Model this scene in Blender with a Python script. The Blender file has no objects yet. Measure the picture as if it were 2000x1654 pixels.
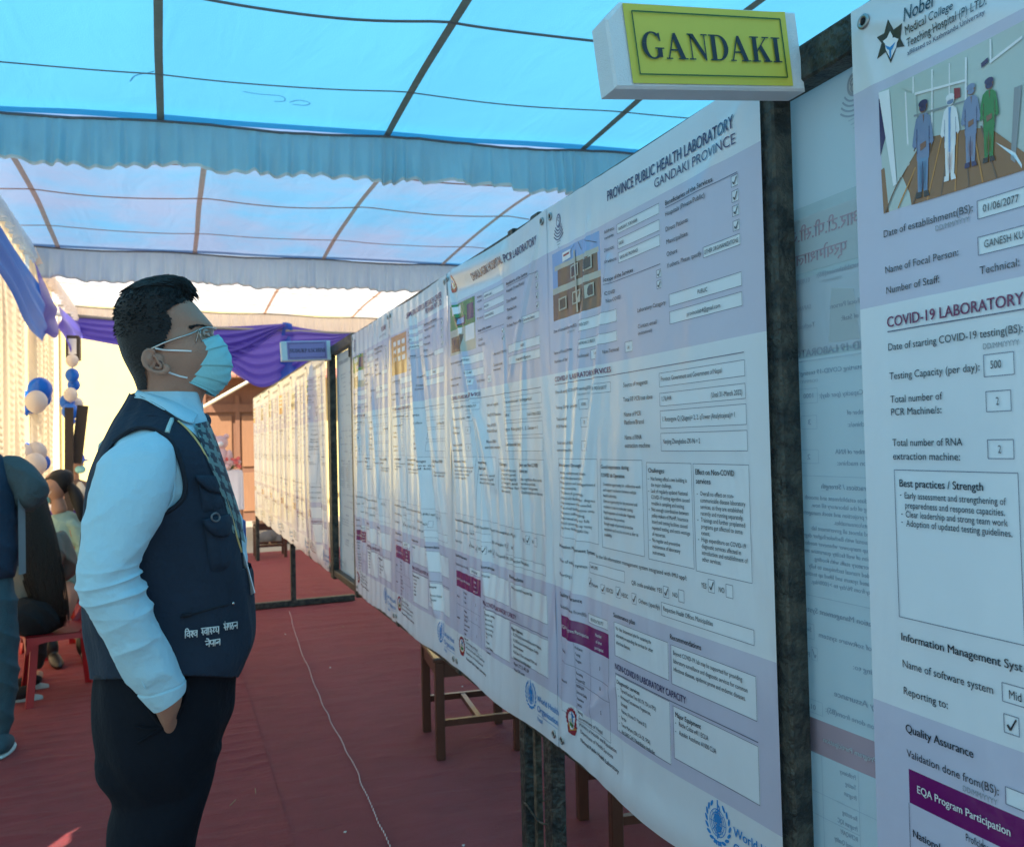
import bpy, math, random
import numpy as np
from mathutils import Vector, Matrix
SC = bpy.context.scene
COL = SC.collection
# ---------------------------------------------------------------- camera, world, sun, exposure
FPX, YAW, PIT, ROL, CH = 1621.33, .38859, .023273, -.02386, 1.4843
FW = np.array([math.sin(YAW)*math.cos(PIT), math.cos(YAW)*math.cos(PIT), math.sin(PIT)])
_R = np.array([math.cos(YAW), -math.sin(YAW), 0.0])
_U = np.cross(_R, FW)
CR = _R*math.cos(ROL)+_U*math.sin(ROL)
CU = -_R*math.sin(ROL)+_U*math.cos(ROL)
cam_d = bpy.data.cameras.new('camera')
cam = bpy.data.objects.new('camera', cam_d)
COL.objects.link(cam)
cam_d.sensor_width = 36
cam_d.lens = FPX/2000*36
cam_d.clip_start = .05
cam_d.clip_end = 2000
cam_d.dof.use_dof = True
cam_d.dof.focus_distance = 1.62
cam_d.dof.aperture_fstop = cam_d.lens/1000/.0036
M = Matrix.Identity(4)
for i in range(3):
    M[i][0], M[i][1], M[i][2] = CR[i], CU[i], -FW[i]
M[2][3] = CH
cam.matrix_world = M
SC.camera = cam

SUN_AZ, SUN_EL = math.radians(214), math.radians(39)   # azimuth measured from +Y towards +X (behind and left of the camera)
sd = np.array([math.sin(SUN_AZ)*math.cos(SUN_EL), math.cos(SUN_AZ)*math.cos(SUN_EL), math.sin(SUN_EL)])
w = bpy.data.worlds.new('World')
SC.world = w
w.use_nodes = True
nt = w.node_tree
sky = nt.nodes.new('ShaderNodeTexSky')
sky.sky_type = 'NISHITA'
sky.sun_disc = False
sky.sun_elevation = SUN_EL
sky.sun_rotation = SUN_AZ
nt.links.new(sky.outputs[0], nt.nodes['Background'].inputs[0])
nt.nodes['Background'].inputs[1].default_value = .12
sl = bpy.data.lights.new('sun', 'SUN')
sl.energy = 5.0
sl.angle = math.radians(.5)
sl.color = (1, .93, .82)
so = bpy.data.objects.new('sun', sl)
COL.objects.link(so)
so.rotation_euler = Vector(-sd).to_track_quat('-Z', 'Y').to_euler()
so.location = (-6, -8, 12)
SC.view_settings.view_transform = 'Standard'
SC.view_settings.look = 'None'
SC.view_settings.exposure = 1.0
SC.view_settings.gamma = 1
SC.view_settings.use_curve_mapping = False
SC.cycles.use_denoising = True
SC.cycles.max_bounces = 10
SC.cycles.diffuse_bounces = 5
SC.cycles.transparent_max_bounces = 12
SC.cycles.sample_clamp_indirect = 6

# ---------------------------------------------------------------- helpers
RNG = random.Random(7)
def at(x, y, Y=None, X=None, Z=None):
    "photo pixel (2000 px wide) to the point where its ray meets a world plane"
    d = FW*FPX + CR*(x-1000) - CU*(y-827)
    if Y is not None: t = Y/d[1]
    elif X is not None: t = X/d[0]
    else: t = (Z-CH)/d[2]
    return np.array([0, 0, CH]) + d*t
def pix(P):
    q = np.asarray(P, float)-np.array([0, 0, CH])
    z = q@FW
    return 1000+FPX*(q@CR)/z, 827-FPX*(q@CU)/z

ORG = {}
def prop(o, label=None, cat=None, group=None, kind=None):
    if label: o['label'] = label
    if cat: o['category'] = cat
    if group: o['group'] = group
    if kind: o['kind'] = kind
    return o
def thing(name, loc, label, cat, group=None):
    o = bpy.data.objects.new(name, None)
    o.empty_display_size = .1
    COL.objects.link(o)
    o.location = loc
    ORG[o] = np.array(loc, float)
    return prop(o, label, cat, group)
def mesh(name, V, F, mats, parent=None, smooth=False, mi=None, label=None, kind=None, cat=None, group=None, org=None):
    V = np.asarray(V, float).reshape(-1, 3)
    if parent is not None:
        o0 = ORG[parent]
    else:
        o0 = np.array(org, float) if org is not None else np.zeros(3)
    me = bpy.data.meshes.new(name)
    me.from_pydata([tuple(v) for v in (V-o0)], [], [tuple(int(i) for i in f) for f in F])
    if not isinstance(mats, (list, tuple)): mats = [mats]
    for m in mats: me.materials.append(m)
    if mi is not None: me.polygons.foreach_set('material_index', np.asarray(mi, dtype=np.int32))
    if smooth: me.polygons.foreach_set('use_smooth', [True]*len(me.polygons))
    me.update()
    o = bpy.data.objects.new(name, me)
    COL.objects.link(o)
    if parent is not None:
        o.parent = parent
    else:
        o.location = o0
    ORG[o] = o0
    return prop(o, label, cat, group, kind)

class MB:
    "collects shapes for ONE mesh"
    def __init__(s): s.V = []; s.F = []; s.I = []; s.n = 0
    def add(s, V, F, mi=0):
        V = np.asarray(V, float).reshape(-1, 3)
        s.V.append(V)
        s.F += [tuple(int(i)+s.n for i in f) for f in F]
        s.I += [mi]*len(F)
        s.n += len(V)
        return s
    def box(s, a, b, mi=0, R=None, c=None, bev=0.0):
        x0, y0, z0 = a; x1, y1, z1 = b
        if bev > 0:
            V = []
            for z, k in ((z0, 1), (z0+bev, 0), (z1-bev, 0), (z1, 1)):
                e = bev if k else 0
                f = bev*.0
                for (xx, yy, sx, sy) in ((x0, y0, 1, 1), (x1, y0, -1, 1), (x1, y1, -1, -1), (x0, y1, 1, -1)):
                    # two verts per corner for a chamfered vertical edge
                    if (sx, sy) in ((1, 1), (-1, -1)):
                        V.append((xx+sx*e, yy+sy*(e+bev), z)); V.append((xx+sx*(e+bev), yy+sy*e, z))
                    else:
                        V.append((xx+sx*(e+bev), yy+sy*e, z)); V.append((xx+sx*e, yy+sy*(e+bev), z))
            F = []
            for r in range(3):
                for k in range(8):
                    F.append((r*8+k, r*8+(k+1) % 8, r*8+8+(k+1) % 8, r*8+8+k))
            F.append(tuple(range(7, -1, -1))); F.append(tuple(range(24, 32)))
        else:
            V = [(x0, y0, z0), (x1, y0, z0), (x1, y1, z0), (x0, y1, z0), (x0, y0, z1), (x1, y0, z1), (x1, y1, z1), (x0, y1, z1)]
            F = [(3, 2, 1, 0), (4, 5, 6, 7), (0, 1, 5, 4), (1, 2, 6, 5), (2, 3, 7, 6), (3, 0, 4, 7)]
        V = np.array(V, float)
        if R is not None:
            c = np.array(c if c is not None else (V.min(0)+V.max(0))/2)
            V = (V-c)@np.array(R).T+c
        return s.add(V, F, mi)
    def bar(s, p, q, wx, wy=None, mi=0, up=(0, 0, 1)):
        "rectangular bar from p to q"
        p = np.array(p, float); q = np.array(q, float); wy = wy or wx
        d = (q-p)/np.linalg.norm(q-p)
        u = np.array(up, float)
        if abs(d@u) > .95: u = np.array([0, 1., 0])
        a = np.cross(d, u); a /= np.linalg.norm(a); b = np.cross(a, d)
        V = []
        for c in (p, q):
            for sa, sb in ((-1, -1), (1, -1), (1, 1), (-1, 1)):
                V.append(c+a*sa*wx/2+b*sb*wy/2)
        return s.add(V, [(3, 2, 1, 0), (4, 5, 6, 7), (0, 1, 5, 4), (1, 2, 6, 5), (2, 3, 7, 6), (3, 0, 4, 7)], mi)
    def tube(s, pts, r, n=8, mi=0, closed=False):
        pts = np.array(pts, float)
        k = len(pts)
        r = np.broadcast_to(np.asarray(r, float), (k,))
        T = np.gradient(pts, axis=0)
        if closed: T = np.roll(pts, -1, 0)-np.roll(pts, 1, 0)
        T /= np.linalg.norm(T, axis=1)[:, None]+1e-12
        u = np.array([0, 0, 1.]) if abs(T[0][2]) < .9 else np.array([0, 1., 0])
        a = np.cross(T[0], u); a /= np.linalg.norm(a)
        V = []
        for i in range(k):
            a = a-T[i]*(a@T[i]); a /= np.linalg.norm(a)+1e-12
            b = np.cross(T[i], a)
            for j in range(n):
                t = 2*math.pi*j/n
                V.append(pts[i]+(a*math.cos(t)+b*math.sin(t))*r[i])
        F = []
        for i in range(k if closed else k-1):
            for j in range(n):
                i2 = (i+1) % k
                F.append((i*n+j, i*n+(j+1) % n, i2*n+(j+1) % n, i2*n+j))
        if not closed:
            F.append(tuple(range(n-1, -1, -1))); F.append(tuple((k-1)*n+j for j in range(n)))
        return s.add(V, F, mi)
    def ball(s, c, r, nu=16, nv=10, mi=0, R=None):
        c = np.array(c, float); r = np.broadcast_to(np.asarray(r, float), (3,))
        V = [(0, 0, 1)]
        for i in range(1, nv):
            p = math.pi*i/nv
            for j in range(nu):
                t = 2*math.pi*j/nu
                V.append((math.sin(p)*math.cos(t), math.sin(p)*math.sin(t), math.cos(p)))
        V.append((0, 0, -1))
        V = np.array(V)*r
        if R is not None: V = V@np.array(R).T
        F = [(0, 1+j, 1+(j+1) % nu) for j in range(nu)]
        for i in range(nv-2):
            for j in range(nu):
                F.append((1+i*nu+j, 1+(i+1)*nu+j, 1+(i+1)*nu+(j+1) % nu, 1+i*nu+(j+1) % nu))
        L = 1+(nv-1)*nu
        F += [(1+(nv-2)*nu+(j+1) % nu, 1+(nv-2)*nu+j, L) for j in range(nu)]
        return s.add(V+c, F, mi)
    def grid(s, P, mi=0, wrap=False, flip=False):
        P = np.asarray(P, float); n, m = P.shape[:2]
        F = []
        for i in range(n-1):
            for j in range(m if wrap else m-1):
                f = (i*m+j, i*m+(j+1) % m, (i+1)*m+(j+1) % m, (i+1)*m+j)
                F.append(f[::-1] if flip else f)
        return s.add(P.reshape(-1, 3), F, mi)
    def out(s, name, mats, parent=None, smooth=False, **k):
        return mesh(name, np.concatenate(s.V), s.F, mats, parent, smooth, s.I, **k)

def crm(K, n):
    "Catmull-Rom resample of rows K to n rows"
    K = np.asarray(K, float)
    P = np.vstack([2*K[0]-K[1], K, 2*K[-1]-K[-2]])
    t = np.linspace(0, len(K)-1-1e-9, n)
    i = t.astype(int); f = (t-i)[:, None]
    p0, p1, p2, p3 = P[i], P[i+1], P[i+2], P[i+3]
    return .5*((2*p1)+(-p0+p2)*f+(2*p0-5*p1+4*p2-p3)*f*f+(-p0+3*p1-3*p2+p3)*f**3)
def ellring(C, A, B, n, p=2.0, disp=None):
    t = np.linspace(0, 2*math.pi, n, endpoint=False)
    c, s_ = np.cos(t), np.sin(t)
    e = 2.0/p
    c2 = np.sign(c)*np.abs(c)**e; s2 = np.sign(s_)*np.abs(s_)**e
    return C+np.outer(c2, A)+np.outer(s2, B)
def loftgrid(C, A, B, n=48, p=2.0):
    P = np.array([ellring(C[i], A[i], B[i], n, p if np.isscalar(p) else p[i]) for i in range(len(C))])
    return P
def caps(P):
    n, m = P.shape[:2]
    V = np.vstack([P.reshape(-1, 3), P[0].mean(0), P[-1].mean(0)])
    F = []
    for i in range(n-1):
        for j in range(m):
            F.append((i*m+j, i*m+(j+1) % m, (i+1)*m+(j+1) % m, (i+1)*m+j))
    for j in range(m):
        F.append((n*m, (j+1) % m, j)); F.append((n*m+1, (n-1)*m+j, (n-1)*m+(j+1) % m))
    return V, F
def inside(poly, x, y):
    c = False
    j = len(poly)-1
    for i in range(len(poly)):
        xi, yi = poly[i]; xj, yj = poly[j]
        if (yi > y) != (yj > y) and x < (xj-xi)*(y-yi)/(yj-yi+1e-12)+xi: c = not c
        j = i
    return c
def vnoise(x, seed=0):
    "smooth 1d noise"
    x = np.asarray(x, float); i = np.floor(x).astype(int); f = x-i; f = f*f*(3-2*f)
    h = lambda k: np.modf(np.abs(np.sin(k*127.1+seed*311.7)*43758.5453))[0]
    return h(i)*(1-f)+h(i+1)*f
def vnoise2(x, y, seed=0):
    x = np.asarray(x, float); y = np.asarray(y, float)
    i = np.floor(x); f = x-i; f = f*f*(3-2*f); j = np.floor(y); g = y-j; g = g*g*(3-2*g)
    h = lambda a, b: np.modf(np.abs(np.sin(a*127.1+b*269.5+seed*311.7)*43758.5453))[0]
    return (h(i, j)*(1-f)+h(i+1, j)*f)*(1-g)+(h(i, j+1)*(1-f)+h(i+1, j+1)*f)*g
def copy_tree(o, parent=None):
    c = o.copy(); COL.objects.link(c)
    if parent is not None: c.parent = parent
    for ch in list(o.children): copy_tree(ch, c)
    return c

# ---------------------------------------------------------------- materials
def mat(name, col, rough=.7, var=.12, vs=6.0, bump=0.0, bs=60.0, col2=None, metal=0.0, trans=0.0, tcol=None,
        spec=.5, sheen=0.0, coat=0.0, sub=0.0, alpha=1.0, stretch=None, wave=None, bumpd=.01, coord='Object'):
    m = bpy.data.materials.new(name)
    m.use_nodes = True
    t = m.node_tree; N = t.nodes; L = t.links
    b = N['Principled BSDF']; o = N['Material Output']
    b.inputs['Roughness'].default_value = rough
    b.inputs['Metallic'].default_value = metal
    b.inputs['Specular IOR Level'].default_value = spec
    b.inputs['Sheen Weight'].default_value = sheen
    b.inputs['Coat Weight'].default_value = coat
    tc = N.new('ShaderNodeTexCoord'); src = tc.outputs[coord]
    if stretch:
        mp = N.new('ShaderNodeMapping'); mp.inputs['Scale'].default_value = stretch
        L.new(src, mp.inputs[0]); src = mp.outputs[0]
    c1 = tuple(col)+(1,)
    colsock = None
    if var > 0 or col2:
        nz = N.new('ShaderNodeTexNoise'); nz.inputs['Scale'].default_value = vs; nz.inputs['Detail'].default_value = 6
        nz.inputs['Roughness'].default_value = .62
        L.new(src, nz.inputs['Vector'])
        mx = N.new('ShaderNodeMix'); mx.data_type = 'RGBA'
        if col2:
            rp = N.new('ShaderNodeMapRange'); rp.inputs[1].default_value = .4; rp.inputs[2].default_value = .62
            L.new(nz.outputs[0], rp.inputs[0]); L.new(rp.outputs[0], mx.inputs[0])
            mx.inputs[6].default_value = c1; mx.inputs[7].default_value = tuple(col2)+(1,)
        else:
            L.new(nz.outputs[0], mx.inputs[0])
            mx.inputs[6].default_value = tuple(c*(1-var) for c in col)+(1,)
            mx.inputs[7].default_value = tuple(min(1, c*(1+var)) for c in col)+(1,)
        colsock = mx.outputs[2]
        L.new(colsock, b.inputs['Base Color'])
    else:
        b.inputs['Base Color'].default_value = c1
    nrm = None
    if bump > 0:
        nb = N.new('ShaderNodeTexNoise'); nb.inputs['Scale'].default_value = bs; nb.inputs['Detail'].default_value = 4
        L.new(src, nb.inputs['Vector'])
        bp = N.new('ShaderNodeBump'); bp.inputs['Strength'].default_value = bump; bp.inputs['Distance'].default_value = bumpd
        L.new(nb.outputs[0], bp.inputs['Height'])
        nrm = bp.outputs[0]
        if wave:   # (scale vector, strength, distance): a second, directional crease layer
            mp2 = N.new('ShaderNodeMapping'); mp2.inputs['Scale'].default_value = wave[0]
            L.new(tc.outputs[coord], mp2.inputs[0])
            n2 = N.new('ShaderNodeTexNoise'); n2.inputs['Scale'].default_value = 1.0; n2.inputs['Detail'].default_value = 3
            n2.inputs['Distortion'].default_value = .6
            L.new(mp2.outputs[0], n2.inputs['Vector'])
            b2 = N.new('ShaderNodeBump'); b2.inputs['Strength'].default_value = wave[1]; b2.inputs['Distance'].default_value = wave[2]
            L.new(n2.outputs[0], b2.inputs['Height']); L.new(nrm, b2.inputs['Normal'])
            nrm = b2.outputs[0]
        L.new(nrm, b.inputs['Normal'])
    if trans > 0:
        tr = N.new('ShaderNodeBsdfTranslucent')
        if tcol: tr.inputs[0].default_value = tuple(tcol)+(1,)
        elif colsock: L.new(colsock, tr.inputs[0])
        else: tr.inputs[0].default_value = c1
        if nrm: L.new(nrm, tr.inputs['Normal'])
        ms = N.new('ShaderNodeMixShader'); ms.inputs[0].default_value = trans
        L.new(b.outputs[0], ms.inputs[1]); L.new(tr.outputs[0], ms.inputs[2])
        L.new(ms.outputs[0], o.inputs[0])
    if alpha < 1: b.inputs['Alpha'].default_value = alpha
    return m
# ---------------------------------------------------------------- setting: ground, carpets, building beyond
m_ground = mat('dusty_ground', (.42, .36, .27), .95, .2, 1.5, .4, 25)
m_carpA = mat('red_carpet', (.29, .024, .027), .95, .34, 9, .9, 300, sheen=.08, wave=((2.5, 16, 1), .6, .02))
m_carpB = mat('red_carpet_side', (.27, .024, .029), .95, .30, 5, .9, 300, sheen=.08, wave=((3, 9, 1), .6, .02))
mesh('ground', [(-400, -400, 0), (400, -400, 0), (400, 800, 0), (-400, 800, 0)], [(0, 1, 2, 3)], m_ground, kind='structure')
def carpet(name, x0, x1, y0, y1, nx, ny, m, fn, th=.006):
    xs = np.linspace(x0, x1, nx); ys = np.linspace(y0, y1, ny)
    X, Y = np.meshgrid(xs, ys)
    Z = th+fn(X, Y)
    b = MB(); b.grid(np.dstack([X, Y, Z]))
    for k in (0, -1):      # turned-down edges
        e = np.array([[(X[i, k], Y[i, k], Z[i, k]), (X[i, k], Y[i, k], .0005)] for i in range(ny)])
        b.grid(e, flip=(k == -1))
    for k in (0, -1):
        e = np.array([[(X[k, i], Y[k, i], Z[k, i]), (X[k, i], Y[k, i], .0005)] for i in range(nx)])
        b.grid(e, flip=(k == 0))
    return b.out(name, m, smooth=True, kind='structure')
def rip(X, Y, f, s):
    ph = Y*f+4.0*vnoise2(X*1.1, Y*.9, s)+1.2*vnoise2(X*4, Y*2.5, s+1)
    return (1-np.abs(np.sin(ph)))**2*vnoise2(X*1.6+3, Y*1.9, s+2)
def fA(X, Y):
    edge = np.clip((X+1.2)/1.6, 0, 1)
    return .026*rip(X*1.3, Y, 13, 5)*(.3+.7*edge)*vnoise2(X*1.1, Y*.8, 41)*1.7+.009*rip(X*2.6, Y, 27, 9)*vnoise2(X*2, Y*1.6, 43)*1.5+.003*vnoise2(X*14, Y*22, 3)
def fB(X, Y):
    return .009*rip(X*.7, Y, 6, 15)*vnoise2(X*.8, Y*.7, 31)*1.6+.006*rip(X*2.8+Y*1.3, Y, 12, 19)+.0025*vnoise2(X*13, Y*19, 8)
def seamx(Y): return .395+.012*vnoise(Y*.9, 4)
carpet('carpet', -1.3, .40, -3, 12.6, 60, 1300, m_carpA, fA, .009)
carpet('carpet', .385, 2.6, -3, 12.4, 60, 1000, m_carpB, fB, .005)
carpet('carpet', 2.61, 4.8, -3, 12.5, 20, 300, m_carpB, fB, .005)

m_cordW = mat('cord_pale', (.75, .66, .6), .8, .1)
m_cordR = mat('cord_red', (.45, .06, .06), .8, .1)
K = crm([at(565, 1196, Z=0), at(580, 1250, Z=0), at(606, 1318, Z=0), at(628, 1372, Z=0), at(650, 1420, Z=0), at(688, 1490, Z=0), at(720, 1565, Z=0), at(762, 1658, Z=0), at(820, 1800, Z=0)], 900)
K[:, 0] += .006*np.sin(np.linspace(0, 60, 900))*vnoise(np.linspace(0, 22, 900), 2)
K[:, 2] = fB(K[:, 0], K[:, 1])+.0085
ln = np.concatenate([[0], np.cumsum(np.linalg.norm(np.diff(K, axis=0), axis=1))])
cd = thing('twisted_cord', K[0], 'thin red and white twisted cord lying along the red carpet', 'cord')
for k, (m, nm) in enumerate(((m_cordW, 'white_strand'), (m_cordR, 'red_strand'))):
    ph = ln*2*math.pi/.03+k*math.pi
    P = K+np.stack([np.cos(ph)*.0017, 0*ph, np.sin(ph)*.0017], 1)
    MB().tube(P, .0019, 5).out(nm, m, cd, True)
m_scrap = mat('scrap_white', (.7, .66, .6), .8, .1)
m_straw = mat('straw', (.38, .24, .13), .8, .2)
scr = [(645, 1303, 'small white paper scrap on the carpet just right of the cord', 0), (557, 1238, 'tiny curled white scrap lying left of the cord near the board foot', 0),
       (903, 1340, 'white crumb of paper on the carpet under the banners by the wooden chair', 0), (674, 1624, 'rice sized white crumb on the carpet between cord and board post', 0),
       (670, 1224, 'dark dry leaf sliver on the carpet in front of the board foot', 1), (455, 1568, 'dry straw bit on the carpet right of the man in the waistcoat', 1),
       (199, 1514, 'crumpled white fibre on the carpet behind the man', 0), (499, 1545, 'thin curved straw upright on the carpet close to the seam', 1),
       (905, 1650, 'pale thread scrap on the carpet at the bottom edge of the picture', 0)]
for x, y, lb, k in scr:
    p = at(x, y, Z=.014)
    a = RNG.uniform(0, 3); L_ = .012 if k == 0 else .03
    b = MB()
    if k == 0:
        b.ball(p, (.006, .004, .003), 8, 5)
        b.V[0][:, 2] += .002*np.sin(b.V[0][:, 0]*900)
    else:
        t = np.linspace(-1, 1, 9)
        b.tube(np.stack([p[0]+t*L_*math.cos(a), p[1]+t*L_*math.sin(a)+.008*t*t, p[2]+.003*(1-t*t)], 1), .0016, 5)
    b.out('paper_scrap' if k == 0 else 'straw', m_scrap if k == 0 else m_straw, smooth=True, label=lb, cat='litter', org=tuple(p))

# building beyond the tent
m_yel = mat('yellow_plaster', (.84, .66, .27), .9, .1, 2, .3, 40)
m_yel2 = mat('cream_plaster', (.82, .74, .52), .9, .06, 2)
m_door = mat('brown_door', (.20, .09, .045), .6, .25, 5, .3, 30, stretch=(6, 6, .6))
m_doorl = mat('brown_door_panel', (.27, .13, .06), .55, .25, 5, .3, 30, stretch=(6, 6, .6))
m_tile = mat('roof_tile', (.45, .2, .14), .85, .2, 8)
bd = thing('yellow_building', (0, 18, 0), 'sunlit yellow plastered building with brown wooden doors beyond the tent', 'building')
b = MB()
b.box((-9, 18, 0), (.52, 18.3, 4.4)); b.box((2.6, 18, 0), (8, 18.3, 4.4)); b.box((.52, 18, 2.95), (2.6, 18.3, 4.4))
b.out('wall', m_yel, bd)
MB().box((-.62, 17.93, .2), (.0, 17.995, 4.3)).out('pilaster', m_yel2, bd)
MB().box((-2.4, 17.94, .0), (-2.0, 17.995, 4.3)).out('pilaster', m_yel2, bd)
MB().box((-9, 17.9, 0), (.5, 17.995, .5)).out('plinth', mat('plinth_ochre', (.62, .5, .22), .9), bd)
dr = MB().box((.53, 18.02, 0), (2.59, 18.12, 2.94)).out('door', m_door, bd)
b = MB()
for x in (.55, 1.2, 1.86, 2.5):
    b.box((x, 17.96, 0), (x+.09, 18.015, 2.6))
b.box((.5, 17.955, 2.25), (2.62, 18.01, 2.42)); b.box((.5, 17.95, 2.8), (2.62, 18.012, 2.95)); b.out('door_frame', m_door, dr)
for x in (.68, 1.33, 1.98):
    for z0, z1 in ((.2, 1.0), (1.12, 2.18)):
        MB().box((x, 17.975, z0), (x+.46, 18.016, z1), bev=.01).out('door_panel', m_doorl, dr)
b = MB()
for k in range(7):
    x = .35+k*.425; b.box((x, 17.1, 3.02+.0), (x+.40, 18.0, 3.07), R=[[1, 0, 0], [0, .966, -.259], [0, .259, .966]])
b.out('roof', m_tile, bd, label='short tiled canopy running over the doors', kind='stuff')
pp = MB().tube([at(388, 800, Y=15.5), at(480, 748, Y=15.5), at(560, 702, Y=15.5)], .03, 8).out('bamboo_pole', mat('pale_pole', (.75, .68, .5), .5), label='pale slanting pole beyond the tent behind the masked man', cat='pole', smooth=True, org=(0.5, 15.5, 2.5))
# ---------------------------------------------------------------- tents
m_b1 = mat('cyan_canopy_cloth', (.10, .52, .80), .8, .07, 1.2, .25, 180, trans=.72, tcol=(.095, .40, .61), wave=((3, 1.2, 3), .25, .05))
m_b2 = mat('lavender_canopy_cloth', (.23, .31, .45), .8, .07, .7, .25, 160, col2=(.13, .34, .53), trans=.70, wave=((3, 1.2, 3), .35, .06))
m_b3 = mat('cream_canopy_cloth', (.76, .72, .64), .8, .06, .6, .2, 160, trans=.75, tcol=(.90, .84, .74), wave=((3, 1.2, 3), .35, .06))
m_web1 = mat('brown_webbing', (.26, .17, .12), .9, .25, 20, .3, 200, trans=.5)
m_web2 = mat('tan_webbing', (.66, .44, .32), .9, .2, 20, .3, 200, trans=.6)
m_seam = mat('seam_cord', (.16, .15, .15), .9, .2, 20)
m_ruf1 = mat('cyan_grey_ruffle', (.30, .60, .70), .85, .12, 4, .3, 90, trans=.42, tcol=(.30, .62, .76))
m_ruf2 = mat('pale_blue_ruffle', (.50, .60, .72), .85, .12, 4, .3, 90, trans=.45, tcol=(.50, .68, .85))
m_ruf3 = mat('cream_ruffle', (.78, .70, .66), .85, .08, 4, .3, 90, trans=.5)
m_hem = mat('ruffle_hem', (.74, .70, .66), .85, .1, 20, trans=.3)
m_pole = mat('painted_pole', (.2, .2, .2), .5, .2, metal=.3)
HC = 3.5
def ceil_z(t, arch):   # t 0..1 through the bay
    return HC+arch*(1-(2*t-1)**2)
def KF(y): return float(np.interp(y, [5.34, 9.03, 12.85], [1, .5, -.3]))
def bay(y0, y1, mc, mw, mr, arch, webs, seams, lab, x0=-1.42, x1=5.75, ruf=True, hang=.27, seed=1):
    tn = thing('canopy_tent', (0, (y0+y1)/2, 0), lab, 'tent')
    skew = lambda X: -.135*(X-1.0)
    nx, ny = 70, 60
    P = np.zeros((ny, nx, 3))
    for i, t in enumerate(np.linspace(0, 1, ny)):
        for j, x in enumerate(np.linspace(x0, x1, nx)):
            sk = skew(x)
            yy = y0+(y1-y0)*t+sk*KF(y0+(y1-y0)*t)
            wv = min(abs(((x-w0+.65) % 1.32)-.65) for w0 in (webs[0],))/.65
            z = ceil_z(t, arch)-.035*(1-(1-wv)**2)*math.sin(math.pi*t)+.012*float(vnoise2(x*2.2+9, yy*1.5, seed))
            P[i, j] = (x, yy, z)
    MB().grid(P).out('roof_cloth', mc, tn, True)
    def ceilpt(x, t, dz):
        j = (x-x0)/(x1-x0)*(nx-1); i = t*(ny-1)
        j = min(max(j, 0), nx-1.001); i = min(max(i, 0), ny-1.001)
        a, c = int(i), int(j); f, g = i-a, j-c
        q = (P[a, c]*(1-f)+P[a+1, c]*f)*(1-g)+(P[a, c+1]*(1-f)+P[a+1, c+1]*f)*g
        return q+np.array([0, 0, dz])
    for wx in webs:
        G = []
        for t in np.linspace(0, 1, 60):
            jx = .012*float(vnoise(t*5, wx))
            G.append([ceilpt(wx-.021+jx, t, -.006), ceilpt(wx+jx, t, -.010), ceilpt(wx+.021+jx, t, -.006)])
        MB().grid(np.array(G), flip=True).out('webbing_strap', mw, tn, True)
    for ts, wd in seams:
        G = [ceilpt(x, ts+.004*math.sin(x*3+ts*9), -.008) for x in np.linspace(x0+.02, x1-.02, 80)]
        MB().tube(G, wd, 5).out('seam_cord', m_seam if mw is m_web1 else mw, tn, True)
    if ruf:
        n = 900
        xs = np.linspace(x0, x1, n)
        rows = 9
        G = np.zeros((rows, n, 3))
        for r in range(rows):
            v = r/(rows-1)
            hh = hang*(.93+.16*vnoise(xs*3.1, seed+5)+.05*vnoise(xs*14, seed+8))
            pl = (.004+.026*v)*(np.sin(xs*52+14*vnoise(xs*2.6, seed)+2*v*vnoise(xs*7, seed+4))+.9*np.sin(xs*19+seed+5*vnoise(xs*1.7, seed+6))*v+.5*np.sin(xs*97)*(1-.6*v))+.012*(vnoise2(xs*9, v*5+0*xs, seed+3)-.5)
            G[r, :, 0] = xs
            G[r, :, 1] = y1+skew(xs)*KF(y1)-.015+pl-.03*v*vnoise(xs*2, seed+2)
            sag = -.02*np.sin((xs-x0)/(x1-x0)*math.pi*5)**2
            G[r, :, 2] = HC+sag-hh*v
        MB().grid(G).out('valance', mr, tn, True)
        MB().grid(np.concatenate([G[-1:]+np.array([0, -.002, .012]), G[-1:]+np.array([0, -.003, -.010])])).out('valance_hem', m_hem, tn, True)
        MB().tube(G[0][::10]+np.array([0, -.008, 0]), .008, 6).out('head_cord', m_seam, tn, True)
    xs = np.linspace(x0-.05, x1, 40); yy = y1+skew(xs)*KF(y1)
    G = np.stack([np.stack([xs, yy+dy, HC+dz+0*xs], 1) for dy, dz in ((-.16, .09 if arch > .08 else .07), (-.02, .055), (.0, .06), (.03, .055), (.16, .10))])
    MB().grid(G).out('sun_block_flap', mc, tn, True)  # flap added over the bay joint to stop sun leaking through
    return tn
tents = [
 bay(-5.95, -2.31, m_b1, m_web1, m_ruf1, .10, [0.0, 1.32, 2.64, 3.96], [(.3, .006), (.7, .006)], 'unseen cyan tent bay added behind the camera to hold back white skylight', seed=8, ruf=False),  # unseen bay, added to keep open sky light off the banners
 bay(-2.3, 1.7, m_b1, m_web1, m_ruf1, .10, [0.0, 1.32, 2.64, 3.96], [(.3, .006), (.7, .006)], 'cyan tent bay overhead nearest the camera', seed=3, ruf=False),
 bay(1.71, 5.33, m_b1, m_web1, m_ruf1, .10, [-.045, 1.32, 2.66, 3.97, 5.2], [(.30, .005), (.615, .007), (.835, .004)], 'bright cyan cloth tent bay with dark straps and a grey blue ruffle', seed=5),
 bay(5.345, 9.02, m_b2, m_web2, m_ruf2, .10, [-1.02, .235, 1.52, 2.83, 4.15, 5.4], [(.27, .006), (.53, .005), (.82, .004)], 'lavender and sky blue tent bay in the middle with tan straps', seed=9, hang=.29),
 bay(9.035, 12.85, m_b3, m_web2, m_ruf3, .07, [-.05, 1.3, 2.62, 3.95, 5.25], [(.3, .005), (.6, .004), (.85, .004)], 'cream tent bay at the far end, palest of the three in view', seed=12, hang=.3)]
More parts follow.
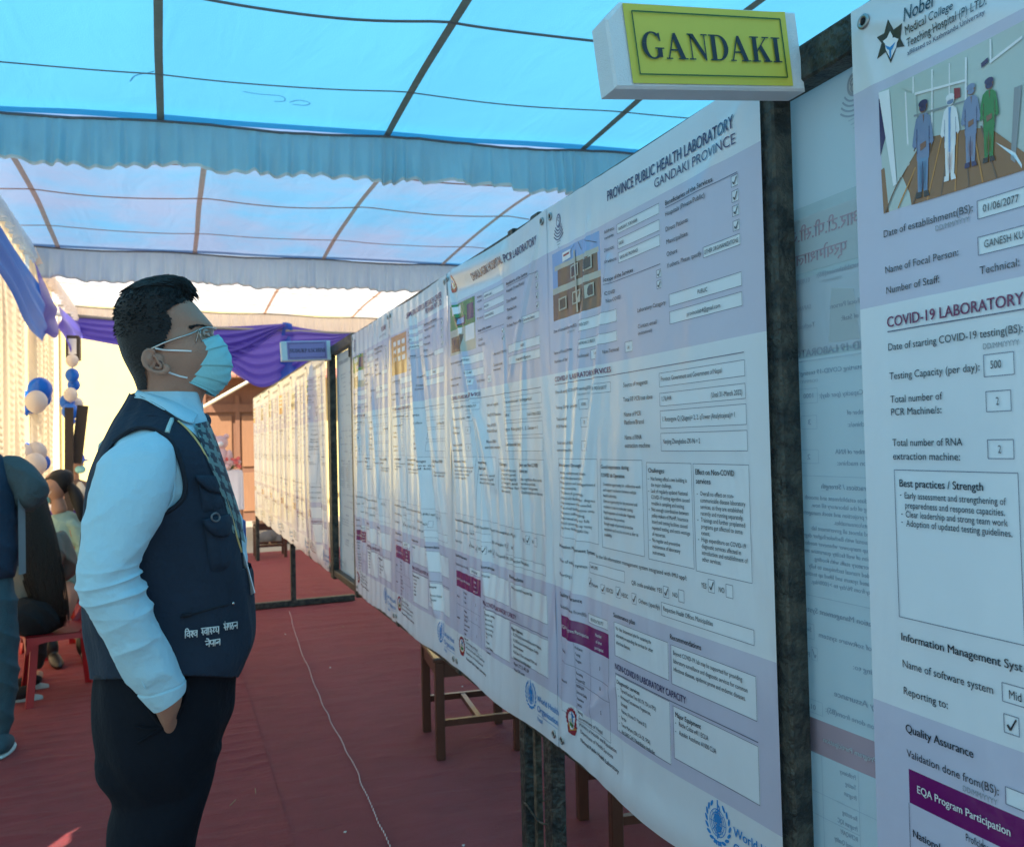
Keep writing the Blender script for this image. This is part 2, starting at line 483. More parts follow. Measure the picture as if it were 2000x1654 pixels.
# fabric scraps of string caught on the ceiling seam
for pl, lb in (([(250, 152), (262, 143), (290, 140), (300, 138)], 'loose loop of string hanging at the ceiling seam by the left strap'),
               ([(470, 168), (500, 172), (545, 176), (550, 184), (530, 185)], 'stray string curling across the ceiling seam'),
               ([(560, 186), (580, 183), (600, 188), (590, 192), (566, 190)], 'oval loop of string below the ceiling seam, rightmost of three'),
               ([(250, 152), (252, 156), (280, 157), (296, 158)], None)):
    if lb is None: continue
    P = crm([at(x, y, Z=3.56) for x, y in pl], 24)
    MB().tube(P, .0026, 5).out('string', m_seam, smooth=True, label=lb, cat='string', org=tuple(P[0]))
# left eave ruffle running along the tents
def eave_ruffle(ya, yb, m, lab, seed):
    n = 900; ys = np.linspace(ya, yb, n); rows = 8
    G = np.zeros((rows, n, 3))
    for r in range(rows):
        v = r/(rows-1)
        G[r, :, 0] = -1.2+(.003+.03*v)*(np.sin(ys*48+3*vnoise(ys*3, seed))+.6*np.sin(ys*21))+.02*v
        G[r, :, 1] = ys+.012*v*np.sin(ys*90)
        G[r, :, 2] = HC-.02-.19*v*(.85+.3*vnoise(ys*2.5, seed+1))
    return MB().grid(G).out('eave_ruffle', m, smooth=True, label=lab, cat='valance', org=(-1.2, ya, 3.4), group='ruffles along the left eave')
eave_ruffle(-2, 5.32, m_ruf1, 'gathered ruffle along the left eave of the cyan bay', 3)
eave_ruffle(5.36, 9.0, m_ruf2, 'gathered ruffle along the left eave above the royal blue swag', 4)
eave_ruffle(9.05, 12.8, m_ruf3, 'cream ruffle along the left eave of the far bay', 6)
# tent poles
for x, y in ((-1.33, 1.7), (-1.33, 5.34), (5.5, 1.7), (5.5, 5.3), (5.5, 9.0), (5.5, 12.9)):
    _pl = {(-1.33, 1.7): 'grey steel tent pole behind the left curtain joint nearest the camera', (-1.33, 5.34): 'grey steel tent pole behind the left curtain, farther along', (5.5, 1.7): 'grey tent pole on the right side, near bay', (5.5, 5.3): 'grey tent pole on the right side, second bay', (5.5, 9.0): 'grey tent pole on the right side, third bay', (5.5, 12.9): 'grey tent pole at the far right corner'}[(x, y)]
    MB().tube([(x, y, 0), (x, y, 3.5)], .03, 10).out('tent_pole', m_pole, smooth=True, label=_pl, cat='pole', group='poles at the tent edges', org=(x, y, 0))

# cream ruched curtains on the left
m_cur = mat('cream_curtain', (.74, .58, .38), .75, .08, 3, .25, 120, trans=.62, tcol=(.95, .74, .46), sheen=.3)
def curtain(y0, y1, seed, lab, xo=-1.3, z1=3.42, zb=.02, m=None):
    ny, nz = 150, 260
    ys = np.linspace(y0, y1, ny); zs = np.linspace(z1, zb, nz)
    Y, Z = np.meshgrid(ys, zs)
    w_ = (y1-y0)/round((y1-y0)/.55)
    u = ((Y-y0) % w_)/w_
    sag = .24*(4*u*(1-u))
    q = (Z+sag+.05*vnoise2(Y*1.5, Z*.9, seed+9))/.062+1.6*vnoise2(Y*3, Z*1.4, seed)+.8*vnoise2(Y*7, Z*3, seed+1)
    sc = (1-np.abs((q % 1)*2-1))
    depth = (4*u*(1-u))**.6
    Xx = xo+.05*depth+.017*sc*depth*(.3+.9*vnoise2(Y*4, Z*2, seed+4))+.012*np.sin(u*2*math.pi*3+Z*2)+.05*(vnoise2(Y*2.0, Z*.8, seed+3)-.5)
    return MB().grid(np.dstack([Xx, Y, Z])).out('ruched_curtain', m or m_cur, smooth=True, label=lab, cat='curtain', org=(xo, (y0+y1)/2, 0), group='cream ruched curtains down the left side')
curtain(5.36, 8.9, 13, 'cream ruched curtain with scalloped folds at the far left, under the royal blue swag')
curtain(9.0, 10.55, 15, 'pale cream curtain strip between the blue drapes, behind the balloons', xo=-1.26)
m_wall = mat('unseen_wall_cyan', (.12, .42, .60), .85, .1, 2, .3, 60, trans=.5, tcol=(.12, .55, .78))  # for an unseen wall added to shut out sky light and tint the inside
m_wall2 = mat('unseen_wall_pale', (.40, .56, .62), .85, .1, 2, .3, 60, trans=.45)  # pale so the unseen sunlit left wall throws neutral light on the banners
def unseen_wall(P0, P1, lab, mw=None):
    n = 160; P0 = np.array(P0, float); P1 = np.array(P1, float); d = (P1-P0)/np.linalg.norm(P1-P0); nr = np.array([-d[1], d[0], 0])
    G = []
    for z in np.linspace(3.6, .02, 24):
        L = np.linspace(0, np.linalg.norm(P1-P0), n); G.append(P0+np.outer(L, d)+np.outer(.03*np.sin(L*14+2*vnoise(L*2, 3)), nr)+np.array([0, 0, z]))
    m_ = MB().grid(np.array(G)); VV = m_.V[0]
    m_.F = [f for f in m_.F if not (abs(VV[f[0]][0]+1.33) < .12 and abs(VV[f[0]][1]-2.2) < .05 and abs(VV[f[0]][2]-1.44) < .09)]   # hole cut in the unseen left wall so sun makes a floor patch
    m_.I = [0]*len(m_.F)
    return m_.out('unseen_side_wall', mw or m_wall, smooth=True, label=lab, cat='unseen tent wall', org=tuple(P0))
unseen_wall((5.65, -5.9, 0), (5.65, 7.2, 0), 'unseen blue cloth wall added on the right to keep white skylight off the banners')
unseen_wall((-1.33, -5.9, 0), (-1.33, 5.33, 0), 'unseen pale cloth wall on the left, toned to throw neutral light on the banners', m_wall2)
# blue and purple swags
m_royal = mat('royal_blue_satin', (.01, .07, .42), .45, .2, 3, .2, 60, trans=.5, tcol=(.01, .14, .75), sheen=.4)
m_purp = mat('purple_satin', (.07, .05, .40), .45, .2, 3, .2, 60, trans=.45, tcol=(.12, .10, .68), sheen=.4)
def swag(name, top, low, m, lab, nf=9, amp=.035, nu=70, nv=60, normal=(1, 0, 0), seed=1):
    "cloth hung between the top line and the lower curve; folds fan out"
    T = crm(top, nu); B_ = crm(low, nu)
    nrm = np.array(normal, float)
    P = np.zeros((nv, nu, 3))
    for i in range(nv):
        v = i/(nv-1)
        for j in range(nu):
            u = j/(nu-1)
            q = T[j]*(1-v)+B_[j]*v
            belly = math.sin(math.pi*min(1, v*1.0))*.04+.10*v*4*u*(1-u)
            fold = math.sin(nf*math.pi*2*(v+.12*float(vnoise(u*4, seed)))*(.5+.5*1)+1.3*math.sin(u*math.pi))
            P[i, j] = q+nrm*(belly+amp*fold*(.3+.7*math.sin(math.pi*u)**.5)*(.4+.6*v))
    return MB().grid(P).out(name, m, smooth=True, label=lab, cat='drape', org=tuple(T[0]), group='blue and purple satin swags')
W_ = lambda x, y: at(x, y, X=-1.16)
swag('satin_swag', [W_(-60, 330), W_(0, 440), W_(50, 520), W_(92, 580)], [W_(-80, 440), W_(-12, 560), W_(28, 640), W_(82, 672)], m_royal, 'royal blue satin swag at the far left, nearest and darkest of the swags', 3, .03)
swag('satin_swag', [W_(64, 505), W_(80, 540), W_(92, 565), W_(100, 590)], [W_(76, 645), W_(84, 660), W_(90, 645), W_(98, 600)], m_purp, 'violet tail of satin hanging beside the royal blue swag', 2, .02)
swag('satin_swag', [W_(110, 595), W_(124, 608), W_(140, 622), W_(158, 640)], [W_(113, 640), W_(118, 690), W_(125, 708), W_(150, 660)], m_purp, 'purple satin drape falling to a point beside the balloon column', 2, .03)
Y_ = lambda x, y: at(x, y, Y=12.6)
swag('satin_swag', [Y_(140, 618), Y_(230, 624), Y_(420, 638), Y_(558, 632)], [Y_(150, 660), Y_(240, 678), Y_(430, 712), Y_(556, 640)], m_purp, 'long purple satin swag across the far opening, behind the man\'s head', 4, .03, normal=(0, -1, 0), seed=5)
swag('satin_swag', [Y_(400, 642), Y_(450, 640), Y_(510, 640), Y_(560, 634)], [Y_(420, 700), Y_(470, 738), Y_(512, 757), Y_(566, 736)], m_purp, 'violet swag with fanned folds behind the smaller sign, gathered at a peak', 6, .03, normal=(0, -1, 0), seed=7)
swag('satin_swag', [Y_(556, 634), Y_(600, 642), Y_(650, 648), Y_(692, 650)], [Y_(560, 735), Y_(600, 716), Y_(640, 690), Y_(690, 655)], m_purp, 'right hand violet swag rising to the board top behind the smaller sign', 6, .03, normal=(0, -1, 0), seed=9)
swag('satin_swag', [Y_(552, 630), Y_(558, 630), Y_(564, 631), Y_(570, 633)], [Y_(540, 742), Y_(556, 748), Y_(572, 742), Y_(584, 730)], m_royal, 'dark blue gathered tail between the two violet swags', 2, .05, normal=(0, -1, 0), seed=3)
MB().tube([Y_(90, 612), Y_(400, 640), Y_(760, 655), Y_(1000, 660)], .025, 8).out('drape_rail', m_pole, smooth=True, label='rail across the far opening that carries the violet swags', cat='rail', org=tuple(Y_(400, 640)))
# ---------------------------------------------------------------- steel display frames
m_steel = mat('dark_rusty_steel', (.018, .024, .024), .5, .5, 26, .8, 70, col2=(.075, .075, .06), metal=.35, bumpd=.012)
m_steel2 = mat('worn_steel_edge', (.05, .045, .03), .55, .5, 30, .7, 60, col2=(.16, .13, .09), metal=.3)
def angle_iron(b, p, q, w_=.04, t=.005, mi=0):
    b.bar(p, q, w_, t, mi); p = np.array(p); q = np.array(q)
    o = np.array([w_/2-t/2, 0, 0])
    b.bar(p+o*0+np.array([0, w_/2, 0])*0+np.array([-w_/2+t/2, w_/2, 0]), q+np.array([-w_/2+t/2, w_/2, 0]), t, w_, mi)
ZT, ZB = 2.15, .626
f1 = thing('display_frame', (1.04, 3.1, 0), 'dark weathered steel frame that carries the four nearer banners and the open gap beside them', 'display frame')
def post(fr, y, z0=0, z1=2.17, w_=.05, x=1.0275, nm='post', d=.045):
    return MB().box((x-d/2, y-w_/2, z0), (x+d/2, y+w_/2, z1), bev=.004).out(nm, m_steel, fr)
post(f1, 1.215, 0, 2.165, .058)
post(f1, 2.435, 0, 2.165, .045); post(f1, 2.245, 0, 2.165, .06)
post(f1, 5.0, .58, 2.17, .05)
post(f1, -.35)
MB().box((1.012, -.4, 2.095), (1.058, 5.03, 2.16), bev=.004).out('top_rail', m_steel, f1)
MB().box((1.012, -.4, .60), (1.058, 5.80, .645), bev=.004).out('bottom_rail', m_steel, f1)
MB().box((1.01, 2.34, 0.0), (1.03, 2.36, 2.0)).box((1.045, 2.475, 0.0), (1.05, 2.49, 2.0)).out('edge_strip', m_steel2, f1)
for y in (2.34,):
    MB().box((.72, y-.17, .008), (1.4, y-.12, .05), bev=.004).out('foot', m_steel, f1)
MB().tube([(1.0, 2.30+.1*math.sin(a)*1.2, .34+.012*math.cos(3*a)) if False else (1.03+.034*math.cos(a), 2.34+.135*math.sin(a), .36+.006*math.sin(5*a)) for a in np.linspace(0, 6.2, 40)], .003, 5, closed=False).out('binding_wire', m_steel, f1)
for _y in (3.074, 4.004): post(f1, _y, .6, 2.14, .045)  # posts added behind the banner seams to block bright gaps
# brackets at the open gap
MB().box((1.0, 5.03, 2.03), (1.06, 5.055, 2.09)).out('bracket', m_steel, f1)
f2 = thing('display_frame', (1.04, 8.5, 0), 'second dark steel frame farther down the row, with a long flat foot on the carpet', 'display frame')
post(f2, 5.80, .58, 2.17, .10); post(f2, 8.0, 0, 2.15, .055); post(f2, 11.5, 0, 2.15)
for _k in range(1, 6): post(f2, 5.848+.93*_k, .6, 2.14, .05)  # extra posts that close the bright slits between the far banners
MB().box((1.012, 5.05, 2.115), (1.058, 11.55, 2.175), bev=.004).out('top_rail', m_steel, f2)
MB().box((1.012, 5.81, .60), (1.058, 11.55, .645), bev=.004).out('bottom_rail', m_steel, f2)
MB().box((.42, 7.97, .012), (1.6, 8.03, .07), bev=.006).out('foot', m_steel, f2)

# ---------------------------------------------------------------- printed banners
def vinyl(nm, col, tr=.16, rough=.22, var=.02):
    return mat(nm, col, rough, var, 3, .22, 9, trans=tr, spec=.9, coat=.0, wave=((9, 5, 1.6), .55, .012), bumpd=.012)
v_white = vinyl('vinyl_white', (.82, .84, .88))
v_lav = vinyl('vinyl_lavender', (.63, .61, .74))
v_box = vinyl('vinyl_form_box', (.86, .89, .93))
i_black = vinyl('ink_black', (.02, .022, .03), 0)
i_mag = vinyl('ink_magenta', (.17, .012, .09), 0)
i_navy = vinyl('ink_navy', (.035, .03, .12), 0)
i_grey = vinyl('ink_grey', (.28, .30, .33), 0)
i_line = vinyl('ink_line', (.12, .13, .2), 0)
i_pur = vinyl('ink_purple', (.16, .006, .13), 0)
i_whi = vinyl('ink_white', (.85, .85, .88), 0)
i_blue = vinyl('ink_blue', (.02, .25, .62), 0)
i_redc = vinyl('ink_dark_red', (.30, .03, .05), 0)
i_sky = vinyl('print_sky', (.22, .38, .68), 0)
i_brick = vinyl('print_brick', (.16, .09, .06), 0, var=.3)
i_slab = vinyl('print_concrete', (.48, .47, .40), 0)
i_wood = vinyl('print_floorboards', (.28, .13, .055), 0, var=.35)
i_wall = vinyl('print_pale_wall', (.50, .58, .56), 0)
i_skin = vinyl('print_skin', (.25, .11, .07), 0)
i_scrub = vinyl('print_blue_scrubs', (.20, .26, .42), 0)
i_green = vinyl('print_green', (.02, .22, .06), 0)
i_gold = vinyl('print_gold', (.55, .24, .06), 0)
g_sheet = mat('vinyl_reverse', (.66, .72, .74), .5, .03, 3, .15, 9, trans=.35)
g_ink = mat('print_showing_through', (.36, .42, .50), .5, .03)
g_ink2 = mat('print_showing_through_pale', (.50, .57, .63), .5, .03)
g_ink3 = mat('print_showing_through_red', (.46, .34, .40), .5, .03)
MATS = [v_white, v_lav, v_box, i_black, i_mag, i_navy, i_grey, i_line, i_pur, i_whi, i_blue, i_redc, i_sky, i_brick, i_slab, i_wood, i_wall, i_skin, i_scrub, i_green, i_gold]
(WHITE, LAV, BOX, BLACK, MAG, NAVY, GREY, LINE, PUR, WHI, BLUE, REDC, SKY, BRICK, SLAB, WOOD, WALL, SKIN, SCRUB, GREEN, GOLD) = range(21)
BW, BH = .934, 1.524

_tcache = {}
_fo = None
def text_flat(s, bold=0.0, res=1):
    stk = bold; bold = 0
    global _fo
    k = (s, stk, res)
    if k in _tcache: return _tcache[k]
    if _fo is None:
        cu = bpy.data.curves.new('t', 'FONT'); _fo = bpy.data.objects.new('t', cu); COL.objects.link(_fo)
        _fo.data.fill_mode = 'FRONT'
    _fo.data.body = s; _fo.data.size = 1; _fo.data.offset = bold; _fo.data.resolution_u = res
    bpy.context.view_layer.update()
    dg = bpy.context.evaluated_depsgraph_get()
    me = bpy.data.meshes.new_from_object(_fo.evaluated_get(dg))
    V = np.array([v.co[:2] for v in me.vertices]) if len(me.vertices) else np.zeros((0, 2))
    F = [tuple(p.vertices) for p in me.polygons]
    bpy.data.meshes.remove(me)
    if len(V): V = V-np.array([V[:, 0].min(), 0])
    if len(V) and stk > 0:      # heavier weight: struck twice, slightly apart
        n0 = len(V); sh_ = .010+.75*stk
        V = np.vstack([V, V+np.array([sh_, .0])]); F = F+[tuple(i+n0 for i in f) for f in F]
        if stk > .03: V = np.vstack([V, V[:n0]+np.array([sh_*.5, .012])]); F = F+[tuple(i+2*n0 for i in f) for f in F[:len(F)//2]]
    _tcache[k] = (V, F)
    return _tcache[k]
CAP = None

class Sheet:
    "one banner: prints are laid out flat in (u, v) metres and wrapped on the hanging sheet"
    def __init__(s, yl, xw, ztop, disp, src_yl=None, src_x=1.0, flip=False):
        s.yl = yl; s.xw = xw; s.zt = ztop; s.disp = disp; s.sy = src_yl if src_yl is not None else yl; s.flip = flip
        s.rects = []; s.P = MB(); s.T = MB(); s.L = MB(); s.G = MB(); s.ghost = False; s.res = 2
    def uv(s, x, y):
        p = at(x, y, X=1.0); return s.sy-p[1], ZT-p[2]
    def wrap(s, UV, off):
        UV = np.asarray(UV, float); u = UV[:, 0].copy(); v = UV[:, 1]
        if s.flip: u = BW-u
        d = s.disp(u, v)+off
        uu = np.clip(u/BW, 0, 1); vv = np.clip(v/BH, 0, 1); k = s.yl*7.3
        sag = (.016+.012*math.sin(k))*np.sin(np.pi*uu)**.8*vv**6+.006*np.sin(uu*9+k)*vv**8+(.006+.008*max(0, math.sin(k*2)))*np.sin(np.pi*uu)*(1-vv)**10
        return np.stack([s.xw-d, s.yl-u, s.zt-v-sag], 1)
    def rect(s, u0, v0, u1, v1, m): s.rects.append((u0, v0, u1, v1, m))
    def text(s, t, u0, v0, u1, cap, m, bold=0.0, align='l', ratio=None, res=1):
        global CAP
        if CAP is None:
            V, F = text_flat('H'); CAP = V[:, 1].max()
        res = max(s.res, 4 if (cap > .0115 and s.res > 1) else 1)
        V, F = text_flat(t, bold, res)
        if not len(V): return
        sy = cap/CAP; wd = V[:, 0].max()
        sx = (u1-u0)/wd if (u1 is not None and ratio is None) else sy*(ratio or .82)
        if align == 'r': u0 = u1-wd*sx
        if align == 'c': u0 = (u0+u1)/2-wd*sx/2
        UV = np.stack([u0+V[:, 0]*sx, v0-V[:, 1]*sy], 1)
        W3 = s.wrap(UV, .0019)
        n0 = len(text_flat(t, 0, res)[0]); W3[:, 0] -= .00022*(np.arange(len(W3))//max(1, n0))
        s.T.add(W3, F, m)
    def line(s, u0, v0, u1, v1, m=LINE, w_=.0010, tgt=None):
        n = max(2, int(math.hypot(u1-u0, v1-v0)/.012))
        t = np.linspace(0, 1, n)
        dx, dy = u1-u0, v1-v0; L = math.hypot(dx, dy)+1e-9
        nx, ny = -dy/L*w_/2, dx/L*w_/2
        A = np.stack([u0+dx*t+nx, v0+dy*t+ny], 1); B_ = np.stack([u0+dx*t-nx, v0+dy*t-ny], 1)
        G = np.stack([s.wrap(A, .0015), s.wrap(B_, .0015)])
        (tgt or s.L).grid(G, mi=m)
    def box(s, u0, v0, u1, v1, m=BOX, ln=LINE, w_=.0010):
        s.rect(u0, v0, u1, v1, m)
        for a in ((u0, v0, u1, v0), (u1, v0, u1, v1), (u1, v1, u0, v1), (u0, v1, u0, v0)): s.line(*a, m=ln, w_=w_)
    def check(s, u0, v0, u1, v1, tick=True):
        s.box(u0, v0, u1, v1)
        if tick:
            w_, h = u1-u0, v1-v0
            s.line(u0+.22*w_, v0+.55*h, u0+.42*w_, v0+.80*h, BLACK, .0032)
            s.line(u0+.40*w_, v0+.82*h, u0+.82*w_, v0+.14*h, BLACK, .0024)
    def poly(s, pts, m, off=.0009, tgt=None):
        P = np.array(pts); c = P.mean(0)
        V = np.vstack([P, c]); n = len(P)
        (tgt or s.G).add(s.wrap(V, off), [(i, (i+1) % n, n) for i in range(n)], m)
    def ell(s, cu, cv, ru, rv, m, off=.0009, n=24, a=0):
        t = np.linspace(0, 2*math.pi, n, endpoint=False)
        s.poly(np.stack([cu+ru*np.cos(t)*math.cos(a)-rv*np.sin(t)*math.sin(a), cv+ru*np.cos(t)*math.sin(a)+rv*np.sin(t)*math.cos(a)], 1), m, off)
    def arc(s, cu, cv, ru, rv, a0, a1, m, w_=.002, n=20):
        t = np.linspace(math.radians(a0), math.radians(a1), n)
        P = [(cu+ru*math.cos(x), cv+rv*math.sin(x)) for x in t]
        for a, b_ in zip(P[:-1], P[1:]): s.line(a[0], a[1], b_[0], b_[1], m, w_, s.G)
    def emblem_lab(s, u, v, r=.020):
        s.ell(u, v, r*.78, r, NAVY); s.ell(u, v, r*.55, r*.72, WHITE, .0012)
        s.arc(u, v-r*.2, r*.35, r*.3, 150, 400, NAVY, .003, 10); s.arc(u, v+r*.3, r*.3, r*.35, -90, 100, NAVY, .003, 10)
        for k in range(4):
            rr = r*(1.35+.42*k); s.arc(u, v-.0, rr*(.9), rr, 30+k*6, 150-k*6, NAVY, .0032, 12)
        for k in range(3): s.line(u-r*.7+k*r*.25, v+r*(2.9+.4*k), u+r*.7-k*r*.25, v+r*(2.9+.4*k), GREY, .002, tgt=s.G)
    def emblem_nepal(s, u, v, r=.028):
        for k in range(18):
            a = k*math.pi*2/18
            s.ell(u+r*.88*math.cos(a), v+r*.88*math.sin(a), r*.2, r*.17, REDC if math.sin(a) < .5 else GOLD, .0009, 8, a)
        s.ell(u, v, r*.72, r*.72, WHITE, .0012)
        s.poly([(u-r*.15, v-r*.75), (u+r*.45, v-r*.35), (u+r*.05, v-r*.3), (u+r*.5, v+r*.1), (u-r*.15, v+r*.1)], BLUE, .0014)
        s.poly([(u-r*.6, v+r*.05), (u-r*.2, v-r*.25), (u+r*.1, v+.0), (u+r*.4, v-r*.1), (u+r*.62, v+r*.25), (u, v+r*.3)], SLAB, .0015)
        s.poly([(u-r*.55, v+r*.2), (u+r*.6, v+r*.2), (u+r*.3, v+r*.55), (u-r*.3, v+r*.55)], GREEN, .0016)
        s.poly([(u-r*.9, v+r*.55), (u, v+r*.85), (u+r*.9, v+r*.55), (u+r*.55, v+r*1.12), (u, v+r*1.22), (u-r*.55, v+r*1.12)], REDC, .0017)
    def emblem_who(s, u, v, r=.042):
        for q in (.25, .5, .72, .92): s.arc(u, v, r*q*.72, r*q*.72, 0, 360, BLUE, .0016, 22)
        s.arc(u, v, r*.3, r*.67, 0, 360, BLUE, .0014, 18)
        for a in (0, 45, 90, 135):
            x, y = math.cos(math.radians(a))*r*.66, math.sin(math.radians(a))*r*.66
            s.line(u-x, v-y, u+x, v+y, BLUE, .0013, tgt=s.G)
        s.poly([(u-r*.3, v-r*.35), (u+r*.1, v-r*.45), (u+r*.38, v-r*.15), (u+r*.05, v+r*.02), (u-r*.25, v-.0)], BLUE, .0012)
        s.poly([(u-r*.12, v+r*.08), (u+r*.3, v+r*.1), (u+r*.2, v+r*.4), (u-r*.02, v+r*.45)], BLUE, .0012)
        s.line(u, v-r*1.12, u, v+r*.75, BLUE, .0036, tgt=s.G)
        t = np.linspace(0, 1, 26)
        xs = u+r*.17*np.sin(t*math.pi*4.5)*(1-.3*t); ys = v-r*.9+t*r*1.55
        for i in range(25): s.line(xs[i], ys[i], xs[i+1], ys[i+1], BLUE, .0036, tgt=s.G)
        for sg in (-1, 1):
            for k in range(9):
                a = math.radians(100-k*20) if sg > 0 else math.radians(80+k*20)
                cx, cy = u+r*.95*math.cos(a), v+r*.95*math.sin(a)
                s.ell(cx, cy, r*.19, r*.085, BLUE, .0012, 8, a+math.pi/2+sg*.5)
    def build(s, name, loc, lab, group, back=False, du=.0075, mats=None):
        th = thing(name, loc, lab, 'banner', group)
        us = set(np.linspace(0, BW, int(BW/du)+1)); vs = set(np.linspace(0, BH, int(BH/du)+1))
        for r in s.rects:
            us |= {r[0], r[2]}; vs |= {r[1], r[3]}
        def clean(S, mx):
            hard = set(x for r in s.rects for x in ((r[0], r[2]) if mx == BW else (r[1], r[3])))
            L = sorted(x for x in S if -1e-6 <= x <= mx+1e-6); out = []
            for x in L:
                if out and x-out[-1] < .0016:
                    if x in hard and out[-1] not in hard: out[-1] = x
                    elif x in hard: out.append(x) if x-out[-1] > 1e-5 else None
                    continue
                out.append(x)
            return np.array(out)
        us = clean(us, BW); vs = clean(vs, BH)
        U, V = np.meshgrid(us, vs)
        P = s.wrap(np.stack([U.ravel(), V.ravel()], 1), 0)
        n, m = U.shape
        F = []; I = []
        uc = (us[1:]+us[:-1])/2; vc = (vs[1:]+vs[:-1])/2
        ID = np.zeros((n-1, m-1), int)
        for (a, b_, c, d, mi) in s.rects:
            ID[np.ix_((vc > b_) & (vc < d), (uc > a) & (uc < c))] = mi
        for i in range(n-1):
            for j in range(m-1):
                f = (i*m+j, (i+1)*m+j, (i+1)*m+j+1, i*m+j+1)
                F.append(f if not s.flip else f[::-1]); I.append(ID[i, j])
        mm = mats or MATS
        sheet = mesh('vinyl_sheet', P, F, mm, th, True, I)
        if s.T.n: s.T.out('printed_text', mm, th, True, kind='stuff')
        if s.L.n: s.L.out('printed_lines', mm, th, True, kind='stuff')
        if s.G.n: s.G.out('printed_picture', mm, th, True, kind='stuff')
        eye = mat_eye
        for (u, v) in ((.028, .028), (BW-.028, .028), (.028, BH-.028), (BW-.028, BH-.028)):
            c = s.wrap(np.array([[u, v]]), .0015)[0]
            t = np.linspace(0, 2*math.pi, 18, endpoint=False)
            b = MB(); b.tube(np.stack([0*t+c[0], c[1]+.0085*np.cos(t), c[2]+.0085*np.sin(t)], 1), .0032, 6, closed=True)
            b.tube([(c[0]-.001, c[1], c[2]), (c[0]+.0005, c[1], c[2])], .0062, 12, mi=1)
            b.out('eyelet', [eye, m_blackhole], th, True)
        return th
mat_eye = mat('eyelet_metal', (.35, .36, .36), .3, .05, metal=.9)
m_blackhole = mat('eyelet_hole', (.01, .01, .012), .9, 0)
def ridge(u, v, a, b_, w_, h, taper=True):
    a = np.array(a); b_ = np.array(b_); d = b_-a; L2 = d@d
    t = np.clip(((u-a[0])*d[0]+(v-a[1])*d[1])/L2, 0, 1)
    dist = np.hypot(u-a[0]-t*d[0], v-a[1]-t*d[1])
    ww = w_*(.35+.65*t) if taper else w_
    return h*np.exp(-(dist/ww)**2)*(np.sin(np.pi*np.clip(t*.9+.05, 0, 1))**.5 if taper else 1)
def edgefix(u, v): return np.clip(np.minimum(np.minimum(u, BW-u)/.05, np.minimum(v, BH-v)/.05), 0, 1)
RA = (1060, 180, .3023); RB = (1060, 680, .3023); RC = (1060, 1150, .3047)
def TX(sh, reg, t, x0, y0, x1, y1, cap, m=BLACK, bold=0.0, ratio=None, align='l'):
    ox, oy, k = reg
    a = sh.uv(ox+x0*k, oy+y0*k); b_ = sh.uv(ox+x1*k, oy+y1*k)
    sh.text(t, a[0], (a[1]+b_[1])/2, b_[0], cap, m, bold, align, ratio)
def RC_(sh, reg, x0, y0, x1, y1, kind='box', m=BOX):
    ox, oy, k = reg
    a = sh.uv(ox+x0*k, oy+y0*k); b_ = sh.uv(ox+x1*k, oy+y1*k)
    if kind == 'box': sh.box(a[0], a[1], b_[0], b_[1], m)
    elif kind == 'check': sh.check(a[0], a[1], b_[0], b_[1])
    elif kind == 'nocheck': sh.check(a[0], a[1], b_[0], b_[1], False)
    elif kind == 'fill': sh.rect(a[0], a[1], b_[0], b_[1], m)
    return a, b_
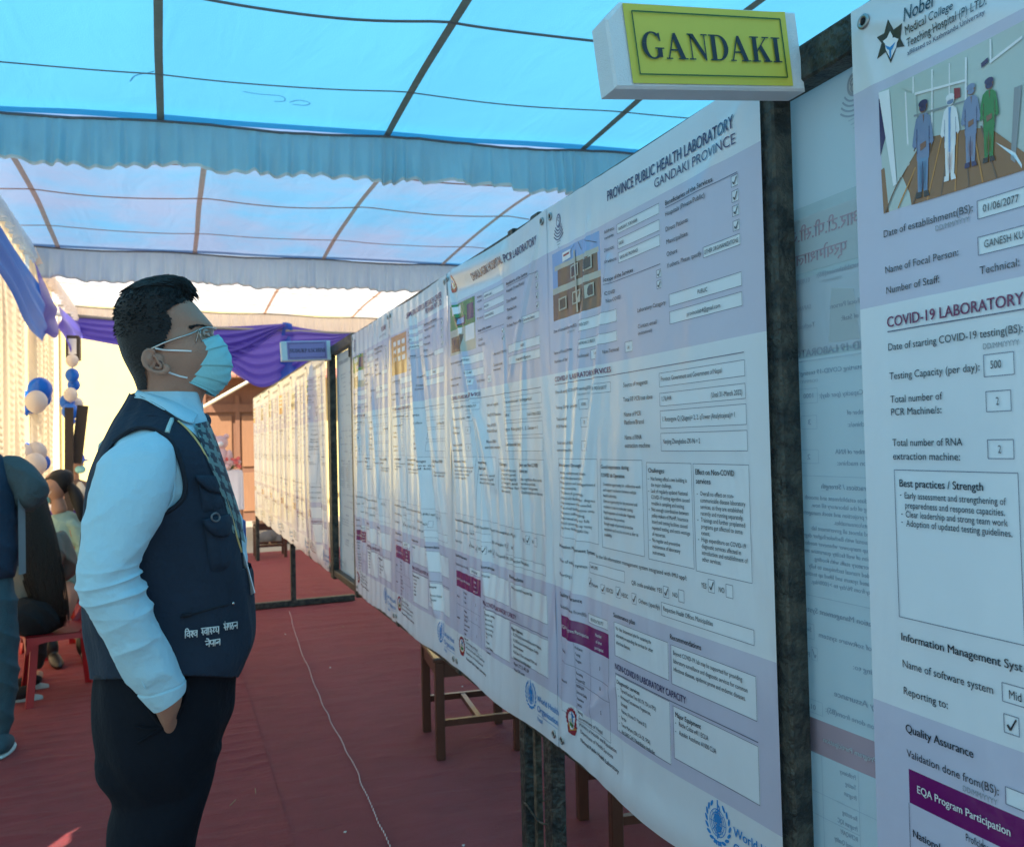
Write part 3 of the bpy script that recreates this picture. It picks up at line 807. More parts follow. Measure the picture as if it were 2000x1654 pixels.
def template(sh, D, full=True):
    "form printed on every banner, measured on the banner nearest the big post"
    S = .0088; B_ = .035
    g = lambda k, d='': D.get(k, d)
    # bands
    v1 = sh.uv(1060+1380*.3023, 180+335*.3023)[1]; v2 = sh.uv(1060+1430*.3023, 180+1548*.3023)[1]
    v3 = sh.uv(1060+1490*.3047, 1150+465*.3047)[1]; v4 = sh.uv(1060+1540*.3047, 1150+1590*.3047)[1]
    sh.rect(0, v1, BW, v2, LAV); sh.rect(0, v3, BW, v4, LAV)
    # title
    a = sh.uv(1060+1256*.3023, 180+240*.3023); b_ = sh.uv(1060+1257*.3023, 180+338*.3023)
    for i, (t, m, cap, bo, ra) in enumerate(D['title']):
        if ra is None: TX(sh, RA, t, *((430, 688, 1253, 240) if i == 0 else (733, 608, 1257, 338)), cap, m, bo)
        else: sh.text(t, 0, (a, b_)[i][1], a[0], cap, m, bo, 'r', ra)
    e = sh.uv(1060+105*.3023, 180+830*.3023)
    if g('lab_emblem', True): sh.emblem_lab(e[0], e[1])
    elif g('nep_emblem'): sh.emblem_nepal(e[0]+.01, e[1], .03)
    # photo
    pa = sh.uv(1060+62*.3023, 180+1050*.3023); pb = sh.uv(1060+384*.3023, 180+1378*.3023)
    D['photo'](sh, pa[0], pa[1], pb[0], pb[1])
    T = lambda t, x0, y0, x1, y1, c=S, m=BLACK, bo=.012, ra=None, r=RA: TX(sh, r, t, x0, y0, x1, y1, c, m, bo, ra)
    T('Address:', 408, 912, 472, 885); T('(municipality)', 410, 948, 468, 925, .006)
    RC_(sh, RA, 487, 853, 762, 780); T(g('addr'), 500, 885, 635, 830, .0080, ra=.75)
    T('District:', 408, 1030, 470, 1010); RC_(sh, RA, 492, 948, 765, 890); T(g('dist'), 502, 985, 540, 970, .0080, ra=.75)
    T('Province:', 410, 1108, 486, 1085); RC_(sh, RA, 495, 1038, 767, 990); T('GANDAKI PROVINCE', 507, 1075, 636, 1025, .0080, ra=.75)
    T('Beneficiaries of the Services', 803, 722, 1112, 585, .0098, bo=B_)
    p, q = sh.uv(1060+803*.3023, 180+741*.3023), sh.uv(1060+1268*.3023, 180+520*.3023); sh.line(p[0], (p[1]+q[1])/2, q[0], (p[1]+q[1])/2, LINE, .0015)
    T('Hospitals (Private/Public)', 803, 792, 1062, 688, .0098); T('Direct Patients', 806, 893, 952, 843, .0098); T('Municipalities', 810, 978, 948, 930, .0098); T('Others', 812, 1060, 880, 1038, .0098)
    T('If others, Please specify', 815, 1130, 1036, 1060, .0094)
    RC_(sh, RA, 1046, 1005, 1287, 985); T(g('other', 'OTHER ORGANANIZATIONS'), 1055, 1043, 1275, 975, .0085, ra=None if 'other' not in D else .75)
    for c in ((1228, 548, 1272, 598), (1232, 645, 1276, 698), (1236, 742, 1279, 790), (1240, 838, 1283, 886), (744, 1152, 774, 1190), (745, 1222, 775, 1262)): RC_(sh, RA, *c, kind='check')
    T('Scope of the Services', 415, 1225, 592, 1160, .0095, bo=B_)
    p, q = sh.uv(1060+415*.3023, 180+1240*.3023), sh.uv(1060+770*.3023, 180+1113*.3023); sh.line(p[0], (p[1]+q[1])/2, q[0], (p[1]+q[1])/2, LINE, .0015)
    T('COVID', 420, 1312, 474, 1296); T('Non-COVID', 423, 1360, 510, 1333)
    T('Laboratory Category', 620, 1420, 805, 1372, .0092); RC_(sh, RA, 825, 1308, 1297, 1250); T('PUBLIC', 1012, 1303, 1075, 1288, .0085)
    T('Contact email', 623, 1525, 745, 1497, .0092); T('(institutional)', 623, 1568, 714, 1547, .0072); RC_(sh, RA, 828, 1420, 1300, 1380); T(g('mail'), 942, 1445, 1158, 1392, .0085)
    T('Date of establishment(BS):', 78, 1555, 228, 1515, .0082); RC_(sh, RA, 236, 1478, 483, 1478); T(g('est'), 246, 1515, 305, 1500, .0078); T('DD/MM/YYYY', 165, 1558, 215, 1548, .005, GREY)
    T('Name of Focal Person:', 80, 1702, 200, 1662, .0082); RC_(sh, RA, 238, 1605, 484, 1605); T(g('person'), 248, 1634, 340, 1612, .0078)
    T('Number of Staff:', 85, 98, 173, 78, .0082, r=RB); T('Technical:', 240, 66, 306, 50, r=RB); RC_(sh, RB, 315, 12, 368, 62); T(g('tech', '14'), 335, 45, 350, 40, r=RB)
    T('Non-Technical:', 398, 38, 500, 12, r=RB); RC_(sh, RB, 537, -38, 585, 18); T(g('nt', '14'), 553, 8, 566, 6, r=RB)
    T('COVID-19 LABORATORY SERVICES', 88, 212, 445, 160, .0130, MAG, .045, r=RB)
    p, q = sh.uv(1060+85*.3023, 680+226*.3023), sh.uv(1060+1312*.3023, 680+42*.3023); sh.line(p[0], (p[1]+q[1])/2, q[0], (p[1]+q[1])/2, LINE, .0018)
    T('Date of starting COVID-19 testing(BS):', 90, 290, 320, 266, .0082, r=RB); RC_(sh, RB, 326, 235, 442, 280); T(g('start', '01/03/2077'), 342, 270, 418, 262, .0082, r=RB); T('DD/MM/YYYY', 245, 306, 312, 297, .0055, GREY, r=RB)
    T('Testing Capacity (per day):', 93, 390, 243, 380, .0082, r=RB); RC_(sh, RB, 248, 332, 302, 390); T(g('cap', '1000'), 260, 372, 288, 368, .0082, r=RB)
    T('Total number of', 97, 468, 177, 462, .0082, r=RB); T('PCR Machine/s:', 98, 515, 177, 511, .0082, r=RB); RC_(sh, RB, 255, 450, 300, 506); T(g('pcr', '3'), 272, 488, 280, 488, .0092, r=RB)
    T('Total number of RNA', 100, 622, 213, 618, .0082, r=RB); T('extraction machine:', 100, 668, 210, 664, .0082, r=RB); RC_(sh, RB, 258, 600, 315, 660); T('2', 281, 642, 290, 642, .0092, r=RB)
    T('Source of reagents:', 527, 250, 687, 232, .0105, r=RB); RC_(sh, RB, 760, 163, 1318, 178); T(g('src', 'Province Government and Government of Nepal'), 773, 208, 1167, 165, .0098, r=RB)
    T('Total RT-PCR test done', 527, 345, 718, 328, .0105, r=RB); RC_(sh, RB, 763, 292, 1322, 324); T(g('tests', '1,76,444'), 780, 341, 840, 334, .0100, r=RB); T('(Until 31-March 2022)', 1098, 318, 1302, 300, .0100, r=RB)
    T('Name of PCR', 532, 441, 643, 433, .0105, r=RB); T('Platform/Brand', 533, 493, 660, 487, .0105, r=RB); RC_(sh, RB, 767, 405, 1329, 492); T(g('plat', '1. Rotorgene Q (Qiagen)= 2, 2. qTower (Analyticajena)= 1'), 783, 468, 1254, 450, .0100, r=RB)
    T('Name of RNA', 537, 590, 647, 586, .0105, r=RB); T('extraction machine', 537, 642, 701, 640, .0105, r=RB); RC_(sh, RB, 771, 550, 1336, 663); T(g('rna', 'Nanjing Zhongkebio ZK-96 = 2'), 787, 614, 1028, 614, .0100, r=RB)
    # four text boxes
    for c in ((110, 712, 372, 1265), (378, 718, 665, 1342), (676, 737, 987, 1422), (977+3, 745, 1366, 1517)): RC_(sh, RB, *c)
    cols = g('cols') or COLS
    T('Best practices / Strength', 112, 762, 257, 768, .0088, bo=B_, r=RB); T('Good experience during', 385, 775, 562, 785, .0095, bo=B_, r=RB); T('COVID lab Operation', 386, 830, 535, 838, .0095, bo=B_, r=RB)
    T('Challenges', 690, 800, 793, 806, .0098, bo=B_, r=RB); T('Effect on Non-COVID', 997, 812, 1250, 828, .0110, bo=B_, r=RB); T('services', 1000, 870, 1095, 880, .0110, bo=B_, r=RB)
    geo = ((120, 810, 31.6, 345, .0075), (397, 886, 35, 640, .0078), (707, 852, 39.4, 958, .0084), (1027, 950, 44.5, 1330, .0090))
    for ci, (x0, y0, st, x1, cap) in enumerate(geo):
        u0, vv = sh.uv(1060+x0*.3023, 680+y0*.3023); u1, _ = sh.uv(1060+x1*.3023, 680+y0*.3023)
        lines = cols[ci]; mx = max(text_flat(l, .01)[0][:, 0].max() for l in lines)
        sx = (u1-u0)/mx
        vl = sh.uv(1060+(128, 393, 722, 1040)[ci]*.3023, 680+(1160, 1207, 1325, 1372)[ci]*.3023)[1]
        dv = (vl-vv)/(11, 9, 12, 10)[ci]
        for li, l in enumerate(lines):
            wd = text_flat(l.replace('- ', ''), .01)[0][:, 0].max()
            off = 0
            if l.startswith('- '): sh.text('-', u0-.012, vv+li*dv, u0-.008, cap, BLACK, .01)
            tt = l.replace('- ', '')
            sh.text(tt, u0, vv+li*dv, u0+wd*sx, cap, BLACK, .01)
    T('Information Management System:', 117, 1277, 350, 1337, .0092, bo=B_, r=RB); T('Is the lab information management system integrated with IMU app?:', 357, 1342, 940, 1505, .0094, r=RB)
    T('YES', 1033, 1541, 1068, 1551, .0105, r=RB); RC_(sh, RB, 1077, 1488, 1120, 1580, 'check'); T('NO', 1148, 1570, 1185, 1580, .0105, r=RB); RC_(sh, RB, 1193, 1520, 1240, 1615, 'nocheck')
    T('Name of software system', 120, 1376, 295, 1418, .0088, r=RB); RC_(sh, RB, 308, 1378, 537, 1510); T(g('soft', 'Swift LIMS'), 316, 1412, 365, 1432, .0080, r=RB)
    T('Reporting to:', 120, 1462, 210, 1488, .0088, r=RB)
    for c in ((303, 1477, 322, 1538), (382, 1520, 409, 1582), (481, 1534, 509, 1610), (584, 1574, 613, 1650), (787, 1530, 823, 1610)): RC_(sh, RB, *c, kind='check')
    RC_(sh, RB, 884, 1553, 922, 1640, 'nocheck')
    T('Patient', 326, 1532, 368, 1545, .0088, r=RB); T('EDCD', 418, 1566, 465, 1580, .0098, r=RB); T('HEOC', 517, 1598, 560, 1612, .0098, r=RB); T('QR code available: YES', 583, 1520, 780, 1575, .0098, r=RB); T('NO', 848, 1598, 880, 1608, .0098, r=RB)
    C = RC
    T('Others (specify)', 622, 80, 758, 125, .0098, r=C); RC_(sh, C, 768, 78, 1368, 360); T(g('rep', 'Respective Health Offices, Municipalities'), 782, 128, 1100, 238, .0098, r=C)
    T('Quality Assurance', 122, 42, 262, 82, .0100, bo=B_, r=C); T('Validation done from(BS):', 125, 120, 288, 168, .0088, r=C); RC_(sh, C, 297, 150, 425, 258); T(g('val', '01/03/2077'), 317, 202, 395, 228, .0085, r=C)
    a, b_ = RC_(sh, C, 130, 160, 430, 410, 'fill', PUR)
    vh = a[1]+.060
    sh.rects.pop(); sh.rect(a[0], a[1], b_[0], vh, PUR)
    um = a[0]+(b_[0]-a[0])*.62; ue = b_[0]
    sh.text('EQA Program Participation', a[0]+.008, a[1]+.034, um-.006, .0088, WHI, .03)
    for k, t in enumerate(('Number', 'of times', 'participated')): sh.text(t, um, a[1]+.018+.0165*k, ue, .0080, WHI, .03, 'c', .75)
    vb = a[1]+.262
    for (x0, y0, x1, y1) in ((a[0], vh, a[0], vb), (ue, vh, ue, vb), (a[0], vb, ue, vb), (a[0]+(ue-a[0])*.30, vh, a[0]+(ue-a[0])*.30, vb), (um, vh, um, vb), (a[0], vh+.066, ue, vh+.066), (a[0]+(ue-a[0])*.3, vh+.105, ue, vh+.105)):
        sh.line(x0, y0, x1, y1)
    for k, t in enumerate(('Proficiency', 'Testing', 'Program', '', 'Re-testing', 'Program IQC', 'RCPAQAP/', 'External Quality', 'Assurance', '(WHO', 'Supported)')):
        if t: sh.text(t, a[0]+(ue-a[0])*.32, vh+.016+.0168*k, None, .0078, BLACK, .01, ratio=.72)
    sh.text('National', a[0]+.006, vh+.04, None, .008, BLACK, .03, ratio=.72); sh.text('International', a[0]+.003, vh+.12, None, .0072, BLACK, .03, ratio=.62)
    for t, dv in ((g('n1', '3'), .04), (g('n2', '16'), .09), ('2', .15)): sh.text(t, um, vh+dv, ue, .009, BLACK, .01, 'c', .8)
    T('Sustenance plan', 463, 172, 600, 220, .0105, bo=B_, r=C); RC_(sh, C, 465, 202, 816, 572)
    a, b_ = sh.uv(1060+477*.3047, 1150+252*.3047), sh.uv(1060+765*.3047, 1150+375*.3047)
    for k, t in enumerate(g('sus') or ('No clear documented plan for sustaining the', 'laboratory or extending the services for other', 'infectious diseases.')):
        sh.text(t, a[0], a[1]+.0171*k, None, .0085, BLACK, .01, ratio=.72)
    T('Recommendations', 825, 310, 1025, 388, .0112, bo=B_, r=C); RC_(sh, C, 828, 347, 1386, 845)
    a = sh.uv(1060+845*.3047, 1150+410*.3047)
    rec = g('rec') or ('Beyond COVID-19, lab may be supported for providing', 'laboratory surveillance and diagnostic services for common', 'infectious diseases, epidemic prone and endemic diseases.')
    b_ = sh.uv(1060+1358*.3047, 1150+675*.3047); sx = (b_[0]-a[0])/max(text_flat(t, .01)[0][:, 0].max() for t in rec); sx = min(sx, .0105)
    for k, t in enumerate(rec): sh.text(t, a[0], a[1]+.0171*k, a[0]+sx*text_flat(t, .01)[0][:, 0].max(), .0090, BLACK, .01)
    T('NON-COVID19 LABORATORY CAPACITY', 472, 500, 928, 722, .0145, MAG if g('magcap') else NAVY, .045, r=C)
    p, q = sh.uv(1060+472*.3047, 1150+517*.3047), sh.uv(1060+1393*.3047, 1150+990*.3047); sh.line(p[0], (p[1]+q[1])/2, q[0], (p[1]+q[1])/2, LINE, .0018)
    RC_(sh, C, 475, 532, 832, 1095); T('Diagnostic services', 487, 590, 628, 660, .0092, bo=B_, r=C)
    a = sh.uv(1060+507*.3047, 1150+640*.3047)
    for k, t in enumerate(g('diag') or ('Thyroid Function Tests (ft3, fT4, TSH, A-TPO)', 'Hormones(Testosterone, Progesterone,', 'Estradiol)', 'Vitamins (Vitamin D, Vitamin B12)', 'Ferritin', 'Tumor Markers (CEA, CA-125, TPSA)', 'Anti SARS-CoV-2 Neutralization Antibodies')):
        sh.text(t, a[0], a[1]+.0160*k, None, .0084, BLACK, .01, ratio=.68)
        if k != 2: sh.text('-', a[0]-.012, a[1]+.016*k, None, .0084, BLACK, .01)
    RC_(sh, C, 843, 730, 1404, 1385); T('Major Equipment', 860, 800, 1025, 885, .0105, bo=B_, r=C)
    a = sh.uv(1060+883*.3047, 1150+858*.3047)
    for k, t in enumerate(g('equip') or ('Roche Cobas e411 ECLIA', 'Autobio Autolumo A1000 CLIA')):
        sh.text(t, a[0], a[1]+.0180*k, None, .0095, BLACK, .01, ratio=.72); sh.text('-', a[0]-.014, a[1]+.018*k, None, .0095, BLACK, .01)
    e = sh.uv(1060+198*.3047, 1150+835*.3047); sh.emblem_nepal(e[0], e[1], .032)
    T('Government of Nepal', 245, 824, 390, 912, .0095, r=C); T('Ministry of Health and Population', 248, 868, 480, 1025, .0095, r=C); T('Department of Health Services', 250, 910, 460, 1062, .0095, r=C); T('National Public Health Laboratory', 252, 962, 505, 1152, .0095, bo=B_, r=C)
    e = sh.uv(1060+1133*.3047, 1150+1480*.3047); sh.emblem_who(e[0], e[1], .040)
    sh.text('World Health', e[0]+.050, e[1]+.006, e[0]+.200, .0175, BLUE, .035); sh.text('Organization', e[0]+.050, e[1]+.036, e[0]+.195, .0175, BLUE, .035)
    sh.line(e[0]+.052, e[1]+.046, e[0]+.19, e[1]+.046, BLUE, .0014); sh.text('Nepal', e[0]+.050, e[1]+.064, None, .0125, BLUE, .02)
COLS = (('Immediate establishment and smooth', 'running of the laboratory till now.', 'Proper projection and stock management of', 'reagents/consumables.', 'Trained almost all government lab', 'professional with Bachelor/higher degree as', 'a backup manpower whenever needed.', 'Provision of well facility quarantine service', 'for laboratory staffs with fooding.', 'Upgraded manual techniques to fully', 'automated system and lifted up testing', 'capacity from 96/day to >1000/day.'),
        ('Created an opportunity for collaborative work', 'and support mechanism between multiple', 'health authorities.', 'Gave an opportunity for lab personnel and', 'students to train in molecular testing.', 'Rapid expansion of molecular diagnostic', 'facilities over the province.', 'Enough supply of personal protective', 'equipments and vaccine as soon as after its', 'availability.'),
        ("- Not having office's own building is", 'the major challenge.', '- Lack of regularly updated National', 'COVID-19 testing algorithm caused', 'trouble in sampling and testing.', '- Not enough coordination between', 'policy makers of MoHP, Insurance', 'board and testing facilities caused', 'repeated testing, and extra wastage', 'of resources.', '- No regular and preventive', 'maintenance of laboratory', 'instruments.'),
        ('- Overall no effect on non-', 'communicable disease laboratory', 'services, as they are established', 'recently and running separately.', '- Trainings and further preplanned', 'programs got affected to some', 'extent.', '- Huge expenditure on COVID-19', 'diagnostic services affected in', 'introduction and establishment of', 'other services.'))
COLS2 = (('Strict follow of protocol', 'and timely reporting of', 'results from the lab', 'to the hospitals'), ('Team work and', 'training of staff', 'in molecular lab'), ('Lack of human', 'resources and', 'delay in supply', 'of reagents and', 'consumables for', 'the testing'), ('No significant effect on the', 'services provided.', 'Proper management.', 'Challenging due to less man.'))
def photo_building(sh, u0, v0, u1, v1, wall=BRICK):
    w_, h = u1-u0, v1-v0
    sh.rect(u0, v0, u1, v1, SKY)
    q = lambda pts, m, o=.0009: sh.poly([(u0+a*w_, v0+b_*h) for a, b_ in pts], m, o)
    sh.rect(u0, v0+.60*h, u1, v1, wall); sh.rect(u0+.12*w_, v0+.24*h, u0+.95*w_, v0+.60*h, wall)
    sh.rect(u0+.05*w_, v0+.20*h, u0+.97*w_, v0+.27*h, SLAB); sh.rect(u0, v0+.52*h, u1, v0+.61*h, SLAB)
    q([(.25, .06), (.42, .05), (.42, .17), (.25, .19)], WHI, .0013); q([(.27, .09), (.4, .08), (.4, .11), (.27, .12)], REDC, .0015)
    for a, b_ in ((.42, .3), (.7, .28), (.45, .68), (.72, .66), (.15, .7)):
        q([(a, b_), (a+.16, b_-.01), (a+.16, b_+.17), (a, b_+.18)], SLAB, .0019); q([(a+.02, b_+.02), (a+.14, b_+.01), (a+.14, b_+.15), (a+.02, b_+.16)], BLACK, .0023)
    q([(.5, .1), (.53, .1), (.56, .98), (.53, .98)], SLAB, .0026)
    for k in range(3): sh.line(u0+w_*(.5+.1*k), v0+h*.02, u0+w_*(.35+.3*k), v0+h*.14, BLACK, .0015, tgt=sh.G)
def photo_lab(sh, u0, v0, u1, v1):
    w_, h = u1-u0, v1-v0
    sh.rect(u0, v0, u1, v0+h*.5, GREEN); sh.rect(u0, v0+h*.5, u1, v1, SLAB)
    q = lambda pts, m, o=.0009: sh.poly([(u0+a*w_, v0+b_*h) for a, b_ in pts], m, o)
    R = lambda a, b_, c, d, m: sh.rect(u0+a*w_, v0+b_*h, u0+c*w_, v0+d*h, m)
    R(.1, .05, .45, .2, WHI); R(.3, .28, .62, .46, BLACK); R(.35, .31, .57, .42, SKY); R(.3, .5, .5, .62, WHI); R(.05, .64, .55, .95, BRICK); R(.15, .7, .4, .9, BLACK); R(.62, .5, .95, .8, WHI); R(.7, .1, .95, .4, NAVY)
def photo_orange(sh, u0, v0, u1, v1):
    w_, h = u1-u0, v1-v0
    sh.rect(u0, v0, u1, v1, GOLD)
    for a in range(3):
        for b_ in range(3): sh.poly([(u0+w_*(.15+.28*a), v0+h*(.15+.2*b_)), (u0+w_*(.33+.28*a), v0+h*(.15+.2*b_)), (u0+w_*(.33+.28*a), v0+h*(.27+.2*b_)), (u0+w_*(.15+.28*a), v0+h*(.27+.2*b_))], WHI)
# ---------------------------------------------------------------- banner instances
GRP = 'vinyl information banners hung on the steel frames'
def d1(u, v):
    d = .004*vnoise2(u*3, v*2, 1)
    d = d+ridge(u, v, (.36, .22), (.03, 1.46), .030, .014)+ridge(u, v, (.26, .10), (.10, .95), .030, .008)+ridge(u, v, (.14, .35), (.05, 1.2), .022, .007)
    d = d+ridge(u, v, (.89, .03), (.70, .20), .035, .004)+ridge(u, v, (.03, 1.49), (.35, 1.25), .02, .006)
    d = d+.010*np.exp(-((v-1.50)/.05)**2)*(1-np.cos(u/BW*2*math.pi))*.5
    d = d+.0012*np.sin(u*70+v*9)*np.exp(-((u-.2)/.2)**2)
    return d
def d2(u, v):
    d = .006*vnoise2(u*4, v*2.2, 2)
    d = d+ridge(u, v, (.02, .02), (.46, .80), .030, .020, True)-ridge(u, v, (.10, .12), (.42, 1.1), .045, .016)
    d = d+ridge(u, v, (.30, .45), (.38, 1.3), .024, .012)+ridge(u, v, (.58, .3), (.66, 1.2), .024, .008)+ridge(u, v, (.75, .35), (.70, 1.0), .03, .007)
    d = d+ridge(u, v, (.10, .02), (.60, .05), .035, .016, False)-ridge(u, v, (.12, .085), (.55, .11), .025, .006, False)
    d = d+ridge(u, v, (.90, .03), (.60, .5), .02, .007)+.0022*np.sin(u*85+4*np.sin(v*5))*np.exp(-((v-.9)/.4)**2)*vnoise2(u*5, v*3, 7)*1.6
    return d
def d3(u, v):
    d = .005*vnoise2(u*3.4, v*1.6, 3)
    d = d+ridge(u, v, (.40, .08), (.68, 1.35), .028, .026)-ridge(u, v, (.47, .10), (.76, 1.38), .040, .024)
    d = d+ridge(u, v, (.10, .2), (.22, 1.25), .03, .010)+ridge(u, v, (.60, .2), (.85, 1.1), .03, .010)+ridge(u, v, (.25, .4), (.3, 1.3), .02, .007)
    return d+.0018*np.sin(u*62+3*v)*vnoise2(u*4, v*2, 5)
def d4(u, v):
    d = .006*vnoise2(u*3, v*1.5, 4)
    d = d+ridge(u, v, (.25, .15), (.10, 1.4), .035, .022)+ridge(u, v, (.35, .5), (.50, 1.35), .03, .016)+ridge(u, v, (.55, .3), (.75, 1.3), .03, .018)+ridge(u, v, (.2, .6), (.25, 1.3), .02, .012)
    return d+.002*np.sin(u*55+2*v)
def dfar(k):
    def f(u, v):
        d = .008*vnoise2(u*4, v*1.2, 20+k)
        for j in range(4):
            a = .12+.22*j+.05*math.sin(k*3+j); d = d+ridge(u, v, (a, .1), (a+.08*math.sin(k+j*2), 1.4), .035, .016*(.5+.5*math.sin(k*1.7+j*1.3)**2))
        if k == 1: d = d+ridge(u, v, (.33, .05), (.50, 1.45), .05, .05)-ridge(u, v, (.44, .2), (.62, 1.4), .05, .045)
        return d
    return f
D1 = dict(title=[('PROVINCE PUBLIC HEALTH LABORATORY', NAVY, .0245, .045, None), ('GANDAKI PROVINCE', NAVY, .0200, 0.0, None)], photo=photo_building,
          addr='RAMGHAT, POKHARA', dist='KASKI', mail='provincelab4@gmail.com', est='01/03/2077', person='SAPANA SUBEDI')
D2 = dict(title=[('DHAULAGIRI HOSPITAL PCR LABORATORY', NAVY, .0245, .045, .80)], photo=photo_lab, lab_emblem=False, nep_emblem=True, addr='HOSPITAL ROAD 2', dist='BAGLUNG', mail='dhaulagirihospital@gmail.com', est='2077/01', person='HOSPITAL LAB',
          other='Surrounding Districts', src='Provincial Hospital', tests='36,441', plat='Qiagen Rotorgene Q= 1, 2. Gentier = 1', rna='1. Fully automated Extraction Machine, 12 Sample Extractor', cols=COLS2, val='30/01/2078', rep='DPO, DAO, Respective Municipalities', sus=('Will find later',), rec=('Newborn screening for congenital failure.',),
          n1='2', n2='5', magcap=True, diag=('Routine serology', 'Routine biochemistry', 'Routine hematology', 'Routine Serology', 'TFT', 'Vitamins', 'Tumor Monitoring', 'Genexpert'),
          equip=('XL 200 Erba Fully Automated Biochemistry Analyzers,', 'XL 180 Erba Semi Automated Analyzer, Easylyte', 'Electrolyte Analyzer', 'Medi Cube H 3 Parts, automated 5 Parts and', 'Immunoassay hematology analyzer', 'Maglumi 2, TFT, D, ABG, CBP', 'Primus CDN counter'))
D3 = dict(title=[('LIFECARE DIAGNOSTICS & RESEARCH CENTER', MAG, .0245, .045, .72), ('POKHARA PVT. LTD.', MAG, .0230, .045, .72)], photo=photo_orange, lab_emblem=False, addr='', dist='KASKI', mail='', est='', person='', other='', src='', tests='', plat='', rna='',
          cols=(('Quality control', 'in all tests', 'daily'), ('Good team', 'coordination'), ('Price of tests', 'and kits'), ('Reduced patient', 'flow in the lab')), magcap=True, sus=('Self sustained',), rec=('None',), diag=('Biochemistry', 'Hematology', 'Serology', 'Histology', 'Cytology'), equip=('PCR', 'Chemiluminescence Analyzer', 'Coagulation Analyzer', 'CLIA reader'), soft='LIS', rep='', val='2077', n1='', n2='')
D4 = dict(D3, title=[('PCR LAB', MAG, .0245, .045, .72), ('GANDAKI PROVINCE', GREY, .0120, .0, .8)], lab_emblem=True, photo=photo_lab)
lays = [
    (2.144, d1, D1, 'province laboratory banner with brick building photo, right beside the thick steel post'),
    (3.074, d2, D2, 'creased Dhaulagiri hospital laboratory banner with a folded top edge, second from the thick post'),
    (4.004, d3, D3, 'diagnostics centre banner with magenta two line title and one long dark fold'),
    (4.934, d4, D4, 'PCR lab banner with many vertical creases, last one before the open gap in the row')]
for yl, dd, DD, lb in lays:
    sh = Sheet(yl, 1.0, ZT, dd, src_yl=2.144)
    template(sh, DD)
    sh.build('information_banner', (1.0, yl-.46, .626), lb, GRP)
Dfar = dict(D4, title=[('DISTRICT HOSPITAL LABORATORY', NAVY, .0245, .045, .8)])
for k in range(6):
    yl = 6.778+.93*k
    sh = Sheet(yl, 1.0, ZT+.0, dfar(k+1), src_yl=2.144); sh.res = 1
    template(sh, dict(Dfar, photo=(photo_lab, photo_building, photo_orange)[k % 3]))
    lb = ('first banner beyond the open gap, pale, below the smaller sign', 'banner beyond the gap with the deepest dark fold from top to bottom', 'third warm lit banner beyond the open gap', 'fourth warm lit banner beyond the open gap',
          'fifth banner beyond the gap, next to the last one', 'last banner at the far end of the row, near the brown door')[k]
    sh.build('information_banner', (1.0, yl-.46, .626), lb, GRP, du=.012)

# the banner at the right edge of the picture (medical college)
def d0(u, v): return .004*vnoise2(u*2, v*2, 6)+ridge(u, v, (.03, .03), (.35, .16), .03, .004)+ridge(u, v, (.02, .04), (.12, .5), .03, .003)
S0 = Sheet(.990, 1.0, ZT, d0)
R1 = (1500, 0, .3023); R2 = (1500, 500, .3023); R3 = (1500, 1000, .3953)
S0.res = 4; S0.yl = .990; S0.sy = .990
p = lambda r, x, y: S0.uv(r[0]+x*r[2], r[1]+y*r[2])
vb1 = p(R1, 900, 435)[1]; vb2 = p(R2, 1100, 245)[1]; vb3 = p(R3, 900, 1048)[1]
S0.rect(0, vb1, BW, vb2, LAV); S0.rect(0, vb3, BW, 1.35, LAV)
def t0(r, t, x0, y0, x1, y1, cap, m=BLACK, bo=.012): TX(S0, r, t, x0, y0, x1, y1, cap, m, bo)
t0(R1, 'Nobel', 893, 128, 1078, 35, .0215); t0(R1, 'Medical College', 898, 197, 1212, 68, .0125); t0(R1, 'Teaching Hospital (P) LTD.', 903, 272, 1432, 42, .0125)
t0(R1, 'affiliated to Kathmandu University', 908, 338, 1423, 92, .0068, NAVY)
a, b_ = p(R1, 905, 215), p(R1, 1400, 62); S0.line(a[0], (a[1]+b_[1])/2, b_[0], (a[1]+b_[1])/2, GREY, .0008)
def pg(pts, m, off=.0009, r=R1): S0.poly([p(r, x, y) for x, y in pts], m, off)
pg([(788, 118), (820, 185), (880, 143), (860, 240), (887, 292), (835, 302), (798, 404), (765, 332), (710, 380), (738, 275), (708, 238), (757, 210)], REDC+0 if False else BLACK)
pg([(798, 195), (815, 232), (850, 245), (838, 270), (834, 300), (798, 378), (767, 318), (762, 280), (748, 262), (775, 240)], WHI, .0013)
pg([(763, 288), (795, 300), (830, 265), (815, 305), (803, 322), (802, 370), (793, 370), (790, 320), (775, 312)], BLUE, .0017)
# group photo
A0 = p(R1, 728, 592); A1 = p(R1, 757, 1382)
pu0, pv0, pv1 = A0[0], A0[1], A1[1]; pu1 = pu0+.36
S0.rect(pu0, pv0, pu1, pv1, WALL)
pg([(757, 1382), (742, 1100), (980, 900), (1290, 830), (1440, 820), (1690, 1000), (1700, 1088)], WOOD)
for _k in range(9):
    _a, _b = p(R1, 770+90*_k, 1375-28*_k), p(R1, 985+50*_k, 905-12*_k)
    S0.line(_a[0], _a[1], _b[0], _b[1], GOLD if _k % 2 else BRICK, .0022, S0.G)
pg([(727, 600), (790, 575), (850, 1190), (828, 1205)], WHI, .0014)
pg([(795, 585), (965, 600), (975, 960), (855, 1185)], WALL, .0012)
pg([(890, 590), (900, 590), (925, 1060), (915, 1075)], WHI, .0015)
pg([(860, 560), (1290, 400), (1290, 520), (960, 600)], WALL, .0011)
for x0, y0, x1, y1 in ((940, 490, 950, 600), (1062, 440, 1072, 900), (1175, 400, 1183, 620), (1280, 360, 1292, 860), (1440, 240, 1452, 400)):
    pg([(x0, y0), (x1, y0), (x1, y1), (x0, y1)], WHI, .0013)
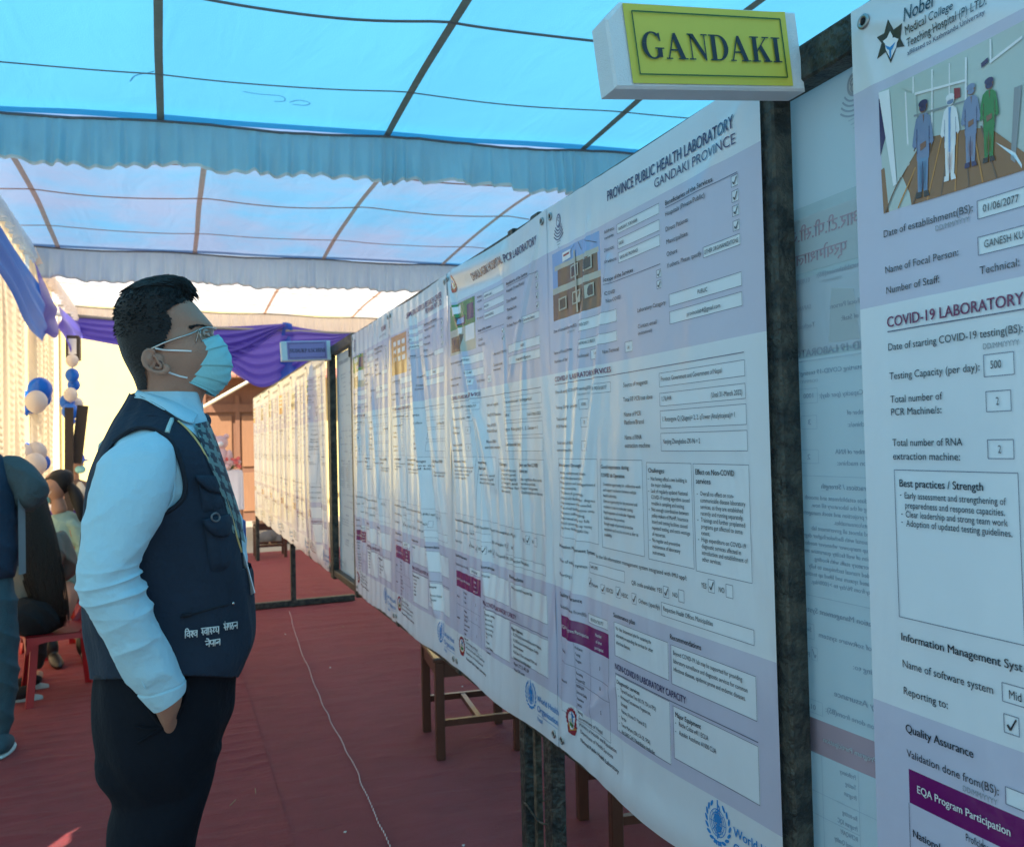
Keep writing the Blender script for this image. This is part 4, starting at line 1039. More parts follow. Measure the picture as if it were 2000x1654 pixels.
pg([(955, 595), (1280, 505), (1280, 520), (955, 612)], WHI, .0014); pg([(950, 740), (1290, 640), (1290, 650), (950, 755)], GREY, .0014)
pg([(1210, 565), (1250, 560), (1252, 620), (1212, 640)], REDC, .0016)
pg([(1450, 395), (1654, 235), (1654, 215), (1450, 375)], WHI, .0014); pg([(1600, 560), (1650, 540), (1610, 1050), (1580, 1030)], GREY, .0014); pg([(1480, 915), (1600, 1010), (1654, 1085), (1654, 1060), (1610, 985)], WHI, .0016)
pg([(728, 640), (745, 640), (785, 850), (740, 1010)], NAVY, .0010)
pg([(1385, 400), (1430, 360), (1432, 390), (1388, 432)], NAVY, .0018)
def fig(cx, top, bot, w_, body, head, legs, cap, boots):
    h = bot-top
    sl = -.30
    q = lambda fx, fy: (cx+fx*w_, top+fy*h+sl*fx*w_)
    dk = SCRUB if body == WHI else (NAVY if body == SCRUB else BRICK)
    pg([q(-.14, .16), q(.14, .16), q(.30, .20), q(.28, .42), q(.26, .62), q(-.26, .62), q(-.28, .42), q(-.30, .20)], body, .0020)
    pg([q(-.30, .20), q(-.38, .30), q(-.46, .46), q(-.36, .50), q(-.27, .38)], body, .0021); pg([q(.30, .20), q(.38, .30), q(.46, .46), q(.36, .50), q(.27, .38)], body, .0021)
    pg([q(-.44, .46), q(-.10, .52), q(-.08, .47), q(-.36, .42)], body, .0022); pg([q(.44, .46), q(.10, .50), q(.08, .45), q(.36, .42)], body, .0022)
    pg([q(-.01, .17), q(.05, .17), q(.02, .26)], SKIN if body != WHI else SKY, .0023)
    for fx in (-.27, .26): pg([q(fx, .30), q(fx+.02, .30), q(fx+.03, .55), q(fx+.01, .55)], dk, .0024)
    pg([q(-.01, .64), q(.01, .64), q(.015, .92), q(-.02, .92)], dk, .0026)
    pg([q(-.24, .58), q(.24, .58), q(.22, .80), q(.2, .96), q(.04, .96), q(0, .66), q(-.05, .96), q(-.2, .96), q(-.22, .8)], legs, .0021)
    pg([q(-.26, .94), q(-.04, .94), q(-.04, 1.0), q(-.28, 1.0)], boots, .0023); pg([q(.04, .94), q(.24, .94), q(.30, 1.0), q(.06, 1.0)], boots, .0023)
    e = p(R1, cx, top+.085*h); rr = .075*h*.3023/1621*1.08
    S0.ell(e[0], e[1], rr*.72, rr*.95, head, .0021); S0.ell(e[0], e[1]-rr*.42, rr*.78, rr*.55, cap, .0023); S0.ell(e[0], e[1]+rr*.35, rr*.6, rr*.42, cap if body != WHI else SCRUB, .0023)
    pg([q(-.12, .46), q(.14, .44), q(.14, .5), q(-.10, .53)], SKIN if body != WHI else WHI, .0024)
fig(1012, 628, 1275, 150, SCRUB, SKIN, SCRUB, NAVY, BLACK); fig(1188, 590, 1165, 135, WHI, WHI, WHI, WHI, WHI)
fig(1322, 525, 1078, 140, SCRUB, SKIN, SCRUB, SCRUB, NAVY); fig(1440, 485, 1045, 140, GREEN, SKIN, GREEN, NAVY, BLACK)
pg([(1178, 690), (1190, 690), (1192, 980), (1180, 980)], SKY, .0026)
def bx(r, x0, y0, x1, y1, kind='box'):
    a, b_ = p(r, x0, y0), p(r, x1, y1)
    (S0.check if kind == 'check' else S0.box)(a[0], a[1], b_[0], b_[1])
CP = .0103
t0(R1, 'Date of establishment(BS):', 760, 1530, 1338, 1372, CP); t0(R1, 'DD/MM/YYYY', 1095, 1492, 1318, 1432, .0072, GREY)
a, b_ = p(R1, 1363, 1300), p(R1, 1370, 1416); S0.box(a[0], a[1], a[0]+.20, b_[1]); t0(R1, '01/06/2077', 1403, 1370, 1637, 1304, .0098)
t0(R2, 'Name of Focal Person:', 770, 112, 1245, 0, CP); a, b_ = p(R1, 1368, 1535), p(R1, 1375, 1650); S0.box(a[0], a[1], a[0]+.24, b_[1]); t0(R1, 'GANESH KU', 1412, 1605, 1668, 1535, .0098)
t0(R2, 'Number of Staff:', 777, 245, 1122, 172, CP); t0(R2, 'Technical:', 1383, 122, 1642, 62, CP)
t0(R2, 'COVID-19 LABORATORY', 782, 458, 1672, 315, .0152, MAG, .05); a, b_ = p(R2, 782, 485), p(R2, 1654, 352); S0.line(a[0], (a[1]+b_[1])/2, BW-.05, (a[1]+b_[1])/2, LINE, .0018)
a = p(R2, 1690, 312); S0.text('SERVICES', a[0], a[1]-.001, None, .0152, MAG, .05, ratio=.8)
t0(R2, 'Date of starting COVID-19 testing(BS):', 790, 612, 1664, 490, CP); t0(R2, 'DD/MM/YYYY', 1405, 606, 1640, 570, .0072, GREY)
t0(R2, 'Testing Capacity (per day):', 797, 797, 1383, 742, CP); bx(R2, 1405, 640, 1606, 763); t0(R2, '500', 1452, 727, 1523, 720, .0100)
t0(R2, 'Total number of', 803, 946, 1140, 928, CP); t0(R2, 'PCR Machine/s:', 808, 1028, 1135, 1016, CP); bx(R2, 1420, 876, 1586, 998); t0(R2, '2', 1488, 962, 1508, 960, .0102)
t0(R2, 'Total number of RNA', 816, 1227, 1270, 1222, CP); t0(R2, 'extraction machine:', 820, 1315, 1255, 1316, CP); bx(R2, 1430, 1186, 1603, 1308); t0(R2, '2', 1501, 1271, 1522, 1272, .0102)
a, b_ = p(R2, 826, 1380), p(R3, 668, 515); c_ = p(R2, 1628, 1412); S0.box(a[0], a[1], c_[0], b_[1])
S0.box(c_[0]+.02, a[1], c_[0]+.26, b_[1]); S0.box(c_[0]+.28, a[1], c_[0]+.52 if c_[0]+.52 < BW-.03 else BW-.03, b_[1])
t0(R2, 'Best practices / Strength', 862, 1490, 1405, 1512, .0108, BLACK, .04)
for t, r, x0, y0, x1, y1 in (('Early assessment and strengthening of', R2, 895, 1562, 1552, 1608), ('preparedness and response capacities.', R2, 898, 1622, 1545, 1680), ('Clear leadership and strong team work', R3, 690, 20, 1195, 72), ('Adoption of updated testing guidelines.', R3, 692, 62, 1218, 127)):
    t0(r, t, x0, y0, x1, y1, .0092)
for r, x, y in ((R2, 865, 1555), (R3, 668, 18), (R3, 668, 58)):
    a = p(r, x, y); S0.text('-', a[0], a[1], None, .0092, BLACK, .02)
t0(R3, 'Information Management Syst', 668, 628, 1268, 782, .0112, BLACK, .045); a = p(R3, 1275, 786); S0.text('em:', a[0], a[1]-.001, None, .0112, BLACK, .045, ratio=.8)
t0(R3, 'Name of software system', 675, 757, 1122, 893, .0108); a, b_ = p(R3, 1163, 833), p(R3, 1170, 925); S0.box(a[0], a[1], a[0]+.2, b_[1]); t0(R3, 'Mid', 1200, 910, 1262, 930, .0108)
t0(R3, 'Reporting to:', 680, 892, 898, 963, .0108); bx(R3, 1172, 985, 1250, 1100, 'check'); t0(R3, 'Quality Assurance', 690, 1076, 1025, 1202, .0115, BLACK, .045)
t0(R3, 'Validation done from(BS):', 695, 1197, 1150, 1383, .0108); t0(R3, 'DD/MM/YYYY', 973, 1362, 1142, 1430, .0072, GREY); a, b_ = p(R3, 1180, 1340), p(R3, 1185, 1425); S0.box(a[0], a[1], a[0]+.14, b_[1])
a = p(R3, 700, 1257); b_ = p(R3, 705, 1422); S0.rect(a[0], a[1], a[0]+.27, b_[1], PUR); t0(R3, 'EQA Program Participation', 748, 1372, 1208, 1583, .0104, WHI, .035)
S0.line(a[0], b_[1], a[0], b_[1]+.15); S0.line(a[0]+.12, b_[1], a[0]+.12, b_[1]+.15); t0(R3, 'National', 728, 1592, 862, 1648, .0104, BLACK, .035); t0(R3, 'Proficiency', 988, 1605, 1115, 1658, .0095)
S0.build('information_banner', (1.0, .53, .626), 'medical college banner with star logo and photo of four people in scrubs', GRP)

# banners hung on the far side of the frames: seen from behind, print showing through mirrored
def back_banner(yl, xw, lab, zt, seed):
    sh = Sheet(yl, xw, zt, lambda u, v: .004*vnoise2(u*2, v*2, seed)+0*u, src_yl=2.144, flip=False)
    # mirrored: u measured from the right
    base = sh.wrap
    def wrap(UV, off):
        UV = np.asarray(UV, float).copy(); UV[:, 0] = BW-UV[:, 0]
        return base(UV, off)
    sh.wrap = wrap
    template(sh, dict(D1, title=[('PROVINCIAL LABORATORY', NAVY, .0245, .045, .8), ('', NAVY, .02, 0, .8)], photo=lambda s, a, b, c, d: None))
    gs = [g_ink]*21; gs[WHITE] = g_sheet; gs[LAV] = g_sheet; gs[BOX] = g_sheet; gs[PUR] = g_ink3; gs[WHI] = g_sheet; gs[MAG] = g_ink; gs[GREY] = g_ink2; gs[LINE] = g_ink2; gs[SLAB] = g_ink2; gs[SKIN] = g_ink3; gs[SKY] = g_ink2; gs[BLUE] = g_ink2; gs[REDC] = g_ink3; gs[WALL] = mat('reverse_photo', (.50, .60, .62), .5, .15, 14, trans=.2)
    a = (.035, .225); b_ = (.30, .50)
    sh.rect(a[0], a[1], b_[0], b_[1], WALL)
    sh.poly([(a[0]+.03, a[1]+.02), (b_[0]-.01, a[1]+.02), (b_[0]-.01, a[1]+.12), (a[0]+.03, a[1]+.12)], WHI, .0012)
    sh.text('आर.टी.पी.सी.आर', a[0]+.04, a[1]+.062, b_[0]-.03, .022, REDC, .03); sh.text('प्रयोगशाला', a[0]+.07, a[1]+.105, b_[0]-.06, .020, REDC, .03)
    sh.poly([(a[0]+.03, a[1]+.13), (b_[0]-.01, a[1]+.13), (b_[0]-.01, b_[1]-.01), (a[0]+.03, b_[1]-.01)], SLAB, .0012)
    for k in range(3): sh.poly([(a[0]+.06+.07*k, a[1]+.17), (a[0]+.11+.07*k, a[1]+.16), (a[0]+.12+.07*k, b_[1]-.02), (a[0]+.05+.07*k, b_[1]-.02)], (WHI, SKY, WALL)[k], .0015)
    if len(sh.rects): pass
    return sh.build('banner_reverse', (xw, yl-.46, .6), lab, 'banners seen from their reverse side', mats=gs)
back_banner(1.905, 1.066, 'back of a banner with mirrored print, seen in the gap right of the thick post', 2.125, 31)
back_banner(5.80, 1.066, 'back of a banner, bluish and plain, filling the narrow gap below the smaller sign', 2.125, 33)

# ---------------------------------------------------------------- serif lettering for the two foam signs
def arcband(cx, cy, rx, ry, tx, ty, a0, a1, n=22):
    t = np.radians(np.linspace(a0, a1, n)); out = []
    O = np.stack([cx+rx*np.cos(t), cy+ry*np.sin(t)], 1); I = np.stack([cx+(rx-tx)*np.cos(t), cy+(ry-ty)*np.sin(t)], 1)
    return [[tuple(O[i]), tuple(O[i+1]), tuple(I[i+1]), tuple(I[i])] for i in range(n-1)]
def Rq(x0, y0, x1, y1): return [(x0, y0), (x1, y0), (x1, y1), (x0, y1)]
def serif(cx, y, w_=.17, t=.045, up=True):
    return [Rq(cx-w_, y-t if not up else y, cx+w_, y if not up else y+t)]
def glyph(c):
    "polygons in a unit cap-height box and the advance width"
    S_, H_ = .20, .05
    if c == 'I': return [Rq(.12, 0, .32, 1)]+[Rq(0, 0, .44, H_), Rq(0, 1-H_, .44, 1)], .44
    if c == 'D': return [Rq(.10, 0, .30, 1), Rq(0, 0, .42, H_), Rq(0, 1-H_, .42, 1)]+arcband(.40, .5, .46, .5, .20, H_, -90, 90), .86
    if c == 'A': return [[(.40, 1.0), (.46, 1.0), (.15, 0.03), (.09, 0.03)], [(.40, 1.0), (.50, 1.0), (.86, 0.03), (.64, 0.03), (.36, .88)], Rq(.22, .32, .62, .32+H_+.01), Rq(0, 0, .28, H_-.005), Rq(.53, 0, .96, H_-.005)], .96
    if c == 'N': return [Rq(.12, 0, .17, .98), [(.02, 1), (.27, 1), (.78, .18), (.78, -.02), (.74, -.02), (.12, .95)], Rq(.74, 0, .79, 1), Rq(0, 0, .29, H_), Rq(.62, 1-H_, .91, 1), Rq(0, 1-H_, .2, 1)], .91
    if c == 'K': return [Rq(.11, 0, .31, 1), Rq(0, 0, .42, H_), Rq(0, 1-H_, .42, 1), [(.31, .40), (.31, .47), (.74, .98), (.80, .98)], [(.40, .55), (.52, .70), (.90, .03), (.66, .03)], Rq(.56, 0, .97, H_), Rq(.58, 1-H_, .92, 1)], .97
    if c == 'G': return arcband(.47, .5, .46, .52, .20, .06, 48, 180, 16)+arcband(.47, .5, .46, .52, .20, .06, 180, 312, 16)+[[(.72, .96), (.80, .98), (.83, .66), (.79, .66), (.70, .85)], Rq(.66, .06, .86, .40), Rq(.56, .37, .95, .37+H_)], .95
    if c == 'U': return [Rq(.10, .32, .30, 1), Rq(.72, .32, .78, 1), Rq(0, 1-H_, .42, 1), Rq(.60, 1-H_, .90, 1)]+arcband(.44, .34, .34, .36, .17, .09, 180, 360), .9
    if c == 'R': return [Rq(.10, 0, .30, 1), Rq(0, 0, .42, H_), Rq(0, 1-H_, .42, 1)]+arcband(.42, .74, .33, .26, .18, H_, -90, 90)+[Rq(.3, .48, .44, .53), Rq(.3, .95, .44, 1), [(.36, .50), (.56, .50), (.88, .03), (.64, .03)], Rq(.60, 0, .94, H_)], .94
    if c == 'P': return [Rq(.10, 0, .30, 1), Rq(0, 0, .44, H_), Rq(0, 1-H_, .42, 1)]+arcband(.42, .72, .33, .28, .18, H_, -90, 90)+[Rq(.3, .44, .44, .49), Rq(.3, .95, .44, 1)], .78
    if c == 'S': return arcband(.36, .74, .30, .27, .13, .09, 30, 180, 12)+arcband(.36, .74, .30, .27, .15, .14, 180, 290, 8)+arcband(.34, .27, .31, .28, .15, .14, -10, 100, 10)+arcband(.34, .27, .31, .28, .13, .09, -160, -10, 12)+[[(.58, .98), (.63, .98), (.63, .68), (.59, .68)], [(.04, .0), (.08, .0), (.08, .32), (.04, .32)]], .70
    if c == 'C': return arcband(.47, .5, .46, .52, .20, .06, 45, 180, 16)+arcband(.47, .5, .46, .52, .20, .06, 180, 318, 16)+[[(.74, .98), (.80, .98), (.82, .64), (.78, .64)]], .86
    if c == 'H': return [Rq(.10, 0, .30, 1), Rq(.64, 0, .84, 1), Rq(.3, .47, .64, .53), Rq(0, 0, .40, H_), Rq(0, 1-H_, .40, 1), Rq(.54, 0, .94, H_), Rq(.54, 1-H_, .94, 1)], .94
    if c == 'M': return [Rq(.12, 0, .17, 1), [(.02, 1), (.28, 1), (.60, .22), (.54, .0), (.50, 0), (.12, .95)], [(.54, .0), (.57, .2), (.86, 1), (.90, 1)], Rq(.84, 0, 1.04, 1), Rq(0, 0, .29, H_), Rq(.74, 0, 1.14, H_), Rq(.80, 1-H_, 1.14, 1)], 1.14
def sign_text(b, word, x0, x1, z0, cap, y, gap=.06, tilt=0.0):
    gl = [glyph(c) for c in word]; tot = sum(g[1] for g in gl)+gap*(len(gl)-1); sx = (x1-x0)/tot
    cx = 0
    for k, (ps, adv) in enumerate(gl):
        for j, pl in enumerate(ps):
            V = [(x0+(cx+a)*sx, y-.00004*(j % 7), z0+c_*cap+tilt*(x0+(cx+a)*sx-x0)) for a, c_ in pl]
            V.append(tuple(np.mean(V, axis=0))); n = len(pl)
            b.add(V, [(i, (i+1) % n, n) for i in range(n)] if n > 4 else [tuple(range(n))])
        cx += adv+gap
m_foam = mat('white_foam', (.66, .74, .78), .85, .05, 30, .35, 420)
m_paper = mat('yellow_green_paper', (.56, .54, .07), .55, .10, 5, .1, 20)
m_paperb = mat('paper_stain', (.62, .55, .08), .6, .1, 12)
m_paper2 = mat('violet_paper', (.30, .24, .50), .6, .08, 6)
m_ink = mat('black_lettering', (.012, .02, .03), .5, .05)
m_inkg = mat('dark_green_rule', (.03, .10, .02), .5, .05)
def foam_sign(x0, x1, z0, z1, y, dep, px0, px1, word, m_p, m_l, lab, tx, cap, tz, inset, loc, tilt=.127, ch=.03):
    sg = thing('foam_sign', loc, lab, 'sign')
    V = []
    # block outline with a cut upper left corner, tapered thickness
    out = [(x0, z0), (x1, z0), (x1, z1), (x0+ch, z1), (x0, z1-ch*.9)]
    n = len(out); b = MB(); e = .004
    for yy, k in ((y, 1), (y+e, 0), (y+dep-e, 0), (y+dep, 1)):
        cx, cz = (x0+x1)/2, (z0+z1)/2
        V += [(xx+(e if xx < cx else -e)*k, yy, zz+(e if zz < cz else -e)*k) for xx, zz in out]
    F = []
    for r in range(3):
        for k in range(n): F.append((r*n+k, r*n+(k+1) % n, (r+1)*n+(k+1) % n, (r+1)*n+k))
    F.append(tuple(range(n-1, -1, -1))[::1]); F.append(tuple(3*n+k for k in range(n)))
    b.add(V, F); b.out('foam_block', m_foam, sg)
    zp0, zp1 = z0+.007, z1-.004
    nx, nz = 16, 6; G = np.zeros((nz, nx, 3))
    for i in range(nz):
        for j in range(nx):
            u, v = j/(nx-1), i/(nz-1)
            G[i, j] = (px0+(px1-px0)*u, y-.0022-.0010*math.sin(u*3.1)*math.sin(v*3.1+.3)-.003*max(0, u-.9)*10*(1-v), zp1+(zp0-zp1)*v)
    MB().grid(G, flip=True).out('paper_sheet', m_p, sg, True)
    b = MB(); q = inset
    for a, c_, d, e_ in ((px0+q, zp1-q, px1-q, zp1-q), (px0+q, zp0+q, px1-q, zp0+q)):
        b.box((a, y-.0060, c_-.0010), (d, y-.0055, c_+.0010))
    for xx in (px0+q, px1-q): b.box((xx-.0010, y-.0060, zp0+q), (xx+.0010, y-.0055, zp1-q))
    b.out('border_line', m_inkg if m_p is m_paper else m_l, sg)
    b = MB(); sign_text(b, word, tx[0], tx[1], tz, cap, y-.0058); b.out('lettering', m_l, sg)
    sg.rotation_euler = (0, -tilt, 0)
    return sg
foam_sign(.645, 1.026, 2.032, 2.168, 1.118, .050, .677, .996, 'GANDAKI', m_paper, m_ink, 'foam block sign with a yellow green GANDAKI sheet on top of the thick post', (.700, .976), .042, 2.077, .013, (.645, 1.118, 2.032))
foam_sign(.683, 1.012, 2.066, 2.198, 5.70, .06, .722, .985, 'SUDURPASCHIM', m_paper2, m_ink, 'smaller foam sign with a violet SUDURPASCHIM sheet at the second frame', (.738, .970), .026, 2.120, .012, (.683, 5.70, 2.066), tilt=.045, ch=.004)

# ---------------------------------------------------------------- wooden chairs behind the banners
m_wood = mat('varnished_brown_wood', (.085, .028, .014), .42, .35, 9, .25, 60, stretch=(8, 8, 1), coat=.25)
m_woodt = mat('dusty_wood_top', (.30, .26, .20), .7, .2, 14)
def wooden_chair(x, y, rz, lab, h=.46):
    t = thing('wooden_chair', (x, y, 0), lab, 'chair', 'brown wooden chairs standing behind the banners')
    c, s_ = math.cos(rz), math.sin(rz); R = np.array([[c, -s_, 0], [s_, c, 0], [0, 0, 1]]); O = np.array([x, y, 0])
    def part(nm, fn, m=m_wood):
        b = MB(); fn(b); b.V = [v@R.T+O for v in b.V]; return b.out(nm, m, t)
    W2, D2_ = .20, .19
    for sx in (-1, 1):
        part('leg', lambda b: b.box((sx*W2-.021, -D2_-.021, .008), (sx*W2+.021, -D2_+.021, h), bev=.003))
        part('leg', lambda b: b.box((sx*W2-.021, D2_-.021, .008), (sx*W2+.021, D2_+.021, h+.42), bev=.003))
        part('apron', lambda b: b.box((sx*W2-.012, -D2_+.02, h-.07), (sx*W2+.012, D2_-.02, h-.002)))
        part('stretcher', lambda b: b.box((sx*W2-.012, -D2_+.02, .16), (sx*W2+.012, D2_-.02, .19)))
    part('stretcher', lambda b: b.box((-W2+.0125, -.012, .163), (W2-.0125, .012, .188)))
    part('apron', lambda b: b.box((-W2+.02, -D2_-.012, h-.07), (W2-.02, -D2_+.012, h-.002)))
    part('apron', lambda b: b.box((-W2+.02, D2_-.012, h-.07), (W2-.02, D2_+.012, h-.002)))
    part('seat', lambda b: b.box((-W2-.025, -D2_-.03, h), (W2+.025, D2_-.022, h+.025), bev=.006))
    for z in (.16, .34): part('back_rail', lambda b: b.box((-W2+.02, D2_-.01, h+z), (W2-.02, D2_+.01, h+z+.05)))
    return t
wooden_chair(1.36, 3.96, math.radians(-97), 'brown wooden chair showing its H stretcher under the second and third banners')
wooden_chair(1.62, 2.72, math.radians(-100), 'brown wooden chair under the nearest banner, closest to the camera')
wooden_chair(1.22, 11.85, math.radians(-92), 'small far wooden chair on the edge of the red carpet')
m_sack = mat('grey_sack_cloth', (.16, .15, .14), .9, .4, 8, .5, 30)
b = MB()
for k in range(7):
    c0 = at(520+16*k, 1058+4*math.sin(k*2), Y=13.4+.1*math.sin(k*3)); c0[2] = max(.1, c0[2]*0+.11+.05*math.sin(k*1.9))
    b.ball(c0, (.13, .13, .10+.03*math.sin(k)), 12, 8)
b.out('grey_bundle', m_sack, smooth=True, label='grey heap of bundled cloth on the bright ground past the carpet', cat='bundle', org=(1.3, 13.4, 0))
# ---------------------------------------------------------------- the man in the waistcoat
YP = 1.75
m_skin = mat('skin', (.36, .205, .145), .55, .16, 22, .25, 300, spec=.4)
m_hair = mat('black_hair', (.006, .006, .007), .5, .3, 40, .5, 120, stretch=(1, 1, 4), spec=.35)
m_hairf = mat('faded_side_hair', (.022, .017, .016), .6, .3, 60, .6, 400)
m_shirt = mat('pale_blue_shirt', (.36, .62, .74), .85, .06, 9, .55, 75, sheen=.2, wave=((14, 14, 5), .45, .010), bumpd=.004)
m_collar = mat('pale_blue_collar', (.36, .62, .74), .85, .05, 20, .5, 300, bumpd=.002)
m_vest = mat('navy_waistcoat', (.009, .022, .043), .85, .22, 9, .6, 90, spec=.4, wave=((10, 10, 4), .4, .012), bumpd=.004)
m_vest2 = mat('waistcoat_piping', (.007, .012, .022), .9, .1, 9)
m_reflect = mat('reflective_tab', (.42, .62, .62), .4, .05)
m_trous = mat('black_trousers', (.005, .008, .014), .9, .2, 9, .5, 90, spec=.2, wave=((9, 9, 4), .4, .012), bumpd=.004)
m_mask = mat('surgical_mask_blue', (.28, .68, .74), .8, .04, 20, .4, 160, trans=.12, bumpd=.002)
m_maskw = mat('mask_white_edge', (.75, .78, .78), .8, .03, 20)
m_metal = mat('thin_metal', (.5, .48, .45), .25, .02, metal=.95)
m_lens = bpy.data.materials.new('clear_lens'); m_lens.use_nodes = True
_b = m_lens.node_tree.nodes['Principled BSDF']; _b.inputs['Transmission Weight'].default_value = 1; _b.inputs['Roughness'].default_value = .02; _b.inputs['IOR'].default_value = 1.12; _b.inputs['Base Color'].default_value = (.93, .97, .97, 1)
m_tieA = mat('tie_teal', (.13, .24, .24), .6, .1, 30, .4, 300)
m_tieB = mat('tie_navy', (.012, .022, .045), .6, .1, 30, .4, 300)
m_lany = mat('yellow_lanyard', (.55, .46, .20), .7, .1, 40)
m_white = mat('white_card', (.72, .74, .76), .5, .04)
m_eye = mat('eye_white', (.55, .52, .5), .3, .02); m_iris = mat('eye_iris', (.02, .012, .01), .15, .1)
m_shoe = mat('black_leather', (.012, .011, .011), .35, .2, 20, .2, 90)

TOR = np.array([(768, 262, 392, .058), (785, 254, 395, .066), (803, 243, 400, .086), (820, 231, 405, .118), (840, 219, 412, .155), (860, 208, 419, .180), (885, 196, 428, .198), (920, 182, 441, .208), (960, 173, 455, .208),
                (1010, 167, 471, .205), (1060, 165, 481, .202), (1120, 167, 486, .200), (1180, 172, 487, .200), (1250, 178, 489, .200), (1290, 181, 478, .196), (1322, 184, 459, .190)])
HIP = np.array([(1262, 186, 478, .190), (1295, 186, 468, .190), (1330, 182, 461, .192), (1380, 181, 456, .190), (1420, 185, 440, .190), (1450, 191, 430, .186), (1475, 204, 424, .180), (1500, 216, 419, .170)])
def rows(T, Y=YP):
    C, A, Bv = [], [], []
    for y, xb, xf, hw in T:
        a = at(xb, y, Y=Y); b_ = at(xf, y, Y=Y)
        z = (a[2]+b_[2])/2
        C.append(((a[0]+b_[0])/2, Y, z)); A.append((b_[0]-a[0])/2); Bv.append(hw)
    return np.array(C), np.array(A), np.array(Bv)
def profile(T, n, Y=YP):
    K = crm(T, n); return rows(K, Y)
PT = 2.35
tC, tA, tB = profile(TOR, 240)
hC, hA, hB = profile(HIP, 90)
def surf(px, py, off=0.0, S=None, p=PT, side=-1):
    C, A, Bv = S or (tC, tA, tB)
    Y = YP-.15
    for _ in range(7):
        P = at(px, py, Y=Y)
        zs = C[:, 2][::-1]
        cx = np.interp(P[2], zs, C[:, 0][::-1]); a = np.interp(P[2], zs, A[::-1]); hw = np.interp(P[2], zs, Bv[::-1])
        u = min(.9985, abs((P[0]-cx)/a))
        Y = YP+side*(hw*(1-u**p)**(1/p)+off)
    return at(px, py, Y=Y)
def torso_grid(C, A, Bv, n, p=PT, s=1.0, fold=None):
    G = []
    t = np.linspace(0, 2*math.pi, n, endpoint=False); e = 2/p
    cx = np.sign(np.cos(t))*np.abs(np.cos(t))**e; sx = np.sign(np.sin(t))*np.abs(np.sin(t))**e
    for i in range(len(C)):
        X = C[i, 0]+A[i]*cx*s; Y = C[i, 1]+Bv[i]*sx*s; Z = np.full(n, C[i, 2])
        if fold is not None:
            d = fold(t, C[i, 2]); X = X+d*np.cos(t); Y = Y+d*np.sin(t)
        G.append(np.stack([X, Y, Z], 1))
    return np.array(G)
def cutmesh(name, G, poly_cut, m, par, keep=False, thick=.0):
    n, k = G.shape[:2]; V = G.reshape(-1, 3); F = []
    cache = {}
    for i in range(n-1):
        for j in range(k):
            f = (i*k+j, (i+1)*k+j, (i+1)*k+(j+1) % k, i*k+(j+1) % k)
            c = V[list(f)].mean(0).copy(); c[1] = min(c[1], 2*YP-c[1])
            x, y = pix(c)
            ins = any(inside(pl, x, y) for pl in poly_cut)
            if ins == keep: F.append(f)
    o = mesh(name, V, F, m, par, True)
    return o
man = thing('person', (0, YP, 0), 'man in blue mask, glasses, pale shirt and navy waistcoat gazing up at the banners', 'person')

# continuous body (skin) under the clothes
HEAD = np.array([(553, 300, 345, .030), (560, 272, 360, .048), (570, 254, 360, .056), (582, 243, 367, .065), (596, 237, 384, .070), (612, 234, 397, .0735), (628, 232, 411, .075), (638, 232, 417, .0755), (646, 233, 415, .0755), (656, 235, 421, .075), (672, 238, 431, .074),
                 (690, 243, 436, .073), (708, 249, 434, .071), (724, 255, 428, .068), (740, 261, 420, .063), (755, 266, 411, .058), (768, 269, 401, .054), (782, 270, 396, .053), (800, 266, 394, .055), (825, 262, 395, .058), (850, 262, 396, .06)])
hdC, hdA, hdB = profile(HEAD, 130)
def headgrid(n=96, s=1.0):
    t = np.linspace(0, 2*math.pi, n, endpoint=False); G = []
    for i in range(len(hdC)):
        c, s_ = np.cos(t), np.sin(t); e = 2/2.25
        cx = np.sign(c)*np.abs(c)**e; sx = np.sign(s_)*np.abs(s_)**e
        nar = 1-.16*np.clip(cx, 0, 1)**2
        X = hdC[i, 0]+hdA[i]*cx*s; Y = YP+hdB[i]*sx*nar*s; Z = np.full(n, hdC[i, 2])
        G.append(np.stack([X, Y, Z], 1))
    G = np.array(G)
    for sg in (-1, 1):    # eye sockets and temples
        e0 = at(402, 655, Y=YP-.033); e0[1] = YP+sg*.034
        d = G-e0; r = np.sqrt((d[..., 0]/.020)**2+(d[..., 1]/.020)**2+(d[..., 2]/.012)**2)
        G[..., 0] -= .010*np.exp(-r**2)
        c0 = at(380, 690, Y=YP-.06); c0[1] = YP+sg*.062
        d = G-c0; r = np.linalg.norm(d, axis=-1)/.028
        G[..., 1] += sg*.004*np.exp(-r**2); G[..., 0] += .002*np.exp(-r**2)
        c1 = at(352, 640, Y=YP-.07); c1[1] = YP+sg*.07
        d = G-c1; r = np.linalg.norm(d, axis=-1)/.022
        G[..., 1] -= sg*.004*np.exp(-r**2)
    return G
SLV = [((238, 862), (306, 842), 1.590, .030), ((204, 888), (336, 868), 1.565, .052), ((187, 916), (344, 912), 1.55, .060), ((174, 960), (337, 955), 1.535, .063), ((168, 1002), (320, 1002), 1.525, .064), ((159, 1050), (296, 1050), 1.518, .062),
       ((152, 1087), (277, 1092), 1.512, .060), ((149, 1122), (272, 1112), 1.51, .058), ((148, 1150), (276, 1128), 1.51, .057), ((156, 1176), (284, 1152), 1.51, .056), ((171, 1197), (294, 1177), 1.512, .054), ((187, 1222), (303, 1206), 1.515, .052),
       ((203, 1252), (317, 1236), 1.52, .049), ((221, 1285), (332, 1266), 1.525, .046), ((240, 1318), (348, 1300), 1.53, .044), ((263, 1347), (359, 1322), 1.535, .042), ((281, 1368), (362, 1338), 1.538, .041), ((300, 1387), (361, 1347), 1.540, .039)]
